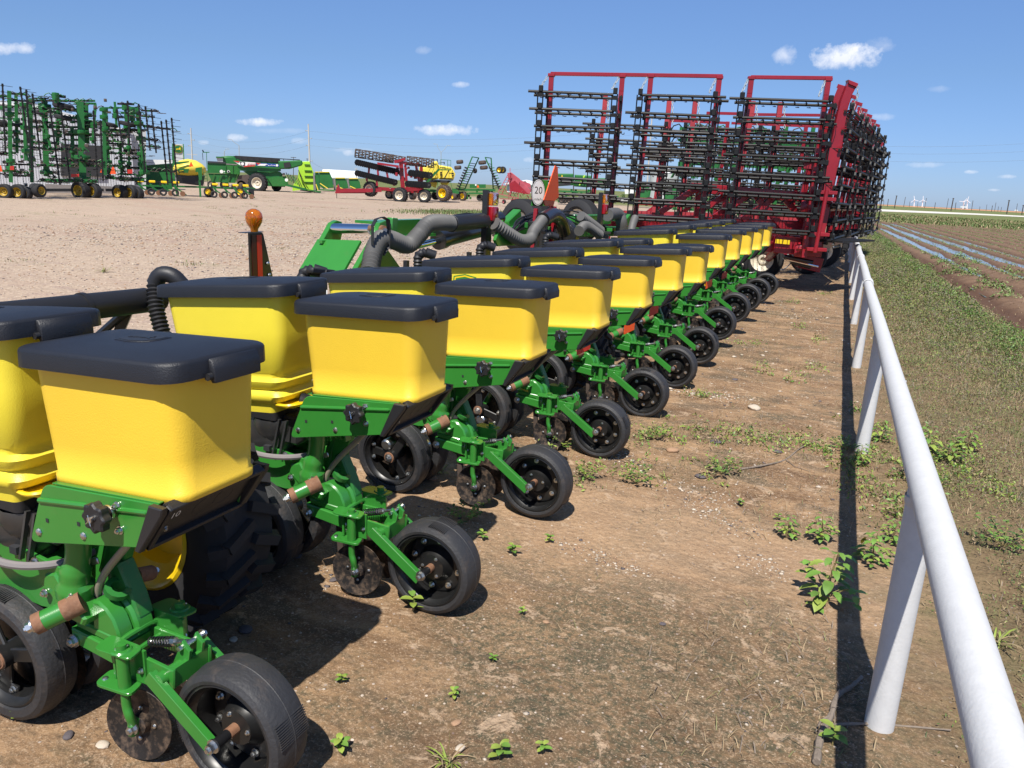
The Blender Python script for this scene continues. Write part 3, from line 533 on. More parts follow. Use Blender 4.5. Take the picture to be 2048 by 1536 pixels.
for i in range(3):
    a = math.pi/2+.55+i*2*math.pi/3; d = V(math.cos(a), 0, math.sin(a)); b.bar(d*.02+V(0, -.02, 0), d*(ri-.02)+V(0, -.005, 0), .045, .014, 'rim_black', up=(0, 1, 0), bev=.004); e = V(-d[2], 0, d[0])
    b.bar(d*(ri-.018)+e*.05+V(0, -.006, 0), d*(ri-.018)-e*.05+V(0, -.006, 0), .022, .012, 'rim_black', up=(0, 1, 0), bev=.003)
    for q_ in (-1, 1): b.hexn(d*(ri-.018)+e*.036*q_+V(0, -.012, 0), (0, -1, 0), .0085, .01)
b.tube([V(0, -.05, 0), V(0, .05, 0)], .034, 'rim_black', 18); b.lathe(V(0, -.05, 0), (0, -1, 0), [(0, .03), (.004, .028), (.004, .02)], 'rust', 16); b.hexn(V(0, -.054, 0), (0, -1, 0), .015, .014)
b.lathe(V(.035, .0, -.055), (0, -1, 0), [(-.02, .03), (.03, .03), (.036, .022), (.036, .0001)], 'zinc', 16)
UM['gauge_wheel'] = b.mesh('gauge_wheel', 30)
b = B(); b.bar(V(x(-2.12), -.04, .2), V(x(-2.0), -.04, .42), .05, .03, g, bev=.004); b.bar(V(x(-2.12), .04, .2), V(x(-2.0), .04, .42), .05, .03, g, bev=.004); UM['gauge_wheel_arm'] = b.mesh('gauge_wheel_arm')
# closing frame: rails, spindle brackets, discs
b = B()
for sg in (-1, 1):
    b.bar(V(x(-1.745), sg*.052, .303), V(x(-1.49), sg*.062, .296), .011, .058, g, bev=.002)
b.bar(V(x(-1.50), -.062, .296), V(x(-1.50), .062, .296), .012, .055, g)
for sg in (-1, 1):
    top = rpoly([(x(-1.725), sg*.06), (x(-1.60), sg*.06), (x(-1.585), sg*.118), (x(-1.71), sg*.128)], .02, 3); zt = .352 if sg < 0 else .375
    b.prism(top, V(0, 0, zt), V(1, 0, 0), V(0, 1, 0), .007, g, bev=.001); b.prism([(p[0]-.01, p[1]) for p in top], V(0, 0, zt-.112), V(1, 0, 0), V(0, 1, 0), .009, g, bev=.001)
    b.bar(V(x(-1.70), sg*.066, zt-.05), V(x(-1.59), sg*.066, zt-.05), .008, .10, g); sp = V(x(-1.638), sg*.098, 0)
    b.tube([sp+V(0, 0, zt-.108), sp+V(0, 0, zt+.001)], .017, g, 14); b.lathe(sp+V(0, 0, zt+.007), (0, 0, 1), [(0, .028), (.004, .024), (.004, .014), (.018, .014), (.019, .0001)], g, 14)
    b.tube([sp+V(-.012, -.012*sg*-1, zt+.012), sp+V(.014, .01, zt+.02)], .0022, 'zinc', 5); b.dome(V(x(-1.71), sg*.10, zt-.103), (0, 0, 1), .009)
    for dx in (-.05, .035): b.hexn(V(x(-1.638)+dx, sg*.072, zt-.06), (0, sg, 0), .007, .008)
    b.bar(V(x(-1.685), sg*.085, zt-.10), V(x(-1.685), sg*.085, zt-.01), .008, .008, g)
    b.tube(spline([sp+V(0, 0, zt-.105), sp+V(0, 0, .19), sp+V(.008, -.0*sg, .16), sp+V(.006, -.012*sg, .12)], 4), .0125, g, 10); b.bar(sp+V(.006, -.012*sg, .14), sp+V(.008, -.012*sg, .09), .02, .03, g, up=(0, 1, 0), bev=.004)
UM['closing_frame'] = b.mesh('closing_frame')
b = B()
for sg in (-1, 1):
    c = V(x(-1.632), sg*.070, .112); n = unit(V(.18, sg, .12)); b.lathe(c, n, [(-.022, .0001), (-.02, .04), (-.004, .095), (-.002, .104), (0, .105), (.0015, .104), (-.012, .04), (-.014, .0001)], 'disc_steel', 36)
    b.lathe(c, n, [(-.014, .03), (.008, .028), (.012, .018), (.012, .0001)], 'disc_steel', 16); b.hexn(c+n*.022, n, .012, .016)
    for a in (0, 1.57, 3.14, 4.71): u_, w_ = perp(n); b.dome(c+n*-.006+(u_*math.cos(a)+w_*math.sin(a))*.045, n, .007)
UM['closing_disc'] = b.mesh('closing_disc')
# press wheel arms with cross tube, spring link
b = B(); A = U(748, 1066, -.085); E_ = U(832, 1157, -.098)
for sg in (-1, 1):
    yy = -.092 if sg < 0 else .085
    a_, e_ = V(A[0], yy, A[2]), V(E_[0], yy, E_[2]); dr = unit(e_-a_); nn = V(-dr[2], 0, dr[0])
    b.bar(a_-dr*.015, e_+dr*.012, .008, .042, g, up=nn, bev=.0015); b.bar(a_-dr*.01+nn*.019+V(0, .006, 0), e_+dr*.005+nn*.019+V(0, .006, 0), .018, .006, g, up=nn)
    b.hexn(V(x(-1.327), yy-.004, .18)-dr*.012*0 if sg < 0 else V(x(-1.327), yy+.004, .18), (0, sg, 0), .0135, .02)
q = A+V(.01, 0, .0); b.tube([V(q[0]+.01, -.088, q[2]), V(q[0]+.01, .082, q[2])], .0195, g, 14)
b.prism([(q[0]-.02, q[2]+.0), (q[0]+.035, q[2]-.005), (q[0]+.045, q[2]+.055), (q[0]+.02, q[2]+.08), (q[0]-.005, q[2]+.03)], V(0, .0, 0), ex, ez, .012, g, bev=.002); b.prism([(q[0]-.02, q[2]+.0), (q[0]+.035, q[2]-.005), (q[0]+.045, q[2]+.055), (q[0]+.02, q[2]+.08), (q[0]-.005, q[2]+.03)], V(0, .045, 0), ex, ez, .012, g, bev=.002)
b.tube([V(q[0]+.02, -.025, q[2]+.062), V(q[0]+.02, .07, q[2]+.062)], .007, 'zinc', 8); b.hexn(V(q[0]+.02, .058, q[2]+.062), (0, 1, 0), .01, .01)
UM['press_wheel_arm'] = b.mesh('press_wheel_arm')
b = B(); s0 = V(x(-1.66), .01, .315); s1 = V(q[0]+.02, .02, q[2]+.062); dd = unit(s1-s0); mid = s0+(s1-s0)*.55
b.tube([mid-dd*.01, s1], .006, 'zinc', 8); b.tube([mid-dd*.02, mid+dd*.012], .012, 'zinc', 6)
u_, w_ = perp(dd); b.tube([s0+dd*(.085*i/70)+(u_*math.cos(i*.75)+w_*math.sin(i*.75))*.013 for i in range(70)], .0026, 'black_paint', 5); b.tube([s0-dd*.01, mid], .004, 'zinc', 6)
UM['down_spring'] = b.mesh('down_spring')
dzu = [0, 0, -.035, -.035, -.035, -.015, -.045, .02, .04, .04, .045, .05]; dzw = [0, 0, 0, 0, 0, 0, .015, .09, .14, .15, .14, .13]
UPPER = ['rear_hopper', 'rear_lid', 'seed_hopper', 'seed_lid', 'hopper_latch', 'side_plate', 'side_plate_far', 'adjuster_knob', 'rear_panel', 'seed_meter', 'linkage_arm', 'chemical_hose']
MID = ['depth_stop', 'depth_stop_far', 'depth_lever', 'seed_tube', 'seed_firmer', 'opener_disc', 'gauge_wheel_arm']
REAR = ['closing_frame', 'closing_disc', 'press_wheel_arm', 'down_spring', 'press_wheel']
for k in range(12):
    yc = PY0+RS*k; du, dw = dzu[k], dzw[k]; dm = (du+dw)/2 if dw > .02 else max(du*.3, -.01)
    if k == 0: dm = 0
    base = bpy.data.objects.new('row_unit', UM['shank_frame']); C.objects.link(base); base.parent = planter; base.location = tuple(V(X0, yc, dm)-PL)
    for grp, dz in ((UPPER, du), (MID, dm), (REAR, dw)):
        for n in grp:
            key = 'rear_panel_numbered' if (n == 'rear_panel' and k == 0) else n
            o = bpy.data.objects.new(n.replace('_far', ''), UM[key]); C.objects.link(o); o.parent = base; o.location = (0, 0, dz-dm)
            if n == 'press_wheel': o.location = (pc[0], pc[1], pc[2]+dz-dm); o.rotation_euler = (0, -1.1*k, 0)
            if n == 'press_wheel_arm' or n == 'adjuster_knob': pass
    for sg in (-1, 1):
        o = bpy.data.objects.new('gauge_wheel', UM['gauge_wheel']); C.objects.link(o); o.parent = base; o.location = (x(-2.105), sg*.095, .207); o.rotation_euler = (math.radians(3*sg), random.uniform(0, 6), 0 if sg < 0 else math.pi)
    o = base.children[-1]
    if k < 3: base['label'] = ['row unit numbered 10 on its black rear panel, nearest the camera', 'row unit just behind the one numbered 10', 'third row unit from the camera'][k]
LP = lambda p: V(*p)-PL
def pbuild(b, name, **k): return sub(b, PL).build(name, planter, **k)
# badge on the third front seed box
b = B(); bc = atY(929, 567, PY0+RS*3-.1405); logo(b, V(bc[0], PY0+RS*3-.1385, bc[2]-.02), V(1, 0, .03), V(0, 0, 1), .066, .062, 'green_paint', 'yellow_paint', edge='yellow_paint')
b.prism([(x_*.084, y_*.078) for x_, y_ in SHIELD], V(bc[0], PY0+RS*3-.137, bc[2]-.02), V(1, 0, .03), V(0, 0, 1), .001, 'green_paint'); pbuild(b, 'badge')
b = B(); q = atY(651, 579, PY0+RS*2-.145); b.bar(q-V(.012, 0, 0), q+V(.012, 0, 0), .001, .05, 'white_print'); b.bar(q+V(-.012, -.001, .012), q+V(.012, -.001, .012), .001, .02, 'red_print'); pbuild(b, 'warning_sticker')
# drive wheels between the rows
b = B(); RT, WT = .41, .29
b.lathe((0, 0, 0), (0, 1, 0), [(-WT/2+.02, .22), (-WT/2, .27), (-WT/2+.005, .34), (-WT/2+.04, .385), (0, .392), (WT/2-.04, .385), (WT/2-.005, .34), (WT/2, .27), (WT/2-.02, .22)], 'tyre_dark', 48)
for i in range(22):
    a = 2*math.pi*i/22
    for sg in (-1, 1):
        aa = a+(0 if sg < 0 else math.pi/22); d0 = V(math.cos(aa), 0, math.sin(aa)); a2 = aa+.14; d1 = V(math.cos(a2), 0, math.sin(a2)); a3 = aa-.03; d2 = V(math.cos(a3), 0, math.sin(a3))
        b.bar(d2*.345+V(0, sg*WT*.50, 0), d0*.392+V(0, sg*WT*.36, 0), .035, .04, 'tyre_dark', up=d0); b.bar(d0*.395+V(0, sg*WT*.40, 0), d1*.398+V(0, 0, 0), .035, .034, 'tyre_dark', up=d0)
b.lathe((0, 0, 0), (0, 1, 0), [(-WT/2+.012, .235), (-WT/2+.005, .225), (-WT/2+.015, .212), (-WT/2+.05, .2), (-WT/2+.08, .165), (-.01, .155), (-.005, .06), (-.03, .05), (-.03, .0001)], 'yellow_paint', 36)
UM['drive_wheel'] = b.mesh('drive_wheel', 35)
def addpart(mesh, name, loc, rot=None, parent=planter, off=PL):
    o = bpy.data.objects.new(name, mesh); C.objects.link(o); o.parent = parent; o.location = tuple(V(*loc)-off)
    if rot: o.rotation_euler = rot
    return o
for ym in (PY0+RS*.49, PY0+RS*3.45+.85, PY0+RS*5.45+.85, PY0+RS*9.55): addpart(UM['drive_wheel'], 'drive_wheel', (-2.13, ym, .412 if ym < 8 else .44))
# toolbar, frame, vacuum pipe
b = B(); b.bar(V(-3.08, .2, .56), V(-3.08, 13.0, .56), .17, .17, 'green_paint', bev=.02)
for yy in np.arange(.8, 13, 1.016): b.bar(V(-3.08, yy-.04, .56), V(-3.08, yy+.04, .56), .2, .2, 'green_dirty', bev=.01)
b.bar(V(-3.6, 5.6, .70), V(-3.6, 10.6, .70), .15, .15, 'green_paint', bev=.01)
for yy in (5.7, 8.2, 10.5): b.bar(V(-3.75, yy, .62), V(-3.0, yy, .62), .12, .12, 'green_paint', bev=.01)
pbuild(b, 'toolbar')
b = B(); vp = [V(-2.72, -.3, 1.10), V(-2.72, 2.30, 1.06)]; b.tube(vp, .052, 'black_plastic', 22); b.tube([V(-2.72, 2.0, 1.066), V(-2.72, 2.02, 1.066)], .056, 'black_plastic', 22)
b.tube([V(-2.72, 2.30, 1.06), V(-2.72, 2.38, 1.055)], .045, 'black_plastic', 22); b.tube([V(-2.9, 2.2, .9), V(-2.72, 2.24, 1.05)], .018, 'black_paint', 8); b.bar(V(-2.86, 2.20, .80), V(-2.76, 2.27, 1.06), .02, .04, 'black_paint')
pbuild(b, 'vacuum_pipe')
def hose(pix, r, name='vacuum_hose', per=.03, m='hose_gray', n=14):
    b = B(); corrug(b, [atX(px, py, X_) for px, py, X_ in pix], r, m, n, per); pbuild(b, name)
hose([(316, 560, -2.67), (311, 566, -2.67), (310, 585, -2.66), (312, 615, -2.64), (325, 665, -2.6), (345, 720, -2.55)], .033, m='black_plastic', per=.016)
b = B(); q = atX(330, 546, -2.62); b.tube(spline([q+V(.05, .04, -.05), q+V(.02, .02, -.012), q+V(-.025, .0, -.01), q+V(-.05, -.01, -.05)], 4), .034, 'black_plastic', 12); pbuild(b, 'hose_elbow')
hose([(740, 545, -2.95), (747, 505, -3.0), (762, 478, -3.03), (785, 480, -3.05), (815, 490, -3.05), (838, 470, -3.05), (858, 448, -3.05), (885, 445, -3.05), (905, 447, -3.05)], .062, n=16)
b = B(); b.tube([atX(902, 448, -3.05), atX(968, 441, -3.05)], .066, 'black_plastic', 18); pbuild(b, 'vacuum_pipe')
hose([(990, 447, -2.95), (1010, 462, -2.9), (1040, 480, -2.85), (1060, 478, -2.85), (1068, 462, -2.88), (1085, 440, -2.92)], .055, n=14)
hose([(1158, 462, -2.9), (1172, 452, -2.92), (1200, 470, -2.85)], .055); hose([(1162, 432, -3.05), (1180, 445, -3.0), (1202, 462, -2.95)], .055)
hose([(1262, 465, -2.8), (1265, 450, -2.85), (1270, 436, -2.9)], .05)
b = B(); b.tube(spline([atX(1085, 440, -2.95), atX(1105, 430, -3.0), atX(1120, 440, -3.0), atX(1128, 465, -3.0)], 5), .075, 'black_paint', 14); pbuild(b, 'vacuum_elbow'); b = B(); b.tube(spline([atX(1215, 430, -3.1), atX(1235, 428, -3.1), atX(1243, 445, -3.05), atX(1243, 470, -3.05)], 5), .08, 'hose_gray', 14); pbuild(b, 'vacuum_elbow'); b = B(); b.lathe(atX(1118, 475, -3.2), (0, -1, 0), [(0, .24), (.1, .24), (.12, .18), (.12, .001)], 'black_paint', 26); pbuild(b, 'vacuum_fan')
# short hose elbows standing behind the seed boxes
for px, py, X_ in ((605, 540, -2.68), (836, 505, -2.7), (960, 490, -2.68), (1092, 470, -2.7)):
    b = B(); q = atX(px, py, X_); corrug(b, [q+V(0, 0, -.25), q+V(0, 0, -.08), q+V(.0, .01, -.02), q+V(.03, .05, .0)], .032, 'black_plastic', 10); b.tube([q+V(.03, .05, 0), q+V(.08, .09, -.02)], .034, 'black_plastic', 10); b.bar(q+V(-.09, 0, -.2), q+V(-.09, 0, -.06), .03, .03, 'black_plastic'); pbuild(b, 'hose_elbow')
b = B(); q = atX(600, 540, -2.66); b.bar(atX(618, 540, -2.62), atX(665, 545, -2.6), .05, .03, 'black_plastic', bev=.006); pbuild(b, 'hose_bracket')
# wing hinge bracket with its pin and cylinder
xb1, xb2 = -3.45, -3.05; b = B()
def PXX(pts, X_): return [(lambda q: (q[1], q[2]))(atX(px, py, X_)) for px, py in pts]
farp = [(585, 560), (660, 443), (668, 440), (676, 443), (690, 462), (672, 482), (640, 482)]
b.prism(PXX([(592, 560), (655, 446), (665, 440), (675, 443), (679, 456), (672, 482), (660, 560)], -3.5), V(-3.5, 0, 0), V(0, 1, 0), ez, .04, 'green_paint', bev=.004)
b.prism(PXX([(690, 560), (746, 462), (750, 445), (762, 440), (773, 446), (776, 462), (768, 500), (800, 545), (800, 560)], -3.1), V(-3.1, 0, 0), V(0, 1, 0), ez, .04, 'green_paint', bev=.004)
q = [atX(638, 482, -3.48), atX(724, 485, -3.12), atX(690, 545, -3.12), atX(600, 545, -3.48)]; nn = unit(np.cross(q[1]-q[0], q[3]-q[0])); b.loft([[p_ for p_ in q], [p_-nn*.02 for p_ in q]], 'green_paint')
b.box(atX(650, 483, -3.42), (.03, .1, .02), 'green_paint'); pbuild(b, 'wing_hinge')
b = B(); pa, pb = atX(668, 457, -3.45), atX(742, 459, -3.1); b.tube([pa, pb], .036, 'chrome', 20); pbuild(b, 'hinge_pin'); b = B(); q = atX(763, 459, -3.06); b.tube([q, q+V(.04, -.03, 0)], .03, 'rust', 14); b.tube([q+V(.04, -.03, 0), q+V(.06, -.045, 0)], .016, 'zinc', 10); pbuild(b, 'pin_end')
b = B(); q = atX(763, 500, -2.95); tp = [atX(745, 490, -2.98), atX(745, 452, -2.98), atX(752, 438, -2.98), atX(765, 434, -2.98), atX(776, 440, -2.98), atX(778, 460, -2.98), atX(776, 492, -2.98), atX(765, 510, -2.98)]
for i in range(len(tp)-1): b.bar(tp[i], tp[i+1], .03, .005, 'black_plastic', up=unit(tp[i]-q+V(0, 0, .001)))
pbuild(b, 'hose_strap')
b = B(); a0, a1 = atX(728, 444, -3.35), atX(965, 438, -3.35); d = unit(a1-a0); b.bar(a0, a1, .16, .02, 'green_paint'); a0, a1 = atX(782, 458, -3.27), atX(970, 448, -3.27)
b.bar(a0, a1+d*.3, .02, .13, 'green_paint'); b.bar(a0-V(0, 0, .06), a1-V(0, 0, .06), .1, .02, 'green_paint'); b.bar(atX(778, 457, -3.2), atX(790, 458, -3.2), .05, .16, 'green_paint', bev=.005); pbuild(b, 'wing_beam')
b = B(); c0, c1, c2 = atX(800, 500, -3.2), atX(880, 480, -3.2), atX(990, 452, -3.2); b.tube([c0, c1], .028, 'chrome', 14); b.tube([c1, c2], .068, 'black_paint', 22); b.tube([c1-unit(c2-c1)*.03, c1+unit(c2-c1)*.06], .078, 'black_paint', 22); b.tube([atX(905, 455, -3.25), atX(1000, 436, -3.25)], .06, 'black_paint', 18); pbuild(b, 'fold_cylinder')
b = B()
for j in range(3): b.tube(spline([atX(870+j*4, 444, -3.3), atX(905, 436-j*2, -3.3), atX(945, 432-j*2, -3.25), atX(968, 444, -3.15)], 5), .009, 'black_plastic', 6)
b.tube([atX(862, 447, -3.3), atX(872, 442, -3.3)], .02, 'zinc', 8); b.tube([atX(887, 438, -3.3), atX(897, 440, -3.3)], .025, 'zinc', 8)
for j in range(9): r_ = random.Random(j); b.tube(spline([atX(1020+r_.uniform(-8, 8), 470, -3.3), atX(1035+j*6, 435+r_.uniform(-9, 9), -3.4), atX(1080+j*8, 428+r_.uniform(-9, 9), -3.3), atX(1110+j*12, 450+r_.uniform(-9, 9), -3.2), atX(1125+j*14, 468, -3.1)], 5), .009, 'black_plastic', 6)
pbuild(b, 'hydraulic_hose')
b = B(); r_ = random.Random(4)   # centre frame clutter: green boxes, brackets and dark valve blocks behind the hoses
b.bar(atX(1000, 470, -3.5), atX(1060, 455, -3.5), .12, .10, 'green_paint', bev=.01); b.bar(atX(1010, 452, -3.6), atX(1035, 428, -3.6), .1, .12, 'green_paint', bev=.01)
b.bar(atX(1140, 440, -3.4), atX(1215, 438, -3.4), .12, .13, 'green_paint', bev=.01); b.bar(atX(1120, 462, -3.3), atX(1260, 462, -3.3), .3, .12, 'green_dirty', bev=.01); b.bar(atX(1240, 460, -3.2), atX(1258, 436, -3.2), .05, .12, 'green_paint'); b.tube([atX(1200, 434, -3.5), atX(1250, 436, -3.3)], .05, 'chrome', 14)
b.prism(PXX([(985, 480), (1000, 440), (1012, 470), (1030, 490), (990, 492)], -2.95), V(-2.95, 0, 0), V(0, 1, 0), ez, .03, 'green_paint', bev=.003)
for i in range(26):
    px = r_.uniform(985, 1260); py = r_.uniform(447, 480)+ (px-1000)*.0; X_ = r_.uniform(-3.6, -3.0); b.box(atX(px, py, X_), (r_.uniform(.04, .14), r_.uniform(.04, .16), r_.uniform(.03, .10)), r_.choice(['black_paint', 'green_paint', 'green_dirty', 'black_plastic', 'zinc', 'casting_gray']), bev=.005, rz=r_.uniform(0, 1))
pbuild(b, 'centre_frame', kind='stuff')
for px, py, r, X_ in ((1047, 432, .33, -3.95), (1162, 426, .33, -4.1)):
    b = B(); c = atX(px, py, X_)-V(0, 0, .12); b.lathe(c, unit(V(.35, 1, 0)), [(-.1, .18), (-.13, .22), (-.12, r-.06), (-.08, r-.01), (.08, r-.01), (.12, r-.06), (.13, .22), (.1, .18)], 'tyre_dark', 36); b.lathe(c, unit(V(.35, 1, 0)), [(-.1, .19), (-.06, .16), (-.05, .001)], 'cream_rim', 24); ax = unit(V(.35, 1, 0))
    for o_ in (-.07, -.035, 0, .035, .07): b.lathe(c+ax*o_, ax, [(-.008, r-.012), (-.006, r), (.006, r), (.008, r-.012)], 'tyre_dark', 36)
    pbuild(b, 'lift_wheel')
# red tags hanging under the rows
for k, (px, py, m) in enumerate(((1168, 692, 'red_tag'), (1259, 654, 'orange_sign'), (1308, 620, 'red_tag'), (1388, 573, 'red_tag'), (1418, 568, 'orange_sign'), (1449, 551, 'red_tag'))):
    b = B(); X_ = -1.66; q = atX(px, py, X_); w_ = .085; b.prism([(-w_, -.05), (w_*.9, -.035), (w_*.9, .04), (.01, .045), (-w_, .035)], q, V(.25, .97, 0.05), V(0, 0, 1), .003, m, bev=.0008); b.tube([q+V(0, 0, .04), q+V(-.02, -.02, .12)], .003, 'black_paint', 5); pbuild(b, 'hanging_tag')
# amber flashing light on its post with reflector stripes
b = B(); bt = [atX(497, 466, -3.02), atX(523, 471, -3.02), atX(521, 560, -3.02), atX(491, 558, -3.02)]; yl, yr_ = bt[0][1], bt[1][1]
b.bar(V(-3.02, (yl+yr_)/2, .6), V(-3.02, (yl+yr_)/2, bt[0][2]), (yr_-yl), .01, 'black_paint', up=(1, 0, 0)); zt = bt[0][2]
for y0_, m in ((yl+.014, 'dark_red_tape'), (yl+(yr_-yl)*.55, 'red_tape')): b.bar(V(-3.013, y0_+.018, zt-.012), V(-3.013, y0_+.018, .9), .036, .003, m, up=(1, 0, 0))
b.prism([(yr_-.003, zt-.005), (yr_+.01, zt-.005), (yr_+.09, zt-.30), (yr_-.003, zt-.30)], V(-3.025, 0, 0), V(0, 1, 0), ez, .008, 'black_paint'); b.dome(V(-3.012, yr_+.035, zt-.17), (1, 0, 0), .011); b.dome(V(-3.012, yr_+.045, zt-.235), (1, 0, 0), .011)
b.bar(V(-3.02, yl-.06, zt+.004), V(-3.02, yr_+.0, zt+.004), .03, .004, 'black_paint'); pbuild(b, 'light_post', label='black post with red reflector stripes and an amber beacon on top')
b = B(); c = V(-3.02, yl+(yr_-yl)*.45, zt+.006); b.lathe(c, (0, 0, 1), [(0, .02), (.015, .021), (.03, .031), (.05, .042), (.075, .046), (.098, .042), (.113, .029), (.121, .012), (.122, .0001)], 'amber', 28); b.lathe(c, (0, 0, 1), [(.0, .015), (.03, .02), (.06, .03), (.07, .012), (.08, .001)], 'zinc', 12)
for i in range(10): a = i*.63; b.bar(c+V(.02*math.cos(a), .02*math.sin(a), .035), c+V(.036*math.cos(a+.6), .036*math.sin(a+.6), .085), .004, .012, 'amber')
pbuild(b, 'beacon_lens')
# rear lamps
for (px, py, X_) in ((985, 397, -3.0), (1210, 397, -3.0)):
    c = atX(px, py, X_); b = B(); b.bar(c+V(-.03, -.07, -.55), c+V(-.03, -.07, .07), .05, .03, 'black_paint', up=(0, 1, 0)); b.bar(c+V(-.02, -.06, -.5), c+V(-.05, -.06, -.2), .012, .025, 'yellow_tank' if px < 1000 else 'black_paint', up=(0, 1, 0)); b.bar(c+V(-.03, -.01, -.5), c+V(-.03, -.01, -.12), .03, .1, 'black_paint', up=(0, 1, 0)); pbuild(b, 'lamp_bracket')
    b = B(); b.box(c+V(0, .01, -.005), (.06, .12, .11), 'amber', bev=.008)
    for i in range(5): b.bar(c+V(.027, -.04+i*.02, -.045), c+V(.027, -.04+i*.02, .035), .006, .004, 'amber')
    pbuild(b, 'amber_lamp'); b = B(); b.box(c+V(0, .01, -.13), (.07, .12, .12), 'red_lens', bev=.008); pbuild(b, 'red_lamp')
# speed sign and slow-vehicle triangle
b = B(); c = atX(1076, 385, -3.25); u = unit(V(.55, .83, 0)); w = V(0, 0, 1); nn = np.cross(u, w); b.prism([(-.07, -.14), (.13, -.14), (.13, .13), (-.03, .13)], c-nn*.02, u, w, .006, 'green_paint', bev=.001)
cir = [(.088*math.cos(a), .142*math.sin(a)) for a in np.linspace(0, 2*math.pi, 37)[:-1]]; b.prism(cir, c, u, w, .003, 'ink'); b.prism([(p_[0]*.93, p_[1]*.94) for p_ in cir], c+nn*.003, u, w, .002, 'sign_white'); b.prism([(p_[0]*.86, p_[1]*.88) for p_ in cir], c+nn*.005, u, w, .001, 'ink'); b.prism([(p_[0]*.82, p_[1]*.85) for p_ in cir], c+nn*.006, u, w, .001, 'sign_white')
put_text(b, '20', .105, c+nn*.0071+w*.02, u, w, 'ink'); put_text(b, 'mile/h', .04, c+nn*.0071-w*.07, u, w, 'ink'); pbuild(b, 'speed_sign', label='oval white sign reading 20 mile/h')
b = B(); X_ = -3.1; Pp = [atX(px, py, X_) for px, py in ((1109, 331), (1114, 334), (1116, 394), (1108, 402), (1086, 400))]; b.prism([(p_[1], p_[2]) for p_ in Pp], V(X_, 0, 0), V(0, 1, 0), ez, .01, 'orange_sign', bev=.002)
b.prism([(p_[1], p_[2]) for p_ in [atX(px, py, X_) for px, py in ((1086, 400), (1108, 402), (1105, 413), (1088, 411))]], V(X_, 0, 0), V(0, 1, 0), ez, .01, 'red_lens', bev=.002); pbuild(b, 'warning_triangle', label='orange slow vehicle triangle turned nearly edge-on')
b = B(); c = atX(1092, 412, -3.15); b.bar(c, c-V(0, 0, .6), .08, .05, 'black_paint'); b.bar(c+V(-.1, -.03, -.03), c+V(-.12, -.03, -.6), .04, .03, 'harrow_red'); b.bar(c+V(.02, .1, 0), c+V(0, .1, -.5), .12, .02, 'harrow_red'); pbuild(b, 'sign_post')
# ------------------------------------------------------------------ white pipe fence
fence = thing('pipe_fence', (fenceX(2.42), 2.42, 0), 'long white painted pipe fence with a single top rail along the dirt strip', 'fence'); FO = V(fenceX(2.42), 2.42, 0)
b = B(); r_ = random.Random(3); RZ = .805; pts = []; rad = []
Y_ = -1.2
while Y_ < 47: pts.append(V(fenceX(Y_)+.002*math.sin(Y_*1.3), Y_, RZ+.004*math.sin(Y_*.7))); rad.append(.0435); Y_ += .25
b.tube(pts, rad, 'pipe_white', 24)
for yj in (8.75, 12.9, 15.6, 21.0, 27, 33): b.tube([V(fenceX(yj), yj-.10, RZ+.003), V(fenceX(yj), yj+.10, RZ+.003)], .0495, 'pipe_white', 24); b.lathe(V(fenceX(yj), yj-.11, RZ+.003), (0, 1, 0), [(-.008, .045), (0, .052), (.012, .0495)], 'pipe_white', 24)
for yj in (3.9,): b.dome(V(fenceX(yj)+.042, yj, RZ+.01), (1, 0, .2), .006, 'pipe_white')
sub(b, FO).build('rail', fence)
for yp in (-.6, 2.42, 5.39, 8.38, 11.4, 14.4, 17.4, 20.4, 23.4, 26.5, 29.5, 32.5, 35.5, 38.5, 41.5, 44.5):
    b = B(); dx = r_.uniform(-.01, .01); b.tube([V(fenceX(yp)+dx, yp, -.1), V(fenceX(yp)+dx*.5, yp, .4), V(fenceX(yp), yp, RZ-.01)], .0435, 'pipe_white', 24)
    b.lathe(V(fenceX(yp), yp, RZ-.055), (0, 0, 1), [(0, .0435), (.012, .0475), (.03, .048)], 'pipe_white', 24); sub(b, FO).build('post', fence)
# ------------------------------------------------------------------ red harrows
uh = unit(V(4.9, 1.5, 0)); nh = V(-uh[1], uh[0], 0); HO = V(-.75, 14.5, 0)
def hp(s, z, d=0): return HO+uh*s+nh*d+V(0, 0, z)
def hpx(px, py, d=0): q = onpl(px, py, HO+nh*d, nh); return float(np.dot(q-HO, uh)), float(q[2])
def bar_mesh(Lr, seed, tines=True):
    r = random.Random(seed); b = B(); a = .0
    b.tube([V(0, 0, 0), V(Lr*.96, 0, 0)], .023, 'harrow_black', 8); b.tube([V(Lr*.06, .09, -.058), V(Lr, .09, -.058)], .023, 'harrow_black', 8)
    n = int(Lr/.19)
    for i in range(n):
        X_ = .1+i*.19; b.tube([V(X_, 0, -.01), V(X_+.05, .09, -.065)], .008, 'harrow_black', 5)
        if tines: b.tube([V(X_, .0, -.02), V(X_+.05, .10, -.03), V(X_+.05, .42, -.01)], .0065, 'harrow_black', 4); b.tube([V(X_+.1, .12, -.09), V(X_+.14, .22, -.09), V(X_+.14, .5, -.06)], .0065, 'harrow_black', 4)
    return b.mesh('harrow_bar')
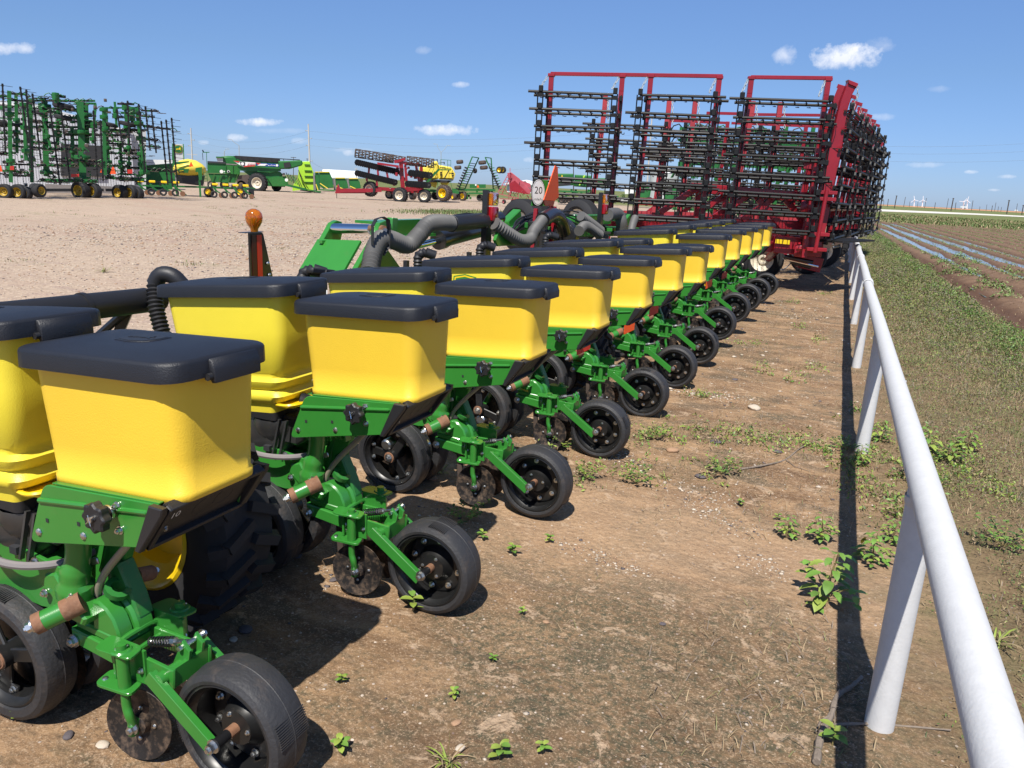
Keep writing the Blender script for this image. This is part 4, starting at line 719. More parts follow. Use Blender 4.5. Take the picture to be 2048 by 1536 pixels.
def section(par, PO, o, u, n, width, ztop, rows, gap, seed, stag=.16, name='harrow_section'):
    """hanging spring-tooth section: rods with clamps, and one bar per row as sub-part"""
    r = random.Random(seed); rot = math.atan2(u[1], u[0]); b = B(); P_ = lambda s, z, d=0: V(s, d, z)
    for s in (width*.07, width*.93):
        b = B()
        for ds, dd in ((-.06, 0), (.03, 0), (.10, .12)): b.tube([P_(s+ds, ztop, dd), P_(s+ds-.0, ztop-gap*(rows-1), dd)], .0125, 'harrow_black', 6)
        for i in range(rows):
            z = ztop-gap*i; b.box(P_(s-.01, z+.05, 0), (.075, .07, .10), 'harrow_black', bev=.008); b.box(P_(s+.09, z-.06, .10), (.06, .06, .09), 'harrow_black', bev=.008)
            b.prism([(s-.04, z-.03), (s+.02, z-.03), (s+.055, z-.09), (s-.07, z-.09)], V(0, -.02, 0), V(1, 0, 0), V(0, 0, 1), .03, 'harrow_black')
        if s < width/2: ob = b.build(name, par, tuple(np.array(o, float)-PO)); ob.rotation_euler = (0, 0, rot)
        else: b.build('hanger', ob)
    M_ = [bar_mesh(width*1.03, seed*3+j) for j in range(2)]
    for i in range(rows):
        q = bpy.data.objects.new('harrow_bar', M_[i % 2]); C.objects.link(q); q.parent = ob; q.location = (r.uniform(-stag, stag*.6), 0, ztop-gap*i); q.rotation_euler = (r.uniform(-.1, .1), r.uniform(-.01, .012), 0)
    return ob
def chain(b, a, e, m='lamp_steel'):
    a = np.array(a, float); e = np.array(e, float); L_ = np.linalg.norm(e-a); n = max(3, int(L_/.055)); t = unit(e-a); u_, w_ = perp(t)
    for i in range(n):
        c = a+(e-a)*(i+.5)/n; s_ = u_ if i % 2 else w_; pts = [c+t*.034*math.cos(q)+s_*.018*math.sin(q) for q in np.linspace(0, 2*math.pi, 9)]; b.tube(pts, .0065, m, 5, cap=False)
def redpost(b, s, zt, zb, d, w=.10, m='harrow_red', lean=0, curve=0):
    P_ = [hp(s-lean, zb, d), hp(s-lean*.4, (zb+zt)/2, d), hp(s, zt-.25, d-curve*.1), hp(s+.0, zt, d-curve*.3)]
    for i in range(3): b.bar(P_[i], P_[i+1]+unit(P_[i+1]-P_[i])*.004, w, w*1.1, m, up=nh, bev=.006)
HP = V(-3.0, 15.6, 0)
har = thing('heavy_harrow', HP, 'dark red folded heavy harrow with three hanging black tooth sections facing the planter', 'harrow', 'red folded harrows in a row along the fence')
secs = [(1063, 1250, 181, 1), (1262, 1450, 186, 2), (1463, 1683, 198, 3)]
for pl, pr_, pt, sd_ in secs:
    s0, zt = hpx(pl+8, pt); s1, _ = hpx(pr_-6, pt+6); section(har, HP, hp(s0, 0), uh, nh, s1-s0, 3.2, 8, {1: .284, 2: .288, 3: .302}[sd_], sd_)
posts = [((1103, 150), (1088, 432)), ((1245, 152), (1219, 430)), ((1302, 152), (1268, 440)), ((1439, 155), (1402, 445)), ((1503, 156), (1455, 450)), ((1657, 159), (1616, 455))]
for a_, e_ in posts:
    b = B(); s1, z1 = hpx(*a_, .2); s0, z0 = hpx(*e_, .2); redpost(b, s1, z1, .62, .22, .085, lean=s1-s0); b.box(hp(s1, z1, .22), (.12, .12, .05), 'harrow_red', bev=.005, rz=math.atan2(uh[1], uh[0])); sub(b, HP).build('mast', har)
    b = B(); chain(b, hp(s1-.06, z1-.03, .15), hp(s1-.16, 3.28, .03)); sub(b, HP).build('chain', har)
for (x0, y0), (x1, y1) in (((1101, 150), (1445, 155)), ((1501, 157), (1664, 159))):
    b = B(); s0, z0 = hpx(x0, y0, .22); s1, z1 = hpx(x1, y1, .22); b.bar(hp(s0, z0+.02, .22), hp(s1, z1+.02, .22), .06, .06, 'harrow_red', up=nh, bev=.004); sub(b, HP).build('top_rail', har)
# base truss
b = B()
def hb(p0, p1, w, d, m='harrow_red', dep=.12): s0, z0 = hpx(*p0, d); s1, z1 = hpx(*p1, d); b.bar(hp(s0, z0, d), hp(s1, z1, d), w, dep, m, up=nh, bev=.008)
hb((1380, 375), (1645, 397), .17, .9, dep=.2)
for p0, p1 in (((1390, 378), (1320, 425)), ((1450, 392), (1405, 418)), ((1500, 388), (1427, 435)), ((1512, 393), (1579, 470)), ((1552, 392), (1484, 440)), ((1566, 393), (1606, 442)), ((1452, 385), (1448, 440)), ((1398, 375), (1392, 445))): hb(p0, p1, .11, .95)
for p0, p1, w in (((1060, 440), (1400, 440), .16), ((1215, 452), (1450, 468), .22), ((1290, 438), (1630, 452), .16), ((1420, 470), (1640, 490), .26), ((1596, 520), (1640, 530), .26), ((1205, 440), (1290, 446), .2)): hb(p0, p1, w, 1.1, dep=.3)
hb((1440, 487), (1545, 492), .2, .8, dep=.3); hb((1545, 487), (1640, 496), .30, .7, dep=.4); 
for i in range(14): s0, z0 = hpx(1400+i*17, 383+i*1.45, .75); b.bar(hp(s0-.06, z0-.09, .75), hp(s0+.05, z0+.06, .75), .02, .03, 'harrow_black', up=nh)
sub(b, HP).build('frame', har)
b = B(); s0, z0 = hpx(1566, 483, .45); b.bar(hp(s0-.13, z0, .46), hp(s0+.12, z0-.01, .46), .075, .006, 'yellow_paint', up=nh); sub(b, HP).build('reflector', har)
b = B(); s0, z0 = hpx(1550, 515, .6); s1, z1 = hpx(1625, 528, .6); b.tube([hp(s0+.15, z0+.03, .6), hp(s1, z1+.03, .6)], .04, 'black_paint', 12); b.tube([hp(s0+.3, z0-.07, .7), hp(s1, z1-.07, .7)], .035, 'black_paint', 12); b.tube([hp(s0+.2, z0-.02, .58), hp(s1+.1, z1-.04, .58)], .02, 'chrome', 8); sub(b, HP).build('cylinder', har)
b = B(); s0, z0 = hpx(1607, 355, .5); b.bar(hp(s0+.1, z0+.35, .5), hp(s0+.02, z0-.35, .5), .1, .1, 'harrow_red', up=nh); b.box(hp(s0+.08, z0+.25, .5), (.2, .15, .22), 'harrow_red', bev=.01); sub(b, HP).build('bracket', har)
def mastpoly(b, pix, d, dep, m='harrow_red'): b.prism([hpx(px, py, d) for px, py in pix], HO+nh*d, uh, ez, dep, m, bev=.006)
b = B(); mp = [(1698, 160), (1716, 168), (1703, 192), (1694, 225), (1683, 300), (1672, 350), (1656, 440), (1640, 507), (1612, 500), (1628, 430), (1645, 350), (1664, 280), (1676, 225), (1684, 196)]
mastpoly(b, mp, .3, -.14); mastpoly(b, [(1697, 159), (1717, 167), (1715, 175), (1698, 168)], .27, -.18)
for py in (385, 398, 468, 498): q = hpx(1650-(py-385)*.18, py, .2); b.box(hp(q[0], q[1], .2), (.34, .3, .06), 'harrow_red', bev=.006, rz=.3)
b.tube([hp(*hpx(1654, 380, .05), .05), hp(*hpx(1630, 505, .05), .05)], .035, 'harrow_red', 10); sub(b, HP).build('wing_arm', har)
b = B(); chain(b, hp(*hpx(1716, 172, .2), .2), hp(*hpx(1714, 202, .2), .2)); sub(b, HP).build('chain', har)
# side wing running back along the fence
vs = unit(V(.075, 1, 0)); vn = V(vs[1], -vs[0], 0); SO = V(-.58, 14.7, 0)
for i, (w, o_) in enumerate(((2.1, 0), (2.1, 2.35), (2.4, 4.75))):
    section(har, HP, SO+vs*(o_)+vn*(.04*i), vs, -vn, w, 3.13, 8, .31, 11+i, .08)
for i in range(7):
    yy = .3+i*1.15; q = SO+vs*yy-vn*.42; b = B(); zt = 3.52-.0*i; P_ = [q+V(-.10, 0, .6), q+V(-.02, 0, 1.9), q+V(.04, 0, 2.9), q+V(.2, 0, zt)]
    for j in range(3): b.bar(P_[j], P_[j+1], .11, .13, 'harrow_red', up=(0, 1, 0), bev=.006)
    b.bar(P_[3]-V(.08, 0, 0), P_[3]+V(.12, 0, -.06), .06, .05, 'harrow_red', up=(0, 1, 0)); sub(b, HP).build('wing_arm', har); b = B(); chain(b, P_[3]+V(.1, 0, -.05), P_[3]+V(.12, 0, -.34)); sub(b, HP).build('chain', har)
b = B()
for z in (.72, 1.5): b.bar(SO-vn*.5+V(0, 0, z), SO+vs*8-vn*.5+V(0, 0, z), .16, .2, 'harrow_red', bev=.01)
for i in range(5): q = SO+vs*(i*1.7)-vn*.5; b.bar(q+V(0, 0, .72), q+vs*1.5+V(0, 0, 1.5), .1, .1, 'harrow_red')
sub(b, HP).build('frame', har)
b = B(); q = SO+vn*.05+V(0, 0, .93); b.bar(q+vs*.1-vn*.1, q+vs*1.6+vn*.3, .5, .03, 'harrow_black'); b.bar(q+vs*.1, q+vs*.1-vn*.35, .04, .05, 'harrow_black'); chain(b, q+V(0, .1, -.1), q+vs*1.0+V(0, 0, -.12)); sub(b, HP).build('folded_bar', har)
def cartwheel(par, PO, c, ax, r, w, rim='cream_rim', name='wheel', lug=False, tread='tyre_dark', n=36):
    ax = unit(ax); b = B(); c = np.array(c, float)-PO; h = w/2
    b.lathe(c, ax, [(-h+.03, r*.56), (-h+.005, r*.6), (-h, r*.85), (-h+w*.12, r*.97), (0, r), (h-w*.12, r*.97), (h, r*.85), (h-.005, r*.6), (h-.03, r*.56)], tread, n)
    if lug:
        u_, w_ = perp(ax)
        for i in range(20):
            a = i*math.pi/10; d0 = u_*math.cos(a)+w_*math.sin(a); d1 = u_*math.cos(a+.22)+w_*math.sin(a+.22); b.bar(c+d0*r*.985-ax*h*.9, c+d1*r*1.0, r*.09, r*.07, tread, up=d0); b.bar(c+d1*r*.985+ax*h*.9, c+d0*r*1.0, r*.09, r*.07, tread, up=d0)
    o = b.build(name, par); b = B(); s_ = -1 if np.dot(ax, c+PO-O) > 0 else 1
    b.lathe(c, ax*s_, [(h-.04, r*.565), (h-.005, r*.57), (h-.015, r*.53), (h-w*.3, r*.47), (h-w*.42, r*.3), (h-w*.3, r*.22), (h-w*.3, r*.13), (h-w*.45, r*.12), (h-w*.45, .0001)], rim, 28)
    for i in range(6): a = i*math.pi/3; u_, w_ = perp(ax); b.dome(c+ax*s_*(h-w*.36)+(u_*math.cos(a)+w_*math.sin(a))*r*.28, ax*s_, r*.03, 'brown_steel')
    b.build('rim', o); return o
ax_h = unit(V(.12, 1, 0))
cartwheel(har, HP, hp(*hpx(1527, 518, 2.2), 2.2)*V(1, 1, 0)+V(0, 0, .40), ax_h, .40, .26); cartwheel(har, HP, V(-2.15, 17.0, .40), ax_h, .40, .26); cartwheel(har, HP, V(-1.15, 18.6, .40), ax_h, .40, .26); cartwheel(har, HP, V(-.95, 20.9, .40), ax_h, .40, .26)
b = B(); b.tube([hp(-.9, .42, 2.4), hp(.2, .42, 3.4)], .06, 'harrow_red', 8); b.tube([hp(-.4, .42, 2.2), hp(-.3, .8, 1.4)], .08, 'harrow_red', 8); q = hp(-.15, .45, 2.0); b.tube(spline([q, q+V(.12, 0, .12), q+V(.2, 0, .0), q+V(.05, 0, -.2), q+V(-.02, 0, -.22)], 4), .012, 'sign_white', 5); sub(b, HP).build('axle', har)
# rear half of the first harrow: second wing, seen behind
for (s0, w, sd_, rows) in ((-4.25, 1.75, 21, 7), (-2.35, 1.75, 22, 7), (-.55, 1.3, 23, 7)): section(har, HP, hp(s0, 0, 3), uh, nh, w, 2.94, rows, .3, sd_)
for a_, e_ in (((1211, 192), (1179, 424)), ((1339, 198), (1305, 428)), ((1391, 200), (1355, 424)), ((1506, 203), (1456, 430)), ((1561, 205), (1528, 400))):
    b = B(); s1, z1 = hpx(*a_, 3.3); s0, z0 = hpx(*e_, 3.3); redpost(b, s1, z1, .7, 3.3, .10, 'faded_red', lean=s1-s0); sub(b, HP).build('mast', har); b = B(); chain(b, hp(s1+.06, z1-.05, 3.2), hp(s1+.1, 3.0, 3.05)); sub(b, HP).build('chain', har)
for (x0, y0), (x1, y1) in (((1413, 226), (1500, 228)), ((1507, 229), (1680, 231))):
    b = B(); s0, z0 = hpx(x0, y0, 5.2); s1, z1 = hpx(x1, y1, 5.2); b.bar(hp(s0, z0, 5.2), hp(s1, z1, 5.2), .06, .06, 'harrow_red', up=nh); sub(b, HP).build('top_rail', har)
b = B()
for p0, p1, w in (((1150, 425), (1420, 432), .14), ((1480, 430), (1600, 440), .14)):
    s0, z0 = hpx(*p0, 3.4); s1, z1 = hpx(*p1, 3.4); b.bar(hp(s0, z0, 3.4), hp(s1, z1, 3.4), w, .2, 'faded_red', up=nh)
sub(b, HP).build('frame', har)
# second harrow further along
HP2 = V(-2.0, 23.0, 0); har2 = thing('heavy_harrow', HP2, 'farther red harrow standing behind the first, seen through its bars', 'harrow', 'red folded harrows in a row along the fence')
for (s0, w, sd_, d) in ((-2.5, 1.9, 31, 7.5), (-.5, 2.0, 32, 7.5), (-1.6, 1.8, 34, 9.5), (.3, 1.5, 35, 9.5)): section(har2, HP2, hp(s0, 0, d), uh, nh, w, 3.2, 9, .31, sd_)
for s, d in ((-2.3, 7.8), (-.8, 7.8), (-.35, 7.8), (1.2, 7.8), (-.9, 10), (.9, 10)):
    b = B(); redpost(b, s, 3.5, .6, d, .09, 'harrow_red', lean=.1); sub(b, HP2).build('mast', har2)
for a_, e_ in ((-.7, 1.8), (-2.4, -.75)): b = B(); b.bar(hp(a_, 3.47, 7.8), hp(e_, 3.47, 7.8), .06, .06, 'harrow_red', up=nh); sub(b, HP2).build('top_rail', har2)
b = B()
for z in (.75, 1.35): b.bar(hp(-3, z, 8.6), hp(1.6, z, 8.6), .2, .2, 'harrow_red', up=nh)
for i in range(5): b.bar(hp(-3+i*.9, .75, 8.5), hp(-2.3+i*.9, 1.35, 8.5), .1, .1, 'harrow_red', up=nh)
sub(b, HP2).build('frame', har2)
SO2 = V(-.10, 23.4, 0)
for i in range(2): section(har2, HP2, SO2+vs*(i*2.3), vs, -vn, 2.1, 3.1, 8, .33, 41+i, .08)
for i in range(4):
    q = SO2+vs*(i*1.2+.3)-vn*.42; b = B(); P_ = [q+V(-.1, 0, .6), q+V(0, 0, 2.8), q+V(.2, 0, 3.45)]
    for j in range(2): b.bar(P_[j], P_[j+1], .11, .13, 'harrow_red', up=(0, 1, 0))
    sub(b, HP2).build('wing_arm', har2)
for xw, yw in ((-.85, 24.5), (-2.6, 22.5)): cartwheel(har2, HP2, V(xw, yw, .4), ax_h, .4, .26)
# green folded cultivator behind both
GP = V(-3.5, 29.5, 0); gc_ = thing('field_cultivator', GP, 'green folded cultivator behind the red harrows, dense with black shanks', 'cultivator', 'folded green cultivators')
rr_ = random.Random(12)
def dense_cult(th, PO, s0, s1, d0, z0, z1, seed, dens=1.0):
    r = random.Random(seed)
    for i in range(int((s1-s0)/.62)):
        s = s0+.3+i*.62+r.uniform(-.1, .1); b = B(); d = d0+r.uniform(0, 1.6); b.bar(hp(s, z0, d), hp(s+.1, z1-r.uniform(0, .7), d), .12, .12, 'green_far', up=nh); sub(b, PO).build('upright', th)
    for i in range(9):
        z = z0+.2+(z1-z0-.3)*i/9; b = B(); b.bar(hp(s0+r.uniform(0, .5), z, d0+.5), hp(s1-r.uniform(0, .4), z, d0+.5), .09, .09, 'green_far' if i % 2 else 'harrow_black', up=nh)
        for j in range(int((s1-s0)/.34*dens)):
            s = s0+r.uniform(.1, s1-s0-.1); d = d0+r.uniform(-.3, .6); c = hp(s, z, d); k = r.choice((-1, 1)); b.tube([c, c+uh*.12*k+V(0, 0, .12), c+uh*.3*k+V(0, 0, .05), c+uh*.38*k+V(0, 0, -.12)], .022, r.choice(['harrow_black', 'brown_steel', 'green_far']), 5)
            if r.random() < .4: b.box(c+V(0, 0, -.05), (.14, .14, .14), 'green_far')
        sub(b, PO).build('tool_bar', th)
dense_cult(gc_, GP, -1.6, 3.7, 14, .5, 4.3, 5, 1.3)
for s in (-1.2, .4, 1.8, 3.3): cartwheel(gc_, GP, hp(s, .38, 14.5), V(1, .3, 0), .38, .26, 'yellow_paint')
for s, z in ((-1.9, 3.1), (-2.3, 2.9)): cartwheel(gc_, GP, hp(s, z, 14.5), V(.2, .3, 1), .38, .26, 'brown_steel')
# ------------------------------------------------------------------ far yard
class Face:
    """an upright plane through the ground point seen at (px,py), facing the viewer; P gives points on it or d metres behind"""
    def __init__(s, px, py, dist=None):
        if dist is None: q = gp(px, py)
        else: d = dirpx(px, py); d[2] = 0; d = unit(d); q = O*V(1, 1, 0)+d*dist
        s.o = q*V(1, 1, 0); s.f = unit(s.o); s.r = V(s.f[1], -s.f[0], 0); s.D = np.linalg.norm(s.o)
    def P(s, px, py, d=0): return onpl(px, py, s.o+s.f*d, s.f)
    def xz(s, px, py, d=0): q = s.P(px, py, d)-s.o; return float(np.dot(q, s.r)), float(q[2])
    def at(s, u, z, d=0): return s.o+s.r*u+s.f*d+V(0, 0, z)
    def pr(s, b, pix, d, dep, m, bev=0): b.prism([s.xz(*p, d) for p in pix], s.o+s.f*d, s.r, ez, -dep, m, bev=bev)
    def m(s, px): return px*s.D/F*.97
    def bar(s, b, p0, p1, w, m, d=0, dep=None, d1=None): b.bar(s.P(*p0, d), s.P(*p1, d if d1 is None else d1), s.m(w), dep or s.m(w), m, up=s.f)
def fin(b, f, name, th=None, **k): sub(b, f.o); return b.build(name, th, (0, 0, 0) if th else tuple(f.o), **k)
def swheel(f, th, px, py, r, yaw=.5, w=None, rim='yellow_paint', d=0, tread='tyre_dark', lug=False, tilt=0):
    c = f.P(px, py, d); rr2 = f.m(r); ax = unit(f.f*math.cos(yaw)+f.r*math.sin(yaw)+V(0, 0, tilt)); return cartwheel(th, f.o, c, ax, rr2, f.m(w or r*.75), rim, lug=lug, tread=tread, n=24)
# -- folded cultivators at the left
def cult(anchor, label, ups, hbs, hus, wheels, flats, seed, lights=(), depth=2.5):
    f = Face(*anchor); th = thing('field_cultivator', f.o, label, 'cultivator', 'folded green cultivators'); r = random.Random(seed)
    for (x0, y0, x1, y1, w) in ups:
        b = B(); d = r.uniform(.3, depth); f.bar(b, (x0, y0), (x1, y1), w, 'green_far', d)
        for j in range(3): t_ = r.random(); c = f.P(x0+(x1-x0)*t_, y0+(y1-y0)*t_, d); b.box(c, (f.m(w*1.7), f.m(w*1.7), f.m(7)), 'green_far', bev=.02)
        fin(b, f, 'upright', th)
    for (x0, y0, x1, y1, w, m) in hbs:
        b = B(); d = r.uniform(.2, depth); f.bar(b, (x0, y0), (x1, y1), w*1.15, 'green_far' if m == 'g' else 'harrow_black', d)
        n = max(2, int(abs(x1-x0)/6))
        for j in range(n):
            t_ = (j+r.random())/n; c = f.P(x0+(x1-x0)*t_, y0+(y1-y0)*t_, d-.1); k = r.choice((-1, 1)); s_ = f.m(1)
            if r.random() < .55: b.tube([c, c+f.r*4*s_*k+V(0, 0, 3.5*s_), c+f.r*9*s_*k+V(0, 0, 1*s_), c+f.r*12*s_*k-V(0, 0, 3*s_)], s_*.75, r.choice(['harrow_black', 'brown_steel', 'brown_steel', 'green_far']), 5)
            else: b.box(c, (s_*3.6, s_*3.6, s_*3.6), r.choice(['green_far', 'black_paint']), bev=.02)
            if r.random() < .35: e = c+f.r*12*s_*k-V(0, 0, 3*s_); b.bar(e-f.r*5*s_, e+f.r*5*s_, 3*s_, s_, 'brown_steel')
        fin(b, f, 'tool_bar', th)
    xa_, xb_ = min(u[0] for u in ups), max(u[0] for u in ups)
    for k_ in range(16):
        y_ = r.uniform(min(u[1] for u in ups)+25, 372); xs_ = r.uniform(xa_-4, xa_+(xb_-xa_)*.6); b = B(); d = r.uniform(1.5, depth+1.5); e_ = xs_+r.uniform(18, 50); f.bar(b, (xs_, y_), (e_, y_+r.uniform(0, 3)), r.uniform(1.6, 3), r.choice(['harrow_black', 'harrow_black', 'green_far', 'green_dirty']), d)
        for j in range(5): px = r.uniform(xs_, e_); c = f.P(px, y_, d-.1); s_ = f.m(1); b.tube([c-V(0, 0, 3*s_), c+f.r*2*s_, c+V(0, 0, r.uniform(2, 6)*s_)], s_*.8, r.choice(['harrow_black', 'brown_steel']), 5)
        fin(b, f, 'tool_bar', th)
    for (x0, y0, x1, y1, side) in hus:
        b = B(); d = r.uniform(-.8, .1); f.bar(b, (x0, y0), (x1, y1), 2.6, 'harrow_black', d); n = max(3, int((y1-y0)/12))
        for j in range(n):
            t_ = (j+.3)/n; c = f.P(x0+(x1-x0)*t_, y0+(y1-y0)*t_, d); s_ = f.m(1); b.box(c, (s_*2.4, s_*2.6, s_*3.4), 'harrow_black'); b.tube([c, c+f.r*side*s_*14-V(0, 0, s_*.8)], s_*.35, 'harrow_black', 4)
        fin(b, f, 'harrow_upright', th)
    for (px, py, rad, yaw) in wheels: swheel(f, th, px, py, rad*1.08, yaw, rad*1.1, d=.5, rim='rim_yellow_shaded')
    for (px, py, w, h) in flats:
        b = B(); c = f.P(px, py, 1.0); b.lathe(c, unit(V(.15, .1, 1)), [(-f.m(h)*.5, f.m(w)*.5), (-f.m(h)*.62, f.m(w)*.8), (-f.m(h)*.3, f.m(w)), (f.m(h)*.3, f.m(w)), (f.m(h)*.62, f.m(w)*.8), (f.m(h)*.5, f.m(w)*.5)], 'tyre_dark', 20); b.tube([c-V(0, 0, f.m(h)*.4), c+V(0, 0, f.m(h)*.4)], f.m(w)*.55, 'brown_steel', 14); fin(b, f, 'wing_wheel', th)
    b = B()
    for i in range(int(60)):
        px = r.uniform(min(u[0] for u in ups)-8, max(u[0] for u in ups)+8); py = r.uniform(min(u[1] for u in ups)+6, max(u[3] for u in ups)); c = f.P(px, py, r.uniform(.2, depth)); s_ = f.m(1); b.box(c, (s_*r.uniform(2, 8), s_*r.uniform(2, 6), s_*r.uniform(1.5, 6)), r.choice(['green_far', 'green_far', 'black_paint', 'brown_steel', 'casting_gray']), bev=.01, rz=r.uniform(0, 3))
    fin(b, f, 'bracket', th, kind='stuff')
    b = B(); b.bar(f.P(min(u[0] for u in ups), 380, 1), f.P(max(u[0] for u in ups), 380, 1), f.m(5), f.m(5), 'black_paint', up=f.f); fin(b, f, 'axle', th)
    for (px, py, w, h, tri) in lights:
        b = B()
        if tri: f.pr(b, [(px-w, py+h), (px-w*.25, py-h), (px+w*.25, py-h), (px+w, py+h)], -.9, .03, 'orange_sign')
        else: f.pr(b, [(px-w, py-h), (px+w, py-h), (px+w, py+h), (px-w, py+h)], -.9, .05, 'red_print')
        fin(b, f, 'warning_light', th)
q = lambda x_, y_: (x_/4.096, 150+y_/4.096)
def qs(*a): return tuple(v for i in range(0, 4, 2) for v in q(a[i], a[i+1]))+tuple(a[4:])
cult((20, 397), 'green folded cultivator at the far left edge with raised black harrow bars', [qs(75, 130, 90, 880, 6), qs(130, 145, 140, 640, 5), qs(195, 230, 215, 700, 6), qs(250, 210, 262, 880, 6), qs(-60, 150, -50, 900, 6)],
     [qs(-40, 170, 60, 175, 3, 'g'), qs(60, 150, 220, 160, 3, 'g'), qs(-40, 260, 110, 265, 2.5, 'k'), qs(60, 400, 200, 410, 3, 'g'), qs(-40, 480, 130, 470, 3, 'g'), qs(60, 580, 340, 600, 2.5, 'k'), qs(-20, 640, 120, 640, 2.5, 'k'), qs(60, 205, 240, 215, 2.5, 'k'), qs(-20, 780, 240, 800, 3, 'g'), qs(80, 730, 250, 735, 2.5, 'k')],
     [qs(20, 70, 45, 640, 1), qs(165, 95, 232, 560, 1), qs(215, 120, 262, 770, 1), qs(265, 150, 335, 690, 1), qs(-60, 60, -40, 640, 1)], [(10, 383, 12, .5), (38, 384, 12.5, .6), (78, 381, 11, -.7), (50, 386, 11, .6)], [(-2, 246, 12, 9), (32, 250, 12, 4), (75, 226, 9, 4)], 1, lights=[(1, 337, 4, 6, 1), (24, 336, 4, 4, 0)])
cult((170, 396), 'tallest green folded cultivator at left, tyre hanging flat near its top', [qs(365, 220, 380, 830, 9), qs(480, 200, 470, 600, 6), qs(590, 420, 600, 760, 6), qs(655, 220, 680, 850, 11), qs(700, 240, 710, 560, 9), qs(455, 160, 460, 230, 5), qs(780, 240, 760, 560, 5), qs(850, 270, 860, 820, 6), qs(330, 260, 420, 620, 4)],
     [qs(280, 210, 780, 212, 3, 'g'), qs(290, 300, 480, 300, 3.5, 'g'), qs(270, 425, 760, 428, 3.2, 'g'), qs(240, 380, 520, 395, 3, 'k'), qs(520, 490, 1040, 495, 3, 'k'), qs(110, 545, 470, 560, 3, 'k'), qs(340, 605, 700, 612, 3.5, 'g'), qs(300, 738, 1000, 745, 3.5, 'g'), qs(560, 700, 860, 712, 3, 'k'), qs(330, 270, 560, 285, 3, 'k'), qs(560, 290, 720, 300, 3, 'k'), qs(600, 380, 860, 390, 2.5, 'k'), qs(620, 230, 790, 235, 3, 'g'), qs(330, 860, 800, 870, 5, 'g'), qs(420, 165, 540, 180, 4, 'k'), qs(450, 340, 620, 350, 3, 'g'), qs(260, 190, 400, 192, 2, 'k')],
     [qs(410, 280, 492, 900, 1), qs(495, 250, 575, 870, 1), qs(765, 290, 800, 860, -1), qs(822, 370, 845, 870, -1), qs(240, 640, 250, 790, 1)], [(162, 381, 15, .75), (187, 382, 13, .75)], [(127, 212, 17, 8), (126, 235, 14, 6)], 2, lights=[(150, 351, 8, 3, 0)])
cult((262, 397), 'green folded cultivator with slanting black harrow bars reaching right against the sky', [qs(940, 220, 955, 420, 4), qs(1025, 260, 1040, 460, 5), qs(1120, 270, 1190, 800, 7), qs(1075, 260, 1085, 420, 5), qs(865, 320, 900, 850, 5), qs(985, 560, 1000, 820, 5), qs(1150, 640, 1160, 830, 5), qs(870, 270, 880, 500, 4), qs(1050, 430, 1060, 800, 4)],
     [qs(850, 270, 1140, 268, 2.5, 'g'), qs(960, 235, 1100, 240, 3, 'k'), qs(1155, 290, 1300, 297, 2.8, 'k'), qs(1170, 420, 1400, 445, 3, 'k'), qs(1150, 520, 1290, 535, 3, 'k'), qs(1180, 580, 1320, 592, 2.5, 'k'), qs(1150, 335, 1270, 345, 2.5, 'k'), qs(880, 640, 1190, 645, 3, 'g'), qs(980, 680, 1140, 685, 2.5, 'k'), qs(1000, 750, 1440, 790, 3, 'k'), qs(860, 840, 1180, 860, 4, 'g'), qs(880, 560, 1080, 570, 2.5, 'k'), qs(990, 310, 1140, 315, 3, 'g'), qs(900, 450, 1160, 455, 3, 'g')],
     [qs(955, 280, 1010, 600, 1), qs(1045, 210, 1062, 580, 1), qs(1135, 235, 1192, 800, 1), qs(1190, 255, 1230, 620, 1), qs(1240, 280, 1280, 640, 1), qs(1320, 375, 1375, 900, 1), qs(1360, 365, 1410, 890, 1), qs(1405, 350, 1455, 920, 1)], [(240, 385, 13, .75), (262, 385, 13, .75), (275, 387, 11, .8), (71, 379, 10, -.8)], [(218, 249, 15, 6), (255, 248, 14, 6)], 3, lights=[(226, 341, 6, 7, 1), (260, 343, 5, 4, 0), (203, 342, 3, 3, 1)])
# -- metal building
f = Face(200, 381.5); f2 = f; bld = thing('metal_building', f.o, 'pale corrugated metal building with a wide dark doorway behind the folded cultivators', 'building')
b = B(); f.pr(b, [(-60, 196), (60, 205), (265, 262), (265, 384), (-60, 373)], 1, 12, 'metal_wall'); fin(b, f, 'wall', bld)
b = B(); x0, x1 = f.xz(-60, 300, 1)[0], f.xz(265, 300, 1)[0]; n = 60
for i in range(n):
    u_ = x0+(x1-x0)*i/n; tt = (i/n); zt = f.xz(-60+325*tt, 205 if tt < .37 else 205+57*(tt-.37)/.63, 1)[1]-.1; b.bar(f.at(u_, 0, .97), f.at(u_, zt, .97), .22, .12, 'metal_wall', up=f.f)
fin(b, f, 'wall_rib', bld, kind='stuff')
b = B(); f.pr(b, [(265, 262), (292, 258), (292, 382), (265, 384)], 1.5, 10, 'roof_gray'); fin(b, f, 'side_wall', bld)
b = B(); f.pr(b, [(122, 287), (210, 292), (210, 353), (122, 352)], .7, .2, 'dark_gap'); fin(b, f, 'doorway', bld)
b = B(); f.bar(b, (-60, 203), (60, 211), 3, 'barn_white', .8); f.bar(b, (60, 211), (268, 265), 3, 'barn_white', .8); fin(b, f, 'roof_edge', bld)
b = B(); f.pr(b, [(90, 368), (250, 374), (250, 388), (90, 385)], -8, .4, 'ring_gray'); b.build('low_wall', label='low pale corrugated wall behind the cultivator wheels', category='wall')
f = Face(310, 378); b = B(); f.pr(b, [(278, 328), (290, 319), (345, 320), (345, 326), (278, 332)], 0, 3, 'barn_white'); f.pr(b, [(281, 331), (345, 327), (345, 379), (281, 378)], .3, 2.4, 'green_far'); b.build('trailer', label='green wagon with a cream tarp roof behind the slanting harrow bars', category='wagon')
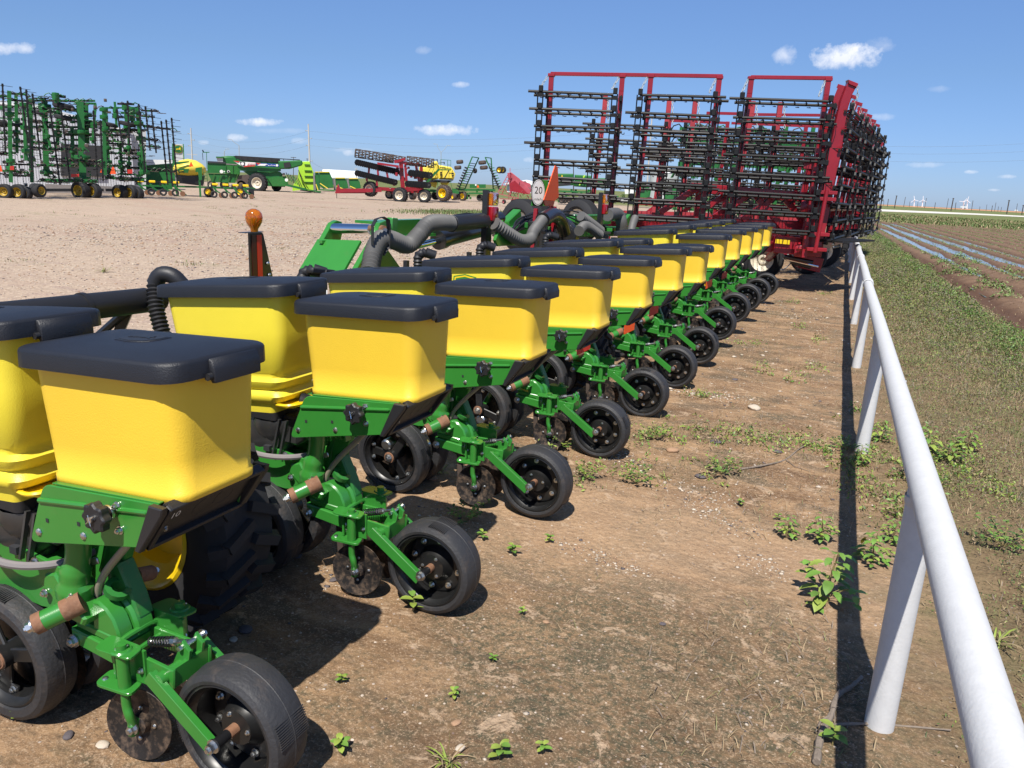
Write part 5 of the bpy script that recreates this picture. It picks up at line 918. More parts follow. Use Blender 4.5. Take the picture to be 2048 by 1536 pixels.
# -- planter with a yellow tank
f = Face(400, 396.5, 52); pt = thing('tank_planter', f.o, 'green planter with a long yellow seed tank and orange triangle, parked across the yard', 'planter')
b = B(); c0, c1 = f.P(346, 336, 1.5), f.P(412, 336, 1.5); rings = []
for t_, hw, zt, zb in ((0, .15, .02, -.2), (.06, .5, .22, -.42), (.2, .8, .44, -.52), (.45, .9, .55, -.56), (.7, .85, .46, -.52), (.9, .65, .22, -.45), (1, .2, .0, -.25)):
    c = c0+(c1-c0)*t_; R_ = []
    for a in np.linspace(0, 2*math.pi, 17)[:-1]: R_.append(c+f.f*math.cos(a)*hw+V(0, 0, (math.sin(a)*(zt if math.sin(a) > 0 else -zb))))
    rings.append(R_)
b.loft(rings, 'yellow_tank'); fin(b, f, 'seed_tank', pt)
b = B(); f.pr(b, [(352, 324), (378, 322), (378, 325), (354, 329)], .5, .05, 'green_far'); f.pr(b, [(354, 337), (378, 338), (376, 346), (357, 345)], .3, .4, 'green_far'); f.bar(b, (359, 341.5), (367, 341.5), 1.4, 'yellow_paint', .25); fin(b, f, 'tank_stripe', pt)
b = B(); f.pr(b, [(378, 333), (381.5, 323), (382.5, 323), (387, 333)], -.2, .03, 'orange_sign'); fin(b, f, 'warning_triangle', pt)
b = B(); f.pr(b, [(391, 336), (404, 334), (404, 360), (398, 361), (396, 344), (391, 344)], -.4, .4, 'green_far'); f.bar(b, (399, 360), (401, 394), 3.4, 'green_far', -.3)
for x_ in (406, 413.5): f.bar(b, (x_, 340), (x_+2, 372), .9, 'green_far', .2)
for y_ in (345, 351, 357, 363): f.bar(b, (406, y_), (414, y_+.5), .7, 'green_far', .2)
f.bar(b, (405, 304.6), (419, 304.6), 1.4, 'green_far', .5); f.bar(b, (413, 304), (414, 338), 1, 'green_far', .5); f.bar(b, (405, 306), (406, 320), 1, 'black_paint', .5); b.tube([f.P(405, 300, .5), f.P(407, 304, .5)], f.m(1.2), 'black_paint', 6); f.bar(b, (344, 352), (356, 392), 4, 'green_far', .6); f.pr(b, [(352, 350), (410, 352), (406, 372), (356, 366)], 1, .6, 'black_paint'); fin(b, f, 'frame', pt)
b = B(); f.bar(b, (285, 371), (510, 377), 3.2, 'green_far', .9); f.bar(b, (285, 363), (400, 366), 2.4, 'black_paint', .9)
fin(b, f, 'toolbar', pt)
def far_row_mesh(ff):
    b = B(); g = 'green_far'; b.box(V(.0, .0, .95), (.42, .2, .16), 'yellow_paint', bev=.03); b.bar(V(-.15, 0, .8), V(.1, 0, .45), .12, .14, g); b.bar(V(-.3, 0, .85), V(0, 0, .8), .1, .3, 'black_paint'); b.bar(V(.05, 0, .5), V(.5, 0, .25), .14, .09, g); b.lathe(V(-.1, -.12, .25), (0, 1, 0), [(0, .12), (-.03, .2), (0, .25), (.12, .25), (.16, .2)], 'tyre_dark', 16); b.disc(V(.38, -.1, .2), (0, 1, .1), .18, 'rust', 12, .02); b.bar(V(.3, 0, .35), V(.62, 0, .12), .05, .08, g); return b.mesh('row_unit')
fm = far_row_mesh(f)
for i, px in enumerate((283, 306, 330, 354, 431, 452, 472, 492)):
    q_ = f.P(px, 388+i*.35, -.2); o = bpy.data.objects.new('row_unit', fm); C.objects.link(o); o.parent = pt; o.location = (*(q_-f.o)[:2], 0.0); o.rotation_euler = (0, 0, math.atan2(f.r[1], f.r[0])); o.scale = (.85,)*3
for px in (418, 481): swheel(f, pt, px, 384, 10, .5, 6, d=.8)
b = B(); f.bar(b, (497, 383), (508, 384), 12, 'black_plastic', .3); fin(b, f, 'end_panel', pt)
# -- grain carts
f = Face(450, 378); gcart = thing('gravity_wagon', f.o, 'small green grain wagon with a grey tarp top and two white discs on its side', 'wagon')
b = B(); f.pr(b, [(415, 325), (480, 327), (480, 347), (415, 346)], 0, 2.4, 'green_far'); fin(b, f, 'upper_box', gcart)
b = B(); f.pr(b, [(416, 347), (480, 348), (470, 366), (424, 364)], .1, 2.1, 'green_far'); fin(b, f, 'hopper_bottom', gcart)
b = B(); f.pr(b, [(415, 322), (451, 324), (451, 327.5), (415, 326)], -.1, 2.5, 'casting_gray'); f.pr(b, [(452, 327), (479, 328.5), (479, 331), (452, 329)], -.1, 2.5, 'ring_gray'); fin(b, f, 'tarp', gcart)
b = B(); f.pr(b, [(452, 330), (479, 332), (479, 349), (452, 347)], -.08, .1, 'green_dirty')
for x_ in (452, 466, 479): f.bar(b, (x_, 330), (x_, 349), .8, 'green_far', -.15)
for x_ in (423, 437, 455, 470): f.bar(b, (x_, 364), (x_+6, 347), 1.2, 'leaf_dark', -.05)
fin(b, f, 'side_rib', gcart)
b = B()
for px, py, r in ((443, 343, 3.2), (457, 343, 2.5)): c = f.P(px, py, -.2); b.disc(c, f.f, f.m(r), 'white_print', 20, .03)
b.disc(f.P(448.5, 343, -.2), f.f, f.m(1.2), 'white_print', 12, .03); b.disc(f.P(457, 343, -.23), f.f, f.m(1.6), 'ink', 16, .03); fin(b, f, 'emblem', gcart)
for px in (424, 449, 483): swheel(f, gcart, px, 370, 8.5, .4, 5, 'cream_rim', d=.8)
f = Face(520, 382); gc2 = thing('grain_cart', f.o, 'large green grain cart with a flag stripe graphic and one big lugged tyre', 'grain cart')
b = B(); f.pr(b, [(468, 312), (560, 318), (562, 342), (540, 345), (478, 341)], 0, 3.2, 'green_far'); fin(b, f, 'tank', gc2)
b = B(); f.pr(b, [(486, 342), (560, 343), (575, 358), (570, 374), (530, 372), (500, 352)], .2, 2.6, 'green_far'); f.pr(b, [(535, 356), (572, 352), (578, 372), (545, 372)], -.05, .3, 'green_dirty'); fin(b, f, 'lower_hopper', gc2)
b = B(); f.pr(b, [(466, 311.5), (560, 317.5), (559, 325), (484, 321)], -.05, .2, 'tyre_dark'); f.bar(b, (470, 312), (600, 320), 1.6, 'tyre_dark', 0)
for i in range(9): f.bar(b, (470+i*12, 311.5+i*.7), (474+i*12, 319+i*.9), 1, 'black_plastic', -.12)
fin(b, f, 'roll_tarp', gc2)
b = B(); f.pr(b, [(468, 322.5), (511, 325), (511, 331), (486, 333.5), (476, 328)], -.25, .02, 'white_print'); f.pr(b, [(466, 321.5), (480, 322.4), (476, 325)], -.29, .02, 'red_print'); f.pr(b, [(490, 331.5), (510, 330), (510, 332.4), (487, 334.2)], -.29, .02, 'red_print')
f.pr(b, [(480, 323.6), (490, 324.3), (489, 332), (481, 330)], -.3, .02, 'ink'); b.disc(f.P(485, 327.6, -.34), f.f, f.m(2.7), 'white_print', 14, .02)
f.pr(b, [(511, 325.4), (558, 328.4), (558, 334), (513, 331.6)], -.25, .02, 'blue_paint'); f.pr(b, [(512, 325.6), (522, 326.3), (516, 329.8)], -.29, .02, 'red_print'); f.pr(b, [(517, 327.5), (534, 327.8), (530, 331.6), (515, 331.2)], -.28, .02, 'white_print'); r_ = random.Random(1)
for i in range(8): b.disc(f.P(534+i*3, 330+i*.2+r_.uniform(-1, 1), -.29), f.f, f.m(.9), 'white_print', 5, .02)
b.disc(f.P(554, 330.6, -.3), f.f, f.m(2.2), 'white_print', 14, .02)
for i in range(6): f.bar(b, (494+i*3, 332-i*.3), (497+i*3, 326), .5, 'red_print', -.3)
fin(b, f, 'side_graphic', gc2)
b = B(); f.pr(b, [(556, 322), (603, 320.5), (606, 326), (604, 331), (580, 338), (560, 338)], -.5, 2.2, 'green_far', .1); f.pr(b, [(567, 326), (580, 324), (582, 334), (569, 336)], -.7, .3, 'dark_gap'); fin(b, f, 'auger_spout', gc2)
b = B(); f.pr(b, [(565, 346), (570, 346), (570, 352.5), (565, 352.5)], -.15, .04, 'tube_tan'); f.bar(b, (573, 370), (612, 379), 4, 'green_far', -.3); f.bar(b, (612, 379), (638, 383), 2, 'green_far', -.3)
for i in range(7): f.bar(b, (572+i*4, 345+i*2), (580+i*4, 362+i*2), 1.4, r_.choice(['black_paint', 'green_far', 'brown_steel']), -.4)
b.disc(f.P(573, 360, -.5), f.f+V(.4, 0, 0), f.m(3), 'white_print', 14, .05); fin(b, f, 'tongue', gc2)
swheel(f, gc2, 516, 366, 18, .45, 12, 'cream_rim', d=-.3, lug=True); swheel(f, gc2, 553, 373, 9, .45, 10, 'tyre_dark', d=1)
# combine behind the carts
f = Face(452, 372, 95); b = B(); f.pr(b, [(438, 318), (442, 313), (455, 311.5), (470, 312), (480, 322), (480, 345), (436, 345), (436, 320)], 0, 3, 'green_far', .2); f.pr(b, [(432, 314), (446, 315), (446, 325), (436, 325)], -.3, 1.5, 'roof_gray'); f.pr(b, [(432, 313), (448, 313.5), (448, 316), (432, 315.5)], -.5, 2, 'green_far'); f.pr(b, [(470, 352), (505, 348), (505, 378), (478, 376)], .5, 2, 'brown_steel'); b.build('combine', label='green combine roof and cab showing above the small grain wagon', category='combine')
# -- lime head and green headers
f = Face(600, 384); b = B(); lh = thing('lime_header', f.o, 'bright lime green ribbed header standing between grain cart and dark green headers', 'header')
f.pr(b, [(597, 326), (606, 323), (619, 323), (634, 362), (634, 384), (604, 381), (596, 366)], 0, 1.2, 'lime', .05); f.pr(b, [(585, 372), (600, 350), (600, 380), (585, 382)], .2, .8, 'lime'); fin(b, f, 'shell', lh)
for i, y_ in enumerate((329, 341, 352, 364)): b = B(); f.bar(b, (609, y_), (620+i*4, y_+.4), 1.2, 'green_far', -.05, .15); fin(b, f, 'rib', lh)
b = B(); r_ = random.Random(2)
for i in range(9): f.bar(b, (597+i*1.3, 340+i*3), (601+i*2, 354+i*3), 1.3, r_.choice(['brown_steel', 'black_paint', 'lime']), -.4)
f.bar(b, (600, 380), (630, 384), 2, 'black_paint', -.4); fin(b, f, 'linkage', lh)
for i, (x0, x1, y0, y1) in enumerate(((638, 667, 343, 381), (671, 697, 355, 382), (698, 722, 356, 382), (630, 640, 343, 384))):
    f = Face((x0+x1)/2, y1+2); hd = thing('corn_header', f.o, ['green header with yellow top edge nearest the lime header', 'middle dark green header with a yellow top edge', 'green header nearest the red tongue, half behind the disc harrow', 'narrow black and green header edge touching the lime header'][i], 'header', 'green headers parked in line')
    b = B(); w_ = x1-x0; f.pr(b, [(x0, y0+1), (x0+w_*.72, y0+1), (x0+w_*.9, y0+(y1-y0)*.35), (x1, y1-6), (x0+w_*.3, y1-3), (x0, y1-12)], 0, 1.4, 'green_far', .04); f.pr(b, [(x0-4, y0+3), (x0-1, y0+2), (x0+2, y1-4), (x0-3, y1)], -.1, 1.4, 'ring_gray'); fin(b, f, 'shell', hd)
    b = B(); f.bar(b, (x0, y0+1), (x0+w_*.72, y0+1), 1.3, 'yellow_paint', -.1); f.bar(b, (x0+2, y0+(y1-y0)*.62), (x0+w_*.6, y1-4), 1.6, 'yellow_tank', -.3); fin(b, f, 'yellow_edge', hd)
    b = B(); f.bar(b, (x0-2, y1-2), (x1+2, y1), 2.5, 'green_dirty', -.3); fin(b, f, 'snout', hd)
# -- barns
for (x0, x1, xr, yr, ye, yb, anc, lab) in ((636, 716, 643, 341, 355, 372, (680, 374, 170), 'long white roofed barn behind the green headers'), (1010, 1072, 1050, 362, 368, 384, (1040, 387, 200), 'white shed roof behind the faded red implement')):
    f = Face(anc[0], anc[1], anc[2]); bn = thing('barn', f.o, lab, 'barn'); b = B(); f.pr(b, [(x0+4, ye-1), (x1, ye+3), (x1, yb+4), (x0+4, yb)], 1, 12, 'metal_wall'); fin(b, f, 'wall', bn)
    b = B(); a_ = [f.P(x0, ye+1, 0), f.P(x1, ye+2, 0), f.P(x1, yr+4, 9), f.P(xr+3, yr, 9)]; b.loft([a_, [p_+V(0, 0, .3) for p_ in a_]], 'barn_white'); fin(b, f, 'roof', bn); b = B(); a_ = [f.P(x0, ye+1, 0), f.P(xr+1, yr, .0), f.P(xr+6, ye, 0)]; b.loft([a_, [p_+f.f*.3 for p_ in a_]], 'brown_steel'); fin(b, f, 'gable', bn)
# -- red disc machine
f = Face(820, 403.5); dm = thing('disc_harrow', f.o, 'dark red folded disc machine with black disc gangs, rusty cage rollers and four fat tyres', 'disc harrow')
def dq(x_, y_): return (660+x_/4.6545, 260+y_/4.6545)
def gang(p0, p1, r, n, m, d=0, cage=False):
    n = n if cage else int(n*1.5)
    b = B(); a, e = f.P(*dq(*p0), d), f.P(*dq(*p1), d); t_ = unit(e-a); u_, w_ = perp(t_); R_ = f.m(r)
    if not cage: nq = unit(t_*.62-f.f*.78); u_, w_ = perp(nq)
    if cage:
        for k in range(9):
            aa = k*2*math.pi/9
            b.tube([a+(e-a)*s+(u_*math.cos(aa+s*3)+w_*math.sin(aa+s*3))*R_ for s in np.linspace(0, 1, 9)], f.m(.8), m, 5)
        for s in np.linspace(0, 1, n): c = a+(e-a)*s; b.tube([c+(u_*math.cos(q_)+w_*math.sin(q_))*R_*.95 for q_ in np.linspace(0, 2*math.pi, 13)], f.m(.9), m, 5)
        b.tube([a, e], f.m(.8), m, 6)
    else:
        b.tube([a, e], f.m(1.3), 'black_paint', 6)
        for s in np.linspace(.02, .98, n):
            c = a+(e-a)*s; rg = [c+(u_*math.cos(q_)+w_*math.sin(q_))*R_*(1 if j % 2 else .86) for j, q_ in enumerate(np.linspace(0, 2*math.pi, 19)[:-1])]; b.loft([[p_-nq*f.m(.3) for p_ in rg], [p_+nq*f.m(.3) for p_ in rg]], m)
    fin(b, f, 'cage_roller' if cage else 'disc_gang', dm)
gang((235, 215), (590, 270), 8, 12, 'brown_steel', .6, True); gang((490, 250), (700, 285), 7, 8, 'brown_steel', 2, True); gang((715, 285), (965, 312), 8.5, 12, 'brown_steel', -.3, True)
gang((245, 300), (630, 390), 6.5, 15, 'black_plastic', .2); gang((245, 400), (615, 490), 6.5, 15, 'black_plastic', -.1); gang((745, 400), (940, 425), 7, 9, 'black_plastic', -.6); gang((715, 500), (925, 515), 6.5, 10, 'black_plastic', -.8)
b = B(); r_ = random.Random(8)
for p0, p1, w in (((90, 565), (480, 560), 7), ((430, 545), (880, 570), 7), ((600, 290), (860, 330), 5), ((660, 300), (680, 560), 8), ((440, 310), (640, 340), 4), ((700, 330), (720, 560), 5), ((850, 330), (855, 640), 6), ((640, 560), (870, 540), 8), ((370, 300), (360, 400), 4), ((440, 330), (450, 430), 4), ((520, 350), (540, 450), 4), ((340, 410), (345, 480), 4), ((430, 430), (440, 520), 4), ((630, 380), (700, 470), 6), ((800, 330), (830, 480), 5), ((700, 420), (870, 400), 5), ((600, 300), (700, 270), 5)):
    f.bar(b, dq(*p0), dq(*p1), w, 'harrow_red', r_.uniform(-.2, .8))
f.pr(b, [dq(75, 500), dq(95, 545), dq(330, 545), dq(330, 590), dq(85, 590), dq(45, 590)], .2, .25, 'harrow_red'); f.bar(b, dq(62, 590), dq(64, 640), 1.2, 'black_paint', .2)
for i in range(26): c = f.P(*dq(r_.uniform(560, 900), r_.uniform(290, 600)), r_.uniform(-.2, 1)); b.box(c, (f.m(r_.uniform(2, 6)),)*2+(f.m(r_.uniform(2, 7)),), 'harrow_red', bev=.02, rz=r_.uniform(0, 2))
fin(b, f, 'frame', dm)
for px, py, r, yaw, d in ((378, 550, 14.5, .55, .3), (655, 608, 14.8, .45, -.8), (880, 615, 13, .3, -.5), (560, 600, 9, .5, 1.5)): swheel(f, dm, *dq(px, py), r, yaw, 13, 'cream_rim', d=d, lug=True)
b = B(); put_text(b, 'Excelerator', f.m(3.4), f.P(*dq(235, 566), -.1), f.r, ez, 'faded_red'); fin(b, f, 'lettering', dm)
# -- yellow air cart
f = Face(890, 403.5, 66); ac = thing('air_cart', f.o, 'yellow two tank air cart on big brown tyres behind the red disc machine', 'air cart')
b = B(); f.pr(b, [dq(830, 345), dq(930, 330), dq(960, 290), dq(1000, 290), dq(1010, 330), dq(1010, 440), dq(1000, 460), dq(860, 470), dq(830, 400)], 0, 2.6, 'yellow_tank', .15); f.pr(b, [dq(1010, 325), dq(1130, 345), dq(1168, 410), dq(1150, 465), dq(1010, 460)], 0, 2.6, 'yellow_tank', .15); f.pr(b, [dq(915, 470), dq(1010, 475), dq(980, 540), dq(940, 520)], .3, 1.8, 'yellow_tank', .1); f.pr(b, [dq(1020, 475), dq(1120, 475), dq(1090, 520), dq(1040, 520)], .3, 1.8, 'yellow_tank', .1); fin(b, f, 'tank', ac)
b = B(); f.pr(b, [dq(880, 462), dq(1150, 468), dq(1110, 490), dq(900, 486)], -.1, 2.5, 'dark_gap'); fin(b, f, 'tank_skirt', ac)
b = B()
for px, py in ((1034, 408), (1143, 416)): c = f.P(*dq(px, py), -.1); b.prism([(x_*f.m(2.3), y_*f.m(4)) for x_, y_ in SHIELD], c, f.r, ez, .02, 'ink'); b.prism([(x_*f.m(1.6), y_*f.m(2)) for x_, y_ in DEER], c-f.f*.03, f.r, ez, .01, 'yellow_tank')
fin(b, f, 'badge', ac)
b = B(); f.bar(b, dq(895, 495), dq(1015, 365), 4, 'green_far', -.5); f.bar(b, dq(1010, 370), dq(1125, 372), 2.2, 'green_far', -.5); f.bar(b, dq(870, 560), dq(1200, 580), 5, 'green_far', .2); f.bar(b, dq(1110, 370), dq(1060, 460), 2, 'black_paint', -.5)
for p0, p1 in (((1030, 275), (1030, 360)), ((1095, 280), (1095, 360)), ((1125, 280), (1125, 370)), ((1030, 275), (1125, 282)), ((1095, 325), (1125, 327)), ((960, 310), (900, 420)), ((985, 320), (930, 440)), ((1000, 480), (1005, 560)), ((1120, 470), (1140, 560))): f.bar(b, dq(*p0), dq(*p1), .8, 'green_far', -.4)
for px, py in ((990, 280), (1055, 305)): f.bar(b, dq(px-50, py+5), dq(px+12, py-5), 1, 'tyre_dark', -.2); f.bar(b, dq(px+8, py-8), dq(px+8, py+16), 1.8, 'tyre_dark', -.2)
fin(b, f, 'frame', ac)
swheel(f, ac, *dq(1062, 588), 15.5, .6, 15, 'yellow_paint', d=-.8, tread='brown_steel', lug=True); swheel(f, ac, *dq(985, 610), 9, .4, 8, 'tyre_dark', d=1.5); swheel(f, ac, *dq(770, 605), 9.5, .9, 9, 'tyre_dark', d=.5, tread='brown_steel')
# -- green drill with folded wings
f = Face(960, 404, 74); dr_ = thing('air_drill', f.o, 'green seed drill with two tall folded wings leaning together behind the air cart', 'drill')
r_ = random.Random(9)
for p0, p1, p2, p3 in (((1325, 250), (1195, 560), (1385, 260), (1250, 560)), ((1445, 255), (1580, 560), (1500, 262), (1520, 560))):
    b = B(); f.bar(b, dq(*p0), dq(*p1), 2.4, 'green_far', 0); f.bar(b, dq(*p2), dq(*p3), 2.4, 'green_far', .8); f.bar(b, dq(*p0), dq(*p2), 1.6, 'green_far', 0, None, .8)
    for i in range(14):
        t_ = (i+.8)/15; a = (p0[0]+(p1[0]-p0[0])*t_, p0[1]+(p1[1]-p0[1])*t_)
        if t_ > .18: f.bar(b, (dq(*a)), dq(p2[0]+(p3[0]-p2[0])*t_, a[1]+8), 1.2, r_.choice(['green_far', 'tyre_dark']), 0, None, .8)
    fin(b, f, 'wing', dr_)
    for i in range(9):
        t_ = .3+i*.078; a = dq(p0[0]+(p1[0]-p0[0])*t_-(18 if p0[0] < 1400 else -8), p0[1]+(p1[1]-p0[1])*t_+10); b = B(); c = f.P(*a, -.3); b.disc(c, unit(V(.2, .3, 1)), f.m(3.6), 'tyre_dark', 12, f.m(2.0)); b.bar(c, c+f.r*f.m(8)+V(0, 0, f.m(1.5)), f.m(1.5), f.m(1.5), 'green_dirty'); fin(b, f, 'opener', dr_)
for px, py, r in ((1208, 297, 7), (1190, 350, 7), (1418, 303, 8), (1432, 350, 8)): b = B(); c = f.P(*dq(px, py), 0); b.lathe(c, unit(V(-.15, 0, 1)), [(-f.m(3), f.m(r)*.5), (-f.m(3.4), f.m(r)*.85), (-f.m(2), f.m(r)), (f.m(2), f.m(r)), (f.m(3.4), f.m(r)*.85), (f.m(3), f.m(r)*.5), (f.m(3), .001)], 'brown_steel', 18); fin(b, f, 'wing_tyre', dr_)
for px, py, r, yaw in ((1580, 372, 6.8, .5), (1608, 372, 6.8, .5), (1350, 380, 5, 1), (1238, 615, 9, .5), (1150, 620, 7, .9), (1190, 622, 6, .9), (1395, 630, 6.5, .4), (1425, 635, 6, .4)): swheel(f, dr_, *dq(px, py), r, yaw, r, 'yellow_paint' if r > 6.6 else 'tyre_dark', tread='brown_steel' if px < 1260 else 'tyre_dark', d=.3, lug=(px == 1238))
b = B(); f.pr(b, [dq(1300, 505), dq(1450, 505), dq(1450, 540), dq(1300, 540)], .2, 1, 'green_far'); f.bar(b, dq(1140, 555), dq(1540, 560), 4, 'green_far', .2); f.bar(b, dq(1290, 590), dq(1450, 590), 3, 'green_far', .1); b.disc(f.P(*dq(1357, 512), 0), f.f, f.m(1.7), 'white_print', 12, .03); f.pr(b, [dq(1364, 535), dq(1376, 508), dq(1390, 535)], 0, .03, 'orange_sign')
for i in range(24): c = f.P(*dq(r_.uniform(1150, 1540), r_.uniform(560, 640)), r_.uniform(0, 1)); b.box(c, (f.m(3), f.m(3), f.m(r_.uniform(2, 6))), r_.choice(['tyre_dark', 'green_far', 'green_dirty']), rz=1)
fin(b, f, 'frame', dr_)
# -- faded red digger
f = Face(1030, 408.5, 62); fd = thing('peanut_digger', f.o, 'faded pink and red implement with a slanted ladder boom left of the speed sign', 'implement'); b = B()
f.pr(b, [dq(1650, 400), dq(1690, 395), dq(1760, 450), dq(1870, 560), dq(1860, 600), dq(1670, 520)], 0, .8, 'pink_red', .03); fin(b, f, 'hood', fd)
b = B(); f.pr(b, [dq(1670, 500), dq(1720, 470), dq(1850, 600), dq(1680, 570)], -.3, .3, 'harrow_red'); f.pr(b, [dq(1780, 470), dq(1865, 500), dq(1870, 545), dq(1790, 500)], .3, .8, 'pink_red'); fin(b, f, 'tray', fd); b = B()
for p0, p1 in (((1560, 590), (1665, 400)), ((1600, 600), (1690, 410)), ((1560, 590), (1760, 640)), ((1665, 400), (1680, 600)), ((1580, 640), (1880, 650)), ((1760, 450), (1750, 640)), ((1676, 355), (1676, 400))): f.bar(b, dq(*p0), dq(*p1), 1.4, 'pink_red' if p0[1] < 600 else 'harrow_red', -.2)
for i in range(7): f.bar(b, dq(1575+i*14, 565-i*25), dq(1612+i*13, 570-i*25), 1, 'pink_red', -.2)
for i in range(40): c = f.P(*dq(r_.uniform(1640, 1880), r_.uniform(570, 670)), r_.uniform(-.3, .5)); b.tube([c, c+V(r_.uniform(-.2, .2), 0, r_.uniform(.1, .3))], f.m(.7), r_.choice(['pink_red', 'harrow_red']), 5)
fin(b, f, 'frame', fd)
for px in (1620, 1700, 1878): swheel(f, fd, *dq(px, 668), 4.5, .8, 4, 'pink_red', d=-.2)
# -- machines and bins seen through the red harrow
f = Face(1160, 408, 80); cs = thing('cotton_picker', f.o, 'green harvester with dark intake seen behind the slow vehicle triangle', 'harvester'); zq = lambda x_, y_: (1120+x_/8.533, 300+y_/8.533)
b = B(); f.pr(b, [zq(-60, 400), zq(230, 405), zq(240, 600), zq(-60, 620)], 0, 2.5, 'green_far', .1); f.pr(b, [zq(250, 420), zq(540, 440), zq(560, 600), zq(480, 640), zq(240, 620)], .3, 2, 'green_far', .1); f.pr(b, [zq(600, 480), zq(770, 480), zq(830, 660), zq(600, 640)], .3, 2, 'green_far', .1); fin(b, f, 'body', cs)
b = B(); f.pr(b, [zq(-50, 465), zq(200, 460), zq(190, 525), zq(-50, 535)], -.1, .2, 'dark_gap'); f.pr(b, [zq(-50, 570), zq(180, 560), zq(180, 600), zq(-50, 610)], -.1, .2, 'dark_gap'); f.pr(b, [zq(18, 460), zq(35, 420), zq(50, 460)], -.2, .03, 'yellow_paint'); fin(b, f, 'intake', cs)
b = B(); f.bar(b, zq(350, 440), zq(560, 640), 2.5, 'green_far', -.3); f.bar(b, zq(330, 600), zq(420, 430), 2.5, 'lime', -.3); f.bar(b, zq(700, 640), zq(620, 480), 3, 'green_far', -.3); f.bar(b, zq(-50, 700), zq(500, 720), 3, 'green_far', -.2)
for i in range(30): c = f.P(*zq(r_.uniform(-40, 520), r_.uniform(680, 880)), r_.uniform(-.2, 1)); b.box(c, (f.m(3), f.m(3), f.m(r_.uniform(2, 7))), r_.choice(['tyre_dark', 'green_far', 'tyre_dark', 'green_far', 'rust']), rz=1)
fin(b, f, 'row_heads', cs)
for px in (30, 80, 160, 450): swheel(f, cs, *zq(px, 860), 6, .4, 4, 'brown_steel', d=-.3)
for i, x0 in enumerate((1270, 1325)):
    f = Face(x0+15, 409, 85); bl = thing('round_baler', f.o, ['green round baler with a dark slot, left of the grain bin', 'green round baler with a dark slot, in front of the grain bin'][i], 'baler', 'green balers near the grain bin'); b = B()
    f.pr(b, [(x0, 372), (x0+25, 371), (x0+32, 381), (x0+28, 402), (x0+4, 404)], 0, 2, 'green_far', .15); fin(b, f, 'body', bl); b = B(); f.pr(b, [(x0+6, 377), (x0+20, 377), (x0+19, 383), (x0+6, 384)], -.1, .15, 'dark_gap'); fin(b, f, 'slot', bl); swheel(f, bl, x0+28, 402, 8, .5, 5, 'green_far', d=-.5)
f = Face(1322, 404, 130); bn = thing('grain_bin', f.o, 'round grey ribbed grain bin with a pale cone roof behind the harrow bars', 'grain bin'); c = f.P(1324, 405, 0); rb = f.m(28.5); zt = f.xz(1324, 346)[1]; b = B(); b.lathe(V(c[0], c[1], 0), (0, 0, 1), [(z, rb*(1+.006*(i % 2))) for i, z in enumerate(np.linspace(-.2, zt, 34))], 'roof_gray', 40); fin(b, f, 'wall', bn)
b = B(); b.lathe(V(c[0], c[1], zt), (0, 0, 1), [(0, rb*1.03), (f.m(11), rb*.12), (f.m(12.5), .01)], 'barn_white', 24); fin(b, f, 'roof', bn)
f = Face(1372, 404, 150); gl = thing('elevator_tower', f.o, 'tall thin lattice elevator tower with slanting brace cables above the grain bin', 'elevator'); b = B()
for dx in (-3.5, 3.5): f.bar(b, (1374+dx*.6+2, 238), (1366+dx, 404), 1.2, 'casting_gray', 0)
for i in range(20): f.bar(b, (1372-i*.3-2, 240+i*8.2), (1378-i*.4+2, 247+i*8.2), .8, 'casting_gray', 0)
f.pr(b, [(1366, 236), (1384, 236), (1384, 246), (1368, 244)], -.5, 1.5, 'casting_gray'); f.bar(b, (1366, 262), (1340, 300), .8, 'rust', 0); f.bar(b, (1384, 262), (1398, 296), .8, 'rust', 0); fin(b, f, 'tower', gl)
f = Face(1258, 402, 90); b = B(); f.pr(b, [(1235, 397), (1262, 397.5), (1262, 403.5), (1235, 403)], 0, .3, 'barn_white'); f.bar(b, (1246, 403), (1246, 407), 1, 'barn_white'); b.build('barrier', label='low white barrier left of the balers', category='barrier')
b = B(); f.pr(b, [(1226, 392), (1237, 392), (1236, 404), (1228, 404)], -2, .8, 'green_far'); b.build('trash_bin', label='square green bin left of the white barrier', category='bin')
f = Face(1265, 398, 110); b = B(); f.pr(b, [(1249, 378), (1266, 377), (1270, 388), (1250, 388)], 0, 3, 'barn_white'); b.build('parked_truck', label='white vehicle under the trees left of the bin', category='truck')
def tree(px, py, dist, w, h, label, seed, n=900):
    f = Face(px, py, dist); th = thing('tree', f.o, label, 'tree', 'small trees behind the yard'); r = np.random.default_rng(seed); b = B(); W_, H_ = f.m(w), f.m(h); b.tube([f.o, f.o+V(0, 0, H_*.4), f.o+V(.2, 0, H_*.7)], [W_*.06, W_*.05, .02], 'twig', 6); fin(b, f, 'trunk', th); b = B()
    for i in range(n):
        a = r.uniform(0, 6.28); q_ = r.uniform(0, 1)**.5; z = r.uniform(-1, 1); s = W_*.5*(1-z*z*.8)**.5*(.75+.35*math.sin(a*3+seed)); c = f.o+V(math.cos(a)*s*q_, math.sin(a)*s*q_, H_*(.62+.38*z)); e = r.normal(size=3); e /= np.linalg.norm(e); u_, w_ = perp(e); k = W_*.045; b.poly([c-u_*k, c+w_*k*.6, c+u_*k, c-w_*k*.6], 'bush' if r.random() < .6 else 'leaf_green')
    fin(b, f, 'crown', th)
for i, (px, w, h, dd) in enumerate(((1262, 22, 30, 120), (1284, 26, 38, 125), (1352, 18, 26, 145), (1246, 12, 16, 118))): tree(px, 401, dd, w, h, ['small tree left of the balers', 'taller olive tree beside the grain bin', 'small tree right of the grain bin', 'low bush left of the white vehicle'][i], i)
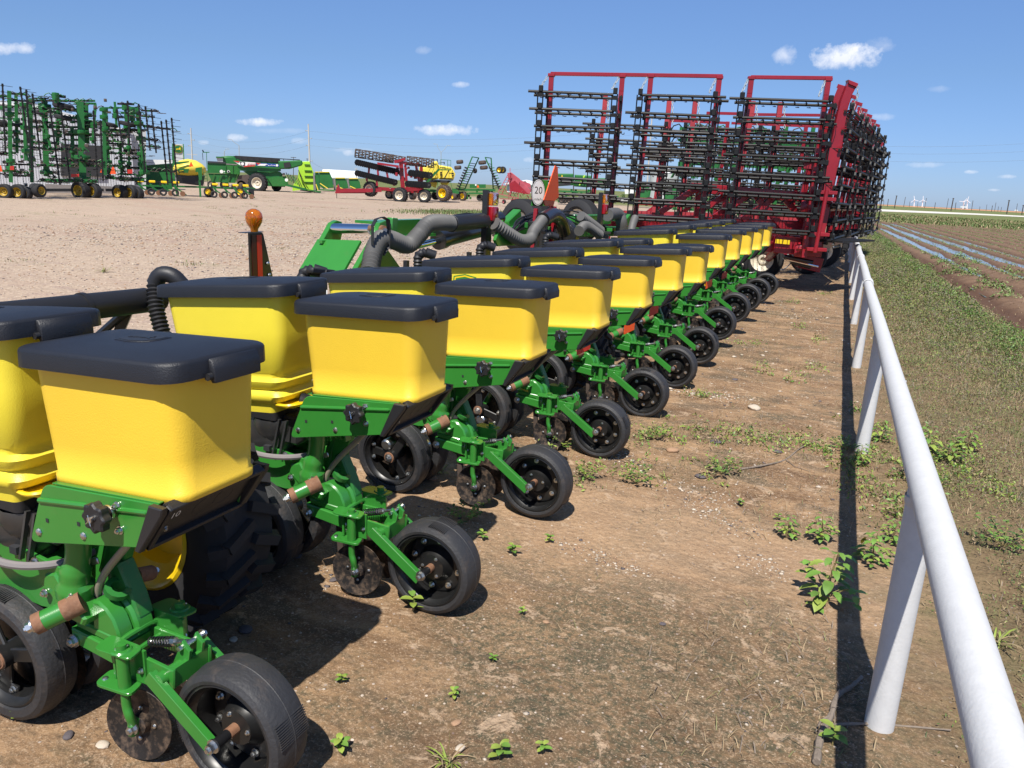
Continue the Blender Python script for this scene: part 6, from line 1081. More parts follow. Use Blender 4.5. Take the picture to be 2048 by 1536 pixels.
# -- poles, lamps, wires, sign
def upole(px0, py0, px1, py1, dist, w, label, arms=(), m='pole_gray', cross=()):
    f = Face(px1, py1, dist); b = B(); top = f.P(px0, py0); base = V(*f.P(px1, py1)[:2], 0); b.tube([base, top], [f.m(w)*.62, f.m(w)*.38], m, 10)
    th = thing('utility_pole', base, label, 'pole', 'poles and lamps beyond the yard'); sub(b, base).build('shaft', th)
    for (yy, side) in arms:
        b = B(); t_ = (yy-py0)/(py1-py0); c = f.P(px0+(px1-px0)*t_, yy); b.tube([c, c+f.r*side*f.m(5)+V(0, 0, f.m(.4))], f.m(.5), m, 5); b.tube([c+f.r*side*f.m(5)+V(0, 0, f.m(-.6)), c+f.r*side*f.m(5)+V(0, 0, f.m(1.2))], f.m(.9), 'lamp_steel', 6); sub(b, base).build('insulator_arm', th)
    for (yy, hw) in cross:
        b = B(); t_ = (yy-py0)/(py1-py0); c = f.P(px0+(px1-px0)*t_, yy); b.bar(c-f.r*f.m(hw), c+f.r*f.m(hw), f.m(1), f.m(1), m); sub(b, base).build('crossarm', th)
    return f
upole(616.5, 248, 621, 372, 140, 3.2, 'tall pale steel power pole above the lime header', [(262, -1), (277, 1), (291, -1), (322, 1)])
upole(381.5, 256, 387, 372, 160, 2.6, 'tall pale power pole behind the yellow tank', [(268, -1), (280, 1), (292, -1)], cross=[(309, 9)])
upole(1304, 235, 1292, 402, 120, 3.2, 'tall pale pole left of the grain bin', [(276, 1), (250, -1)])
upole(1147, 325, 1147, 395, 150, 2.0, 'short dark pole with crossarm behind the harrow', m='pole_wood', cross=[(326, 6), (331, 4)])
for px in (587, 614.5): upole(px, 314 if px < 600 else 317, px, 374, 230, 1.2, 'thin far pole with crossarm left of the lime header' if px < 600 else 'thin far pole with small crossarm beside the tall steel pole', m='pole_wood', cross=[(315 if px < 600 else 318, 5 if px < 600 else 2)])
upole(712, 336, 714, 380, 160, 1.6, 'thin pole at the end of the white barn', cross=[(338, 3)])
def lamp(px, ptop, pbase, dist, arms, label):
    f = Face(px, pbase, dist); base = V(*f.P(px, pbase)[:2], 0); th = thing('street_lamp', base, label, 'street lamp', 'street lamps beyond the yard'); b = B(); top = f.P(px-1, ptop); b.tube([base, top], f.m(.7), 'lamp_steel', 8); sub(b, base).build('shaft', th)
    for (dx, dy) in arms:
        b = B(); e = f.P(px+dx, ptop+dy); b.tube([top, top+(e-top)*.55, e-f.r*f.m(3)*np.sign(dx)*1.0, e], f.m(.45), 'lamp_steel', 6); b.bar(e, e+f.r*f.m(4)*np.sign(dx), f.m(1.4), f.m(.8), 'lamp_steel'); sub(b, base).build('lamp_arm', th)
lamp(479, 291, 372, 110, [(-19, -12)], 'single arm street lamp behind the grain cart'); lamp(883, 305, 385, 120, [(-12, -17), (14, -14)], 'double arm street lamp behind the yellow air cart')
lamp(449.5, 302, 372, 150, [(5, -4)], 'small lamp mast above the combine roof')
f = Face(612, 372, 140)
for i, (ys, col) in enumerate((((262, 291, 246), 0), ((277, 300, 262), 0), ((291, 306, 276), 0), ((326, 318, 352), 0))):
    pass
def wire(p, dists, sag, name_label):
    b = B(); P_ = [Face(px, 380, dd).P(px, py) for (px, py), dd in zip(p, dists)]; out = []
    for i in range(len(P_)-1):
        for t_ in np.linspace(0, 1, 10): c = P_[i]+(P_[i+1]-P_[i])*t_; c[2] -= sag*4*t_*(1-t_); out.append(c)
    b.tube(out, .012, 'wire', 4); return b
wb = thing('power_line', Face(617, 380, 140).o, 'thin power wires sagging between the tall poles behind the yard', 'power line'); wo = np.array(wb.location)
for y0, y1, y2, y3 in ((268, 262, 288, 284), (280, 277, 300, 300), (292, 291, 312, 318)):
    b = wire([(-150, y0-30), (382, y0), (617, y1), (1304, y2-35), (2100, y3)], [190, 160, 140, 120, 150], 1.6, ''); sub(b, wo).build('wire', wb)
b = wire([(620, 322), (714, 338), (1147, 326)], [140, 160, 150], 1.2, ''); sub(b, wo).build('wire', wb)
f = Face(362, 372, 105); sg = thing('dealer_sign', f.o, 'tall green and white dealer pylon sign with a yellow deer badge', 'sign'); b = B(); f.pr(b, [(344, 287), (350, 287), (350, 372), (344, 372)], 0, .6, 'green_far'); f.pr(b, [(350, 288), (366, 288.5), (370, 372), (350, 372)], .1, .5, 'roof_gray'); f.pr(b, [(365.5, 288), (367.5, 288), (371, 372), (369, 372)], 0, .6, 'green_dirty'); fin(b, f, 'panel', sg)
b = B(); c = f.P(357, 298.5, .05); b.prism([(x_*f.m(6.6), y_*f.m(7.2)) for x_, y_ in SHIELD], c, f.r, ez, .04, 'yellow_paint'); b.prism([(x_*f.m(6), y_*f.m(6.5)) for x_, y_ in SHIELD], c-f.f*.05, f.r, ez, .03, 'green_far'); b.prism([(x_*f.m(4.6), y_*f.m(5)) for x_, y_ in DEER], c-f.f*.09, f.r, ez, .03, 'yellow_paint'); fin(b, f, 'badge', sg)
# -- right horizon
for i, (x0, y0, x1, y1, w, dist) in enumerate(((1793.5, 391, 1789, 415, 1.8, 420), (1907, 396, 1903, 416, 1.9, 420), (2018.5, 400, 2015, 420, 1.8, 420), (1777, 398, 1775, 411, 1.2, 600), (1811, 394, 1808, 409, .9, 800), (1853, 396, 1850, 411, .9, 800), (1912, 405, 1911, 415, 1.1, 600), (1871, 405, 1870, 412, 1, 700), (1897, 397, 1894, 413, .8, 800), (1946, 401, 1944, 416, .9, 800), (1985, 411, 1984, 418, 1, 700), (1992, 405, 1990, 418, .7, 900), (2035, 407, 2033, 420, .7, 900), (1760, 395, 1759, 410, .7, 900), (1768, 401, 1767, 410, .7, 900), (1750, 399, 1749, 409, .7, 900), (2047, 410, 2045, 422, 1.6, 420), (1960, 413, 1959.5, 416.5, .7, 900), (1997, 413, 1996.5, 418.5, .7, 900), (2003, 414, 2002.5, 419, .7, 900), (1820, 403, 1819, 410, .7, 900), (1836, 404, 1835, 411, .6, 1000), (1930, 406, 1929, 415, .6, 1000), (1974, 409, 1973, 417, .6, 1000))):
    f = Face(x1, y1, dist); b = B(); base = V(*f.P(x1, y1)[:2], 0); top = f.P(x0, y0); b.tube([base, top], f.m(w)*.5, 'pole_wood', 6)
    if w > 1.5: b.bar(top-f.r*f.m(1.6)-V(0, 0, f.m(.8)), top+f.r*f.m(1.6)-V(0, 0, f.m(.8)), f.m(.7), f.m(.7), 'pole_wood')
    sub(b, base).build('utility_pole', None, tuple(base), label=('dark wooden pole left of the two wind turbines', 'dark wooden pole left of the low white building', 'tall dark pole near the right end of the horizon')[i] if i < 3 else ('dark pole cut by the right edge of the picture' if i == 16 else 'thin distant pole on the flat horizon right of the harrow'), category='pole', group='utility poles on the right horizon')
for i, (hx, hy, bx, by, ang, lab) in enumerate(((1829, 399.5, 1828.3, 410, 15, 'leftmost white wind turbine on the horizon'), (1846, 400, 1844.5, 411, 5, 'second white wind turbine from the left, blades bunched upward'), (1927.5, 403.5, 1926.5, 413.5, -35, 'darker wind turbine behind the low white building'), (1935, 401, 1934.5, 414, -8, 'white wind turbine right above the low white building'))):
    f = Face(bx, by, 2300); th = thing('wind_turbine', f.o, lab, 'wind turbine', 'wind turbines on the horizon'); b = B(); hub = f.P(hx, hy); b.tube([V(*f.P(bx, by)[:2], 0), hub], [1.3, .8], 'turbine', 8); fin(b, f, 'tower', th)
    for k in range(3):
        a = math.radians(90+ang+k*120); d = f.r*math.cos(a)+V(0, 0, math.sin(a)); b = B(); b.bar(hub-f.f*4, hub+d*f.m(6.8)-f.f*4, .9, .6, 'turbine', up=f.f); fin(b, f, 'blade', th)
    b = B(); b.bar(hub-f.f*5, hub+f.f*6, 2, 2, 'turbine'); fin(b, f, 'nacelle', th)
f = Face(1928, 414, 900); b = B(); f.pr(b, [(1921, 412.6), (1935, 413), (1935, 415.2), (1921, 414.8)], 0, 14, 'barn_white'); b.build('low_building', label='low white building on the horizon below two wind turbines', category='building')
f = Face(2032, 420, 900); b = B(); f.pr(b, [(2029, 420.5), (2030.5, 419.3), (2034, 419.3), (2036, 421), (2036, 422), (2029, 421.8)], 0, 10, 'barn_white'); b.build('low_building', label='tiny white dome shaped shed at the right end of the horizon', category='building')
# ------------------------------------------------------------------ grass, crops, weeds, stones
G_ = np.random.default_rng(21)
def blades(name, P, Lg, Wd, lean, mats, midx, bend=.5, az=None):
    """P: N x 3 roots -> bent tapering blades of 3 triangles each"""
    N = len(P); a = G_.uniform(0, 2*math.pi, N) if az is None else az; d = np.stack([np.cos(a), np.sin(a), np.zeros(N)], 1); s = np.stack([-d[:, 1], d[:, 0], np.zeros(N)], 1); up = np.array([0, 0, 1.])
    m1 = P+up*(Lg*.55*np.cos(lean*.6))[:, None]+d*(Lg*.55*np.sin(lean*.6))[:, None]; tp = m1+up*(Lg*.5*np.cos(lean+bend))[:, None]+d*(Lg*.5*np.sin(lean+bend))[:, None]; w = Wd[:, None]/2
    Vt = np.stack([P-s*w, P+s*w, m1+s*w*.8, m1-s*w*.8, tp], 1).reshape(-1, 3); b0 = np.arange(N)*5
    me = bpy.data.meshes.new(name); me.vertices.add(len(Vt)); me.vertices.foreach_set('co', Vt.astype('f').ravel())
    q4 = np.stack([b0, b0+1, b0+2, b0+3], 1); t3 = np.stack([b0+3, b0+2, b0+4], 1); li = np.concatenate([q4, np.pad(t3, ((0, 0), (0, 1)), constant_values=-1)], 1).ravel(); li = li[li >= 0]
    me.loops.add(len(li)); me.loops.foreach_set('vertex_index', li.astype('i')); me.polygons.add(2*N); ls = np.stack([np.arange(N)*7, np.arange(N)*7+4], 1).ravel(); me.polygons.foreach_set('loop_start', ls.astype('i'))
    for m in mats: me.materials.append(MATS[m])
    me.polygons.foreach_set('material_index', np.repeat(midx, 2).astype('i')); me.update(); me.validate()
    o = bpy.data.objects.new(name, me); C.objects.link(o); tag(o, kind='stuff'); return o
def pick(n, p): return G_.choice(len(p), n, p=np.array(p)/sum(p))
def onground(X, Y): return np.stack([X, Y, gh(X, Y)], 1)
edge = lambda Y: 2.35-.055*Y+.012*np.maximum(Y-8, 0)
# weedy verge right of the fence
N = 105000; Y_ = .4+G_.random(N)**1.75*68; e_ = edge(Y_); f_ = fenceX(Y_); u_ = G_.random(N); X_ = f_+.12+(e_+.15-f_)*u_
dens = .38+.75*(vnoise(X_*1.1, Y_*.8, 31)+.5); dens *= np.where(Y_ < 2.8, .45+.2*u_, 1)*np.where(u_ < .16, .4, 1)*np.clip(.35+u_*1.6, 0, 1); keep = (G_.random(N) < dens) & (e_ > f_+.2); X_, Y_, u_ = X_[keep], Y_[keep], u_[keep]; N = len(X_)
cl = vnoise(X_*1.7+4, Y_*.9, 33)+.5; g_ = np.clip(cl+.30*(u_-.45), 0, 1); md = np.where(G_.random(N) < g_*.9, np.where(G_.random(N) < .5, 1, 2), np.where(G_.random(N) < .5, 0, 1)); md = np.where((Y_ < 3) & (G_.random(N) < .5), 0, md)
sc = np.clip(Y_/9, .8, 2.0); bp_ = vnoise(X_*.8+7, Y_*.45+3, 35) > -.14+.45*(u_-.5); brn = G_.random(N)
md2 = np.where(bp_, np.where(brn < .5, 0, np.where(brn < .72, 3, 1)), md)
blades('verge_grass', onground(X_, Y_)+np.stack([np.zeros(N), np.zeros(N), G_.uniform(0, .05, N)*u_], 1), G_.uniform(.025, .08, N)*np.clip(.5+u_*.9, .5, 1.2)*np.clip(.8+Y_/16, .8, 1.25), G_.uniform(.0025, .006, N)*sc, G_.uniform(.4, 2.0, N), ['dry_grass', 'olive_grass', 'grass_mid', 'twig', 'bush'], np.where(G_.random(N) < .1, 4, md2))
# fine leafy texture over the verge and the green line at the field edge
def leaves(name, P, size, mats, midx, tilt=.9):
    N = len(P); e = G_.normal(size=(N, 3)); e[:, 2] = np.abs(e[:, 2])*tilt+.3; e /= np.linalg.norm(e, axis=1)[:, None]; a = np.cross(e, G_.normal(size=(N, 3))); a /= np.linalg.norm(a, axis=1)[:, None]; c = np.cross(e, a); s = size[:, None]
    Vt = np.stack([P-a*s, P-c*s*.38-a*s*.1, P+a*s, P+c*s*.38-a*s*.1], 1).reshape(-1, 3); me = bpy.data.meshes.new(name); me.vertices.add(len(Vt)); me.vertices.foreach_set('co', Vt.astype('f').ravel()); me.loops.add(len(Vt)); me.loops.foreach_set('vertex_index', np.arange(len(Vt), dtype='i')); me.polygons.add(N); me.polygons.foreach_set('loop_start', (np.arange(N)*4).astype('i'))
    for m in mats: me.materials.append(MATS[m])
    me.polygons.foreach_set('material_index', midx.astype('i')); me.update(); me.validate(); o = bpy.data.objects.new(name, me); C.objects.link(o); return tag(o, kind='stuff')
def clumps(cx, cy, n, r, h):
    i = np.repeat(np.arange(len(cx)), n); a = G_.uniform(0, 6.283, len(i)); q = G_.random(len(i))**.6; X = cx[i]+np.cos(a)*q*r[i]; Y = cy[i]+np.sin(a)*q*r[i]; Z = gh(X, Y)+h[i]*(1-q*q*.7)*G_.random(len(i))**.6; return np.stack([X, Y, Z], 1), i
K = 6500; cy_ = .8+G_.random(K)**1.5*50; cu = G_.random(K); cx_ = fenceX(cy_)+.25+(edge(cy_)-fenceX(cy_))*cu; ok = edge(cy_) > fenceX(cy_)+.4; cx_, cy_ = cx_[ok], cy_[ok]
uu = (cx_-fenceX(cy_))/(edge(cy_)-fenceX(cy_)); P_, ii = clumps(cx_, cy_, 20, G_.uniform(.04, .15, len(cx_)), G_.uniform(.03, .10, len(cx_))+.10*np.clip(uu-.2, 0, 1)*(G_.random(len(cx_)) < .6)); leaves('verge_weeds', P_, G_.uniform(.005, .010, len(P_))*np.clip(P_[:, 1]/8, .8, 2), ['olive_grass', 'grass_mid', 'dry_grass', 'leaf_lime'], pick(len(P_), (.40, .30, .22, .08)))
K = 420; cy_ = 5.5+G_.random(K)**1.2*44; cx_ = edge(cy_)+.02+G_.normal(0, .12, K)+.12*np.sin(cy_*1.7); r_c = G_.uniform(.08, .26, K)*np.where(G_.random(K) < .16, 1.4, .7); P_, ii = clumps(cx_, cy_, 60, r_c, r_c*.85); leaves('edge_weeds', P_, G_.uniform(.009, .021, len(P_))*np.clip(P_[:, 1]/11, .8, 1.7), ['leaf_green', 'leaf_dark', 'grass_mid'], pick(len(P_), (.62, .16, .22)))
K = 2300; cy_ = 1.6+G_.random(K)**1.5*44; cu = G_.random(K)**.7; cx_ = fenceX(cy_)+.35+(edge(cy_)-fenceX(cy_)-.2)*cu; ok = (vnoise(cx_*.9, cy_*.5, 77) > -.12) & (edge(cy_) > fenceX(cy_)+.6); cx_, cy_ = cx_[ok], cy_[ok]; rw = G_.uniform(.06, .17, len(cx_))*np.clip(cy_/5, .7, 1.2); P_, ii = clumps(cx_, cy_, 60, rw, rw*G_.uniform(.7, 1.5, len(cx_))); leaves('verge_bushes', P_, G_.uniform(.005, .011, len(P_))*np.clip(P_[:, 1]/8, .8, 1.9), ['olive_grass', 'grass_mid', 'leaf_lime', 'twig', 'bush'], np.where(np.repeat(G_.random(len(cx_)) < .33, 60) & (G_.random(len(P_)) < .6), 3, pick(len(P_), (.42, .27, .13, .06, .12))))
# young crop plants along the ridges
cxl, cyl = [], []
for k in range(1, 22):
    yy = np.arange(9.5, 80, .24)+G_.uniform(-.05, .05, len(np.arange(9.5, 80, .24))); q = .28+1.016*k; xx = q-.055*yy+2.35+G_.normal(0, .04, len(yy)); ok = (G_.random(len(yy)) < np.clip(.9*(vnoise(xx*.8, yy*.25, 50+k)+.75), .1, 1)) & (xx < 2.2+yy*.36); cxl.append(xx[ok]); cyl.append(yy[ok])
cxl, cyl = np.concatenate(cxl), np.concatenate(cyl); r_c = G_.uniform(.04, .11, len(cxl))*np.where(G_.random(len(cxl)) < .05, 1.9, 1); P_, ii = clumps(cxl, cyl, 18, r_c*1.15, r_c); leaves('crop_plants', P_, G_.uniform(.016, .032, len(P_)), ['crop_leaf', 'leaf_green', 'olive_grass'], pick(len(P_), (.55, .15, .3)))
K = 26; cy_ = G_.uniform(14, 32, K); cx_ = 1.3-.055*cy_+2.35+G_.normal(0, .12, K)+G_.choice([0, 0, 1.016], K); P_, ii = clumps(cx_, cy_, 90, G_.uniform(.15, .32, K), G_.uniform(.12, .3, K)); leaves('field_weeds', P_, G_.uniform(.02, .04, len(P_)), ['leaf_green', 'crop_leaf', 'leaf_dark'], pick(len(P_), (.4, .4, .2)))
# dry clods and stubble on the field
N = 9000; Y_ = 9+G_.random(N)**1.3*45; X_ = edge(Y_)+.1+G_.random(N)*np.clip(Y_*.3, 2, 12); blades('stubble', onground(X_, Y_), G_.uniform(.02, .07, N), G_.uniform(.006, .012, N), G_.uniform(1.1, 1.5, N), ['dry_grass', 'twig'], pick(N, (.7, .3)))
# band of grass beyond the field and roadside bushes
N = 30000; Y_ = G_.uniform(82, 150, N); X_ = G_.uniform(-7, 1, N)+G_.random(N)*Y_*.42; hh = .5+vnoise(X_*.25, Y_*.18, 61); blades('far_grass', onground(X_, Y_)-[0, 0, .02], G_.uniform(.08, .34, N)*np.clip(hh+.3, .4, 1.3), G_.uniform(.05, .11, N), G_.uniform(.1, .7, N), ['grass_mid', 'olive_grass', 'dry_grass'], np.where(G_.random(N) < hh*.6, 0, 1+(G_.random(N) < .4)))
# grass tufts and weeds growing sparsely across the gravel yard
K = 520; cy_ = 3+G_.random(K)*70; cx_ = -4.5-G_.random(K)*36; keep = (vnoise(cx_*.3, cy_*.25, 71) > .05) | (G_.random(K) < .12); cx_, cy_ = cx_[keep], cy_[keep]; i = np.repeat(np.arange(len(cx_)), 26); X_ = cx_[i]+G_.normal(0, .13, len(i)); Y_ = cy_[i]+G_.normal(0, .13, len(i)); blades('yard_weeds', onground(X_, Y_), G_.uniform(.02, .085, len(i)), G_.uniform(.006, .014, len(i)), G_.uniform(.2, 1.2, len(i)), ['grass_mid', 'olive_grass', 'dry_grass'], pick(len(i), (.35, .35, .3)))
N = 5200; q = gp(870, 424); q2 = gp(1000, 428); t_ = G_.random(N); X_ = q[0]+(q2[0]-q[0])*t_*1.3+G_.normal(0, 1.0, N); Y_ = q[1]+(q2[1]-q[1])*t_*1.3+G_.normal(0, 2.2, N); blades('yard_grass', onground(X_, Y_), G_.uniform(.05, .2, N), G_.uniform(.02, .035, N), G_.uniform(.1, .8, N), ['grass_mid', 'olive_grass', 'leaf_dark'], pick(N, (.4, .4, .2)))
# loose weeds and litter over the dirt strip
N = 15000; Y_ = .6+G_.random(N)**1.5*20; X_ = fenceX(Y_)+.5-G_.random(N)**1.5*1.6; m_ = (vnoise(X_*1.5, Y_*1.2, 81) > -.02) | (Y_ > 4.5) & (G_.random(N) < .25); X_, Y_ = X_[m_], Y_[m_]; N = len(X_); blades('dirt_litter', onground(X_, Y_)+[0, 0, .002], G_.uniform(.015, .075, N), G_.uniform(.0015, .004, N), G_.uniform(1.15, 1.55, N), ['dry_grass', 'twig', 'olive_grass'], pick(N, (.55, .3, .15)), bend=.1)
cl_ = [gp(px, py) for px, py in ((1400, 868), (1432, 872), (1468, 876), (1500, 884), (1530, 880), (1560, 890), (1600, 892), (1632, 900), (1290, 880), (1340, 885), (1275, 950), (1175, 945), (1440, 940), (1360, 772), (1530, 742), (1580, 607), (1655, 590), (1500, 690), (1620, 735), (1740, 925), (1760, 890), (1835, 905), (1880, 918), (1920, 900), (1948, 930), (1800, 960), (1850, 960), (1120, 885), (1600, 655), (1690, 930), (1660, 905), (1335, 860), (1405, 795), (1430, 690), (1760, 1010), (1800, 1040), (1590, 760), (1640, 680), (1715, 905), (1730, 960), (1775, 920), (1790, 1000), (1770, 1045), (1815, 930), (1870, 950), (1900, 965), (1930, 950), (1845, 880), (1875, 895), (1960, 960), (1700, 980), (1745, 860), (1725, 820), (1990, 985))]
cx_ = np.repeat([c[0] for c in cl_], 7)+G_.normal(0, .07, len(cl_)*7); cy_ = np.repeat([c[1] for c in cl_], 7)+G_.normal(0, .12, len(cl_)*7); P_, ii = clumps(cx_, cy_, 16, G_.uniform(.03, .09, len(cx_)), G_.uniform(.02, .10, len(cx_))); leaves('low_weeds', P_, G_.uniform(.008, .017, len(P_)), ['leaf_lime', 'leaf_green', 'leaf_dark', 'dry_grass'], pick(len(P_), (.42, .28, .12, .18)))
cx_ = np.array([c[0] for c in cl_ for _ in range(26)])+G_.normal(0, .1, len(cl_)*26); cy_ = np.array([c[1] for c in cl_ for _ in range(26)])+G_.normal(0, .14, len(cl_)*26); N = len(cx_); blades('low_stems', onground(cx_, cy_), G_.uniform(.03, .11, N), G_.uniform(.0015, .003, N), G_.uniform(.3, 1.3, N), ['stem', 'dry_grass', 'olive_grass'], pick(N, (.4, .3, .3)))
# pebbles
def pebbles(name, X, Y, s, mats, midx):
    base = np.array([[1, 0, 0], [0, 1, 0], [-1, 0, 0], [0, -1, 0], [0, 0, .7], [0, 0, -.5], [.62, .62, .35], [-.62, .62, .3], [-.62, -.62, .35], [.62, -.62, .3]]); F_ = [(4, 0, 6), (4, 6, 1), (4, 1, 7), (4, 7, 2), (4, 2, 8), (4, 8, 3), (4, 3, 9), (4, 9, 0), (0, 5, 1), (1, 5, 2), (2, 5, 3), (3, 5, 0), (0, 1, 6), (1, 2, 7), (2, 3, 8), (3, 0, 9)]
    N = len(X); a = G_.uniform(0, 6.28, N); J = base[None]*(1+G_.uniform(-.25, .25, (N, 10, 1)))*np.stack([s, s*G_.uniform(.6, 1, N), s*G_.uniform(.4, .75, N)], 1)[:, None]; x_ = J[..., 0]*np.cos(a)[:, None]-J[..., 1]*np.sin(a)[:, None]; y_ = J[..., 0]*np.sin(a)[:, None]+J[..., 1]*np.cos(a)[:, None]
    Vt = np.stack([x_+X[:, None], y_+Y[:, None], J[..., 2]+gh(X, Y)[:, None]+.1*s[:, None]], -1).reshape(-1, 3); Fi = (np.array(F_)[None]+(np.arange(N)*10)[:, None, None]).reshape(-1, 3); me = bpy.data.meshes.new(name); me.vertices.add(len(Vt)); me.vertices.foreach_set('co', Vt.astype('f').ravel()); me.loops.add(Fi.size); me.loops.foreach_set('vertex_index', Fi.ravel().astype('i')); me.polygons.add(len(Fi)); me.polygons.foreach_set('loop_start', np.arange(0, Fi.size, 3, dtype='i'))
    for m in mats: me.materials.append(MATS[m])
    me.polygons.foreach_set('material_index', np.repeat(midx, 16).astype('i')); me.polygons.foreach_set('use_smooth', np.ones(len(Fi), bool)); me.update(); me.validate(); o = bpy.data.objects.new(name, me); C.objects.link(o); return tag(o, kind='stuff')
N = 15000; Y_ = .6+G_.random(N)**1.5*22; X_ = fenceX(Y_)+.3-G_.random(N)**.9*5; m_ = (G_.random(N) < .25+1.1*(vnoise(X_*1.3, Y_*1.1, 91)+.3)); X_, Y_ = X_[m_], Y_[m_]; N = len(X_); pebbles('pebbles', X_, Y_, np.minimum(.0015+G_.exponential(.0022, N), .016)*np.clip(Y_/3.5, .8, 2.2), ['stone_pale', 'stone_tan', 'stone_dark'], pick(N, (.5, .33, .17)))
N = 26000; Y_ = 1+G_.random(N)**1.2*26; X_ = -3.9-G_.random(N)**1.1*16; pebbles('yard_gravel', X_, Y_, G_.uniform(.006, .022, N)*np.clip(Y_/8, .8, 1.6), ['stone_pale', 'stone_tan', 'stone_dark'], pick(N, (.55, .33, .12)))
cx_, cy_ = [], []
for (xa, ya, xb, yb, n_, sp) in ((1120, 1085, 1300, 1150, 260, .05), (1370, 1000, 1500, 1065, 260, .05), (1490, 1110, 1560, 1150, 160, .05), (1330, 960, 1480, 1010, 200, .07), (1180, 900, 1290, 930, 260, .07), (640, 1130, 700, 1190, 120, .05), (540, 950, 720, 1040, 240, .08), (1340, 780, 1500, 800, 260, .12), (1480, 600, 1640, 640, 260, .3), (850, 1000, 960, 1060, 160, .06)):
    p0_, p1_ = gp(xa, ya), gp(xb, yb); t_ = G_.random(n_); cx_ += list(p0_[0]+(p1_[0]-p0_[0])*t_+G_.normal(0, sp, n_)); cy_ += list(p0_[1]+(p1_[1]-p0_[1])*t_+G_.normal(0, sp, n_))
cx_, cy_ = np.array(cx_), np.array(cy_); N = len(cx_); pebbles('pebble_streaks', cx_, cy_, np.minimum(.0025+G_.exponential(.0028, N), .018)*np.clip(cy_/4, .8, 2), ['stone_pale', 'stone_tan', 'stone_dark'], pick(N, (.62, .25, .13)))
# single stones one can pick out
def stone_mesh(seed, m):
    r = np.random.default_rng(seed); b = B(); rings = []
    for j, (z, q) in enumerate(((-.35, .55), (-.1, .95), (.18, 1.0), (.42, .78), (.58, .35))): rings.append([V(math.cos(a)*q*(1+r.uniform(-.14, .14)), math.sin(a)*q*.75*(1+r.uniform(-.14, .14)), z*.8+r.uniform(-.05, .05)) for a in np.linspace(0, 2*math.pi, 10)[:-1]])
    b.loft(rings, m); return b.mesh('stone', 50)
SMs = {m: [stone_mesh(i+7, m) for i in range(2)] for m in ('stone_pale', 'stone_dark', 'stone_tan')}
stones = [(205, 1488, .021, 'stone_pale', 'white stone in the dirt at the lower left'), (920, 1500, .017, 'stone_pale', 'white stone near the bottom edge, between two seedlings'), (491, 1258, .03, 'stone_dark', 'dark stone in the shade under the row unit numbered 10'), (1345, 902, .045, 'stone_tan', 'reddish stone among weeds beside the low weed patch'), (1508, 818, .06, 'stone_pale', 'pale flat stone lying on open dirt'), (1432, 886, .04, 'stone_dark', 'dark stone in the weed patch'), (866, 962, .03, 'stone_tan', 'pale tan stone behind the third gauge wheel'), (1400, 955, .035, 'stone_dark', 'dark stone right of the reddish one'), (668, 1155, .02, 'stone_dark', 'small dark stone in front of the covering disc'), (137, 1472, .02, 'stone_dark', 'dark stone left of the white one'), (1325, 1248, .014, 'stone_dark', 'blue grey pebble in open dirt'), (596, 1110, .022, 'stone_dark', 'dark stone beside the second drive tyre shadow'), (1092, 1246, .014, 'stone_tan', 'tan pebble below a seedling'), (912, 1452, .017, 'stone_tan', 'tan stone below the middle seedling'), (467, 1275, .018, 'stone_pale', 'grey pebble left of the dark stone in the shade'), (1470, 760, .03, 'stone_dark', 'dark slate chip on the far dirt'), (696, 1178, .024, 'stone_tan', 'tan stone under the second covering disc'), (1555, 905, .03, 'stone_dark', 'dark stone near the twig')]
for i, (px, py, s_, m, lab) in enumerate(stones):
    q = gp(px, py); z = float(gh(q[0], q[1])); o = bpy.data.objects.new('stone', SMs[m][i % 2]); C.objects.link(o); o.location = (q[0], q[1], z+s_*.15); o.scale = (s_, s_, s_*.8); o.rotation_euler = (0, 0, i*1.3); tag(o, lab, 'stone', 'loose stones on the dirt strip')
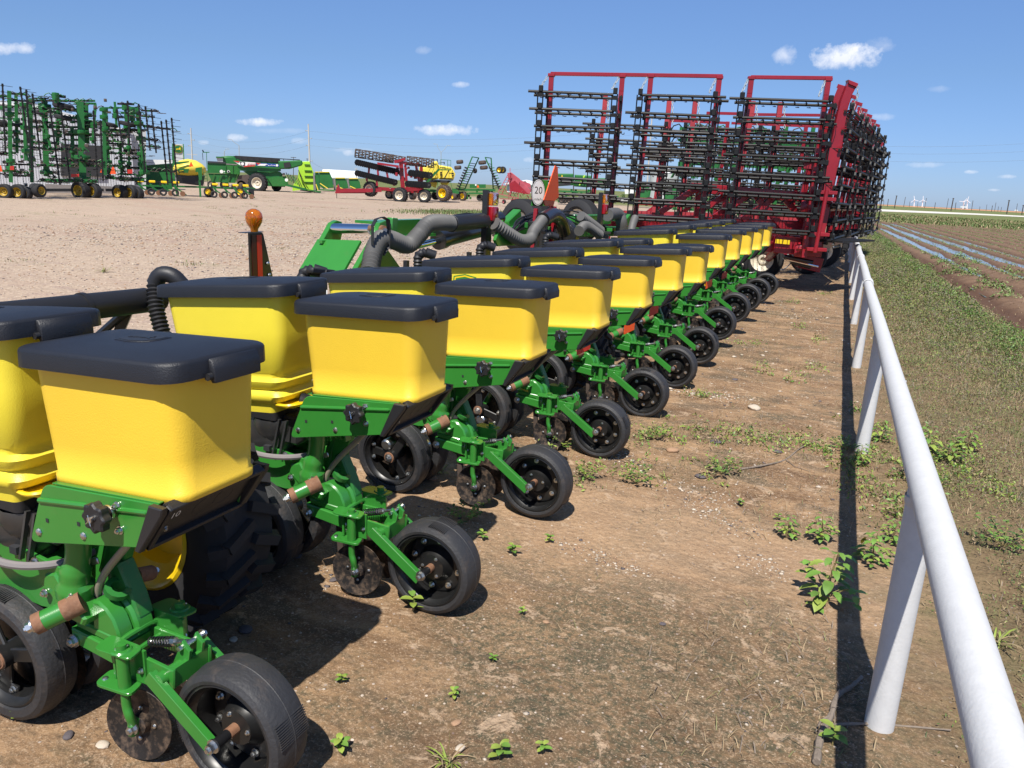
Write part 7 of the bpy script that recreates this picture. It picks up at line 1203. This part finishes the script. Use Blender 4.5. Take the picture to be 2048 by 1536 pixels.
# single weeds
def leafpts(b, base, d, L_, W_, m, droop=.5):
    """folded pointed leaf, 6 quads"""
    d = unit(d); s = unit(np.cross(d, V(0, 0, 1))+V(1e-6, 0, 0)); n = np.cross(s, d); c = []
    for t in (0, .25, .55, .8, 1): w = W_*math.sin(math.pi*min(1, t*.85+.1))**.8 if t < 1 else 0; p = base+d*L_*t-V(0, 0, 1)*L_*droop*t*t; c.append((p-s*w/2+n*w*.12, p, p+s*w/2+n*w*.12))
    vs = [q for r in c for q in r]; fs = []
    for i in range(4): fs += [(i*3, i*3+1, i*3+4, i*3+3), (i*3+1, i*3+2, i*3+5, i*3+4)]
    b.add(vs, fs, m)
def weed(kind, seed):
    r = random.Random(seed); st, lf = B(), B()
    if kind == 'seedling':
        h = .05; st.tube([V(0, 0, -.01), V(.004, 0, h*.5), V(0, .004, h)], [.0022, .0018, .0012], 'stem', 5)
        for i in range(7): a = i*2.4+r.random(); z = h*(.3+.1*i); leafpts(lf, V(0, 0, z), V(math.cos(a), math.sin(a), .5), r.uniform(.03, .045), .02, r.choice(['leaf_lime', 'leaf_green']), .35)
    elif kind == 'amaranth':
        h = .20; st.tube([V(0, 0, -.01), V(.01, 0, h*.5), V(.0, .01, h)], [.005, .004, .002], 'stem', 6)
        for i in range(22):
            a = i*2.4+r.random(); z = h*(.12+.042*i); L_ = .085*(1-.5*z/h)*r.uniform(.7, 1.1); b0 = V(.01*math.sin(z*15), 0, z); e = b0+V(math.cos(a), math.sin(a), .35)*L_*.6; st.tube([b0, e], .0013, 'stem', 4); leafpts(lf, e, V(math.cos(a), math.sin(a), .2), L_, L_*.55, r.choice(['leaf_lime', 'leaf_green', 'leaf_green']), .55)
        for k in range(4):
            a = k*1.6; e = V(math.cos(a)*.09, math.sin(a)*.09, .07+.02*k); st.tube([V(0, 0, .02), e*.6+V(0, 0, .02), e], .0025, 'stem', 5)
            for i in range(7): aa = i*2.3; leafpts(lf, e-V(0, 0, .01*i), V(math.cos(aa), math.sin(aa), .3), r.uniform(.03, .055), .026, r.choice(['leaf_lime', 'leaf_green']), .4)
    elif kind == 'bush':
        for k in range(11):
            a = k*.57+r.random()*.4; R_ = r.uniform(.05, .13); e = V(math.cos(a)*R_, math.sin(a)*R_, r.uniform(.03, .11)); st.tube([V(0, 0, 0), e*.5+V(0, 0, .015), e], .0016, 'stem', 4)
            for i in range(8): aa = i*2.1+k; leafpts(lf, e*(.45+.08*i), V(math.cos(aa), math.sin(aa), .5), r.uniform(.018, .034), .014, r.choice(['leaf_lime', 'leaf_green', 'leaf_dark']), .3)
    else:
        for k in range(26): a = r.uniform(0, 6.28); L_ = r.uniform(.05, .13); leafpts(lf, V(r.uniform(-.02, .02), r.uniform(-.02, .02), 0), V(math.cos(a), math.sin(a), r.uniform(.5, 1.6)), L_, .005, r.choice(['olive_grass', 'leaf_lime', 'dry_grass']), .5)
        st.tube([V(0, 0, 0), V(.01, 0, .12)], .001, 'stem', 4)
    return st.mesh('stem'), lf.mesh('leaf')
WP = {k: [weed(k, s) for s in (1, 2, 3)] for k in ('seedling', 'amaranth', 'bush', 'tuft')}
wl = [(826, 1222, 'seedling', 2.1, 'bright seedling growing against the second press wheel'), (45, 1442, 'seedling', 1.3, 'small seedling at the left edge below the first gauge wheel'), (683, 1368, 'seedling', 1.0, 'tiny seedling left of the middle of the open dirt'), (908, 1402, 'seedling', 1.0, 'tiny upright seedling in open dirt'), (985, 1326, 'seedling', .8, 'tiny seedling above the open dirt centre'), (680, 1508, 'seedling', 1.5, 'seedling at the bottom edge, left of the white stone'), (1000, 1522, 'seedling', 1.6, 'seedling at the bottom edge, right of the white stone'), (895, 1528, 'tuft', 1.2, 'thin grassy weed by the white stone at the bottom edge'), (1085, 1512, 'seedling', 1.1, 'small bright seedling at the bottom edge'), (1026, 1108, 'seedling', 1.6, 'lone seedling on dirt right of the second press wheel'), (935, 1040, 'bush', 1.1, 'dark leafy weed in the shade behind the second press wheel'), (965, 1078, 'seedling', 1.3, 'yellowish seedling below the shaded weed'), (1045, 1228, 'seedling', .9, 'pair leaf seedling in the middle dirt'), (1100, 1082, 'seedling', 1.2, 'thin seedling beside the gravel line'),
      (1272, 965, 'bush', 1.0, 'leafy weed clump right of the third press wheel'), (1175, 955, 'bush', .9, 'weed clump touching the third press wheel'), (1120, 895, 'bush', 1.0, 'weed at the foot of the covering disc behind the third unit'), (1442, 950, 'bush', 1.1, 'weed clump between dark stones'), (1310, 878, 'bush', 1.0, 'weed in front of the fourth press wheel'), (1362, 770, 'tuft', 1.6, 'thin pale weed beyond the fifth press wheel'), (1408, 795, 'tuft', 1.2, 'small thin weed in the far dirt'), (1655, 1205, 'amaranth', 1.25, 'largest leafy weed standing in the rail shadow'), (1572, 1072, 'amaranth', .6, 'leafy weed left of the rail shadow, farther from the big one'), (1640, 1082, 'amaranth', .72, 'leafy weed touching the left edge of the rail shadow'), (1745, 1125, 'amaranth', .85, 'leafy weed with a yellow leaf beside the near fence post'), (1785, 1085, 'amaranth', .6, 'weed just behind the near fence post'), (1663, 1490, 'seedling', 2.0, 'bright small weed beside the grey branch'), (1720, 930, 'amaranth', .7, 'weed at the foot of the second fence post'), (1690, 900, 'bush', 1.2, 'weed left of the second fence post'), (1850, 905, 'amaranth', 1.0, 'tall leafy weed just right of the top rail'), (1900, 925, 'amaranth', .9, 'leafy weed in the verge right of the rail'), (1935, 905, 'amaranth', .85, 'right hand leafy weed of the group beyond the rail'), (1760, 880, 'amaranth', .8, 'weed behind the second fence post'), (1830, 960, 'bush', 1.3, 'low weed clump under the rail'), (1660, 520, 'tuft', 4.2, 'dark grass tuft beside the harrow shadow'), (208, 545, 'tuft', 2.4, 'lone weed tuft on the gravel yard behind the black pipe'), (880, 950, 'tuft', 1.6, 'thin grass by the third gauge wheel'), (525, 980, 'tuft', 1.2, 'thin dry grass behind the second gauge wheel'), (1480, 1010, 'seedling', 1.2, 'small weed in the dirt near the twig'), (1555, 1040, 'seedling', 1.1, 'small weed left of the leafy pair'), (1330, 955, 'tuft', 1.0, 'dry weed near the reddish stone'), (2005, 1100, 'bush', 1.3, 'low weed at the right edge of the picture'), (1990, 1290, 'tuft', 1.8, 'grass tuft right of the near rail')]
for i, (px, py, k, s_, lab) in enumerate(wl):
    q = gp(px, py); z = float(gh(q[0], q[1])); e = bpy.data.objects.new('weed', None); C.objects.link(e); e.location = (q[0], q[1], z); s_ *= {'seedling': .68, 'amaranth': .9, 'bush': .9, 'tuft': .8}[k]; e.scale = (s_,)*3; e.rotation_euler = (0, 0, i*1.7); e.empty_display_size = .05; tag(e, lab, 'weed', 'weeds on the dirt strip')
    for nm, me_ in zip(('stem', 'foliage'), WP[k][i % 3]): o = bpy.data.objects.new(nm, me_); C.objects.link(o); o.parent = e
    if 'yellow leaf' in lab: b = B(); leafpts(b, V(.06, -.04, .14), V(.2, -.2, -.6), .05, .035, 'leaf_yellow', .2); b.build('yellow_leaf', e)
# branch and twigs
def branch(pix, r, label, extra=()):
    b = B(); P_ = [gp(px, py) for px, py in pix]; P_ = [V(p_[0], p_[1], float(gh(p_[0], p_[1]))+r*1.2+.006*math.sin(i*2.3)) for i, p_ in enumerate(P_)]; o = P_[0]; S_ = spline(P_, 5); b.tube([p_-o for p_ in S_], list(np.linspace(r*1.1, r*.55, len(S_))*(1+.15*np.sin(np.arange(len(S_))*2.1))), 'twig', 8)
    for e in extra: E_ = [gp(px, py) for px, py in e]; b.tube([V(p_[0], p_[1], float(gh(p_[0], p_[1]))+r) - o for p_ in E_], [r*.5, r*.35, r*.2][:len(E_)], 'twig', 6)
    b.build('branch', None, tuple(o), label=label, category='branch')
branch([(1632, 1530), (1640, 1480), (1660, 1440), (1672, 1405), (1700, 1385), (1722, 1360)], .011, 'grey dead branch lying across the rail shadow near the bottom', [[(1660, 1440), (1640, 1450), (1630, 1470)], [(1672, 1405), (1678, 1390)]])
branch([(1480, 940), (1530, 935), (1570, 920), (1600, 900), (1630, 885)], .006, 'thin pale twig on the dirt left of the second post', [[(1570, 920), (1590, 935), (1620, 945)]])
branch([(1640, 1455), (1720, 1455), (1790, 1452), (1900, 1468)], .005, 'thin dark twig in front of the near post foot')
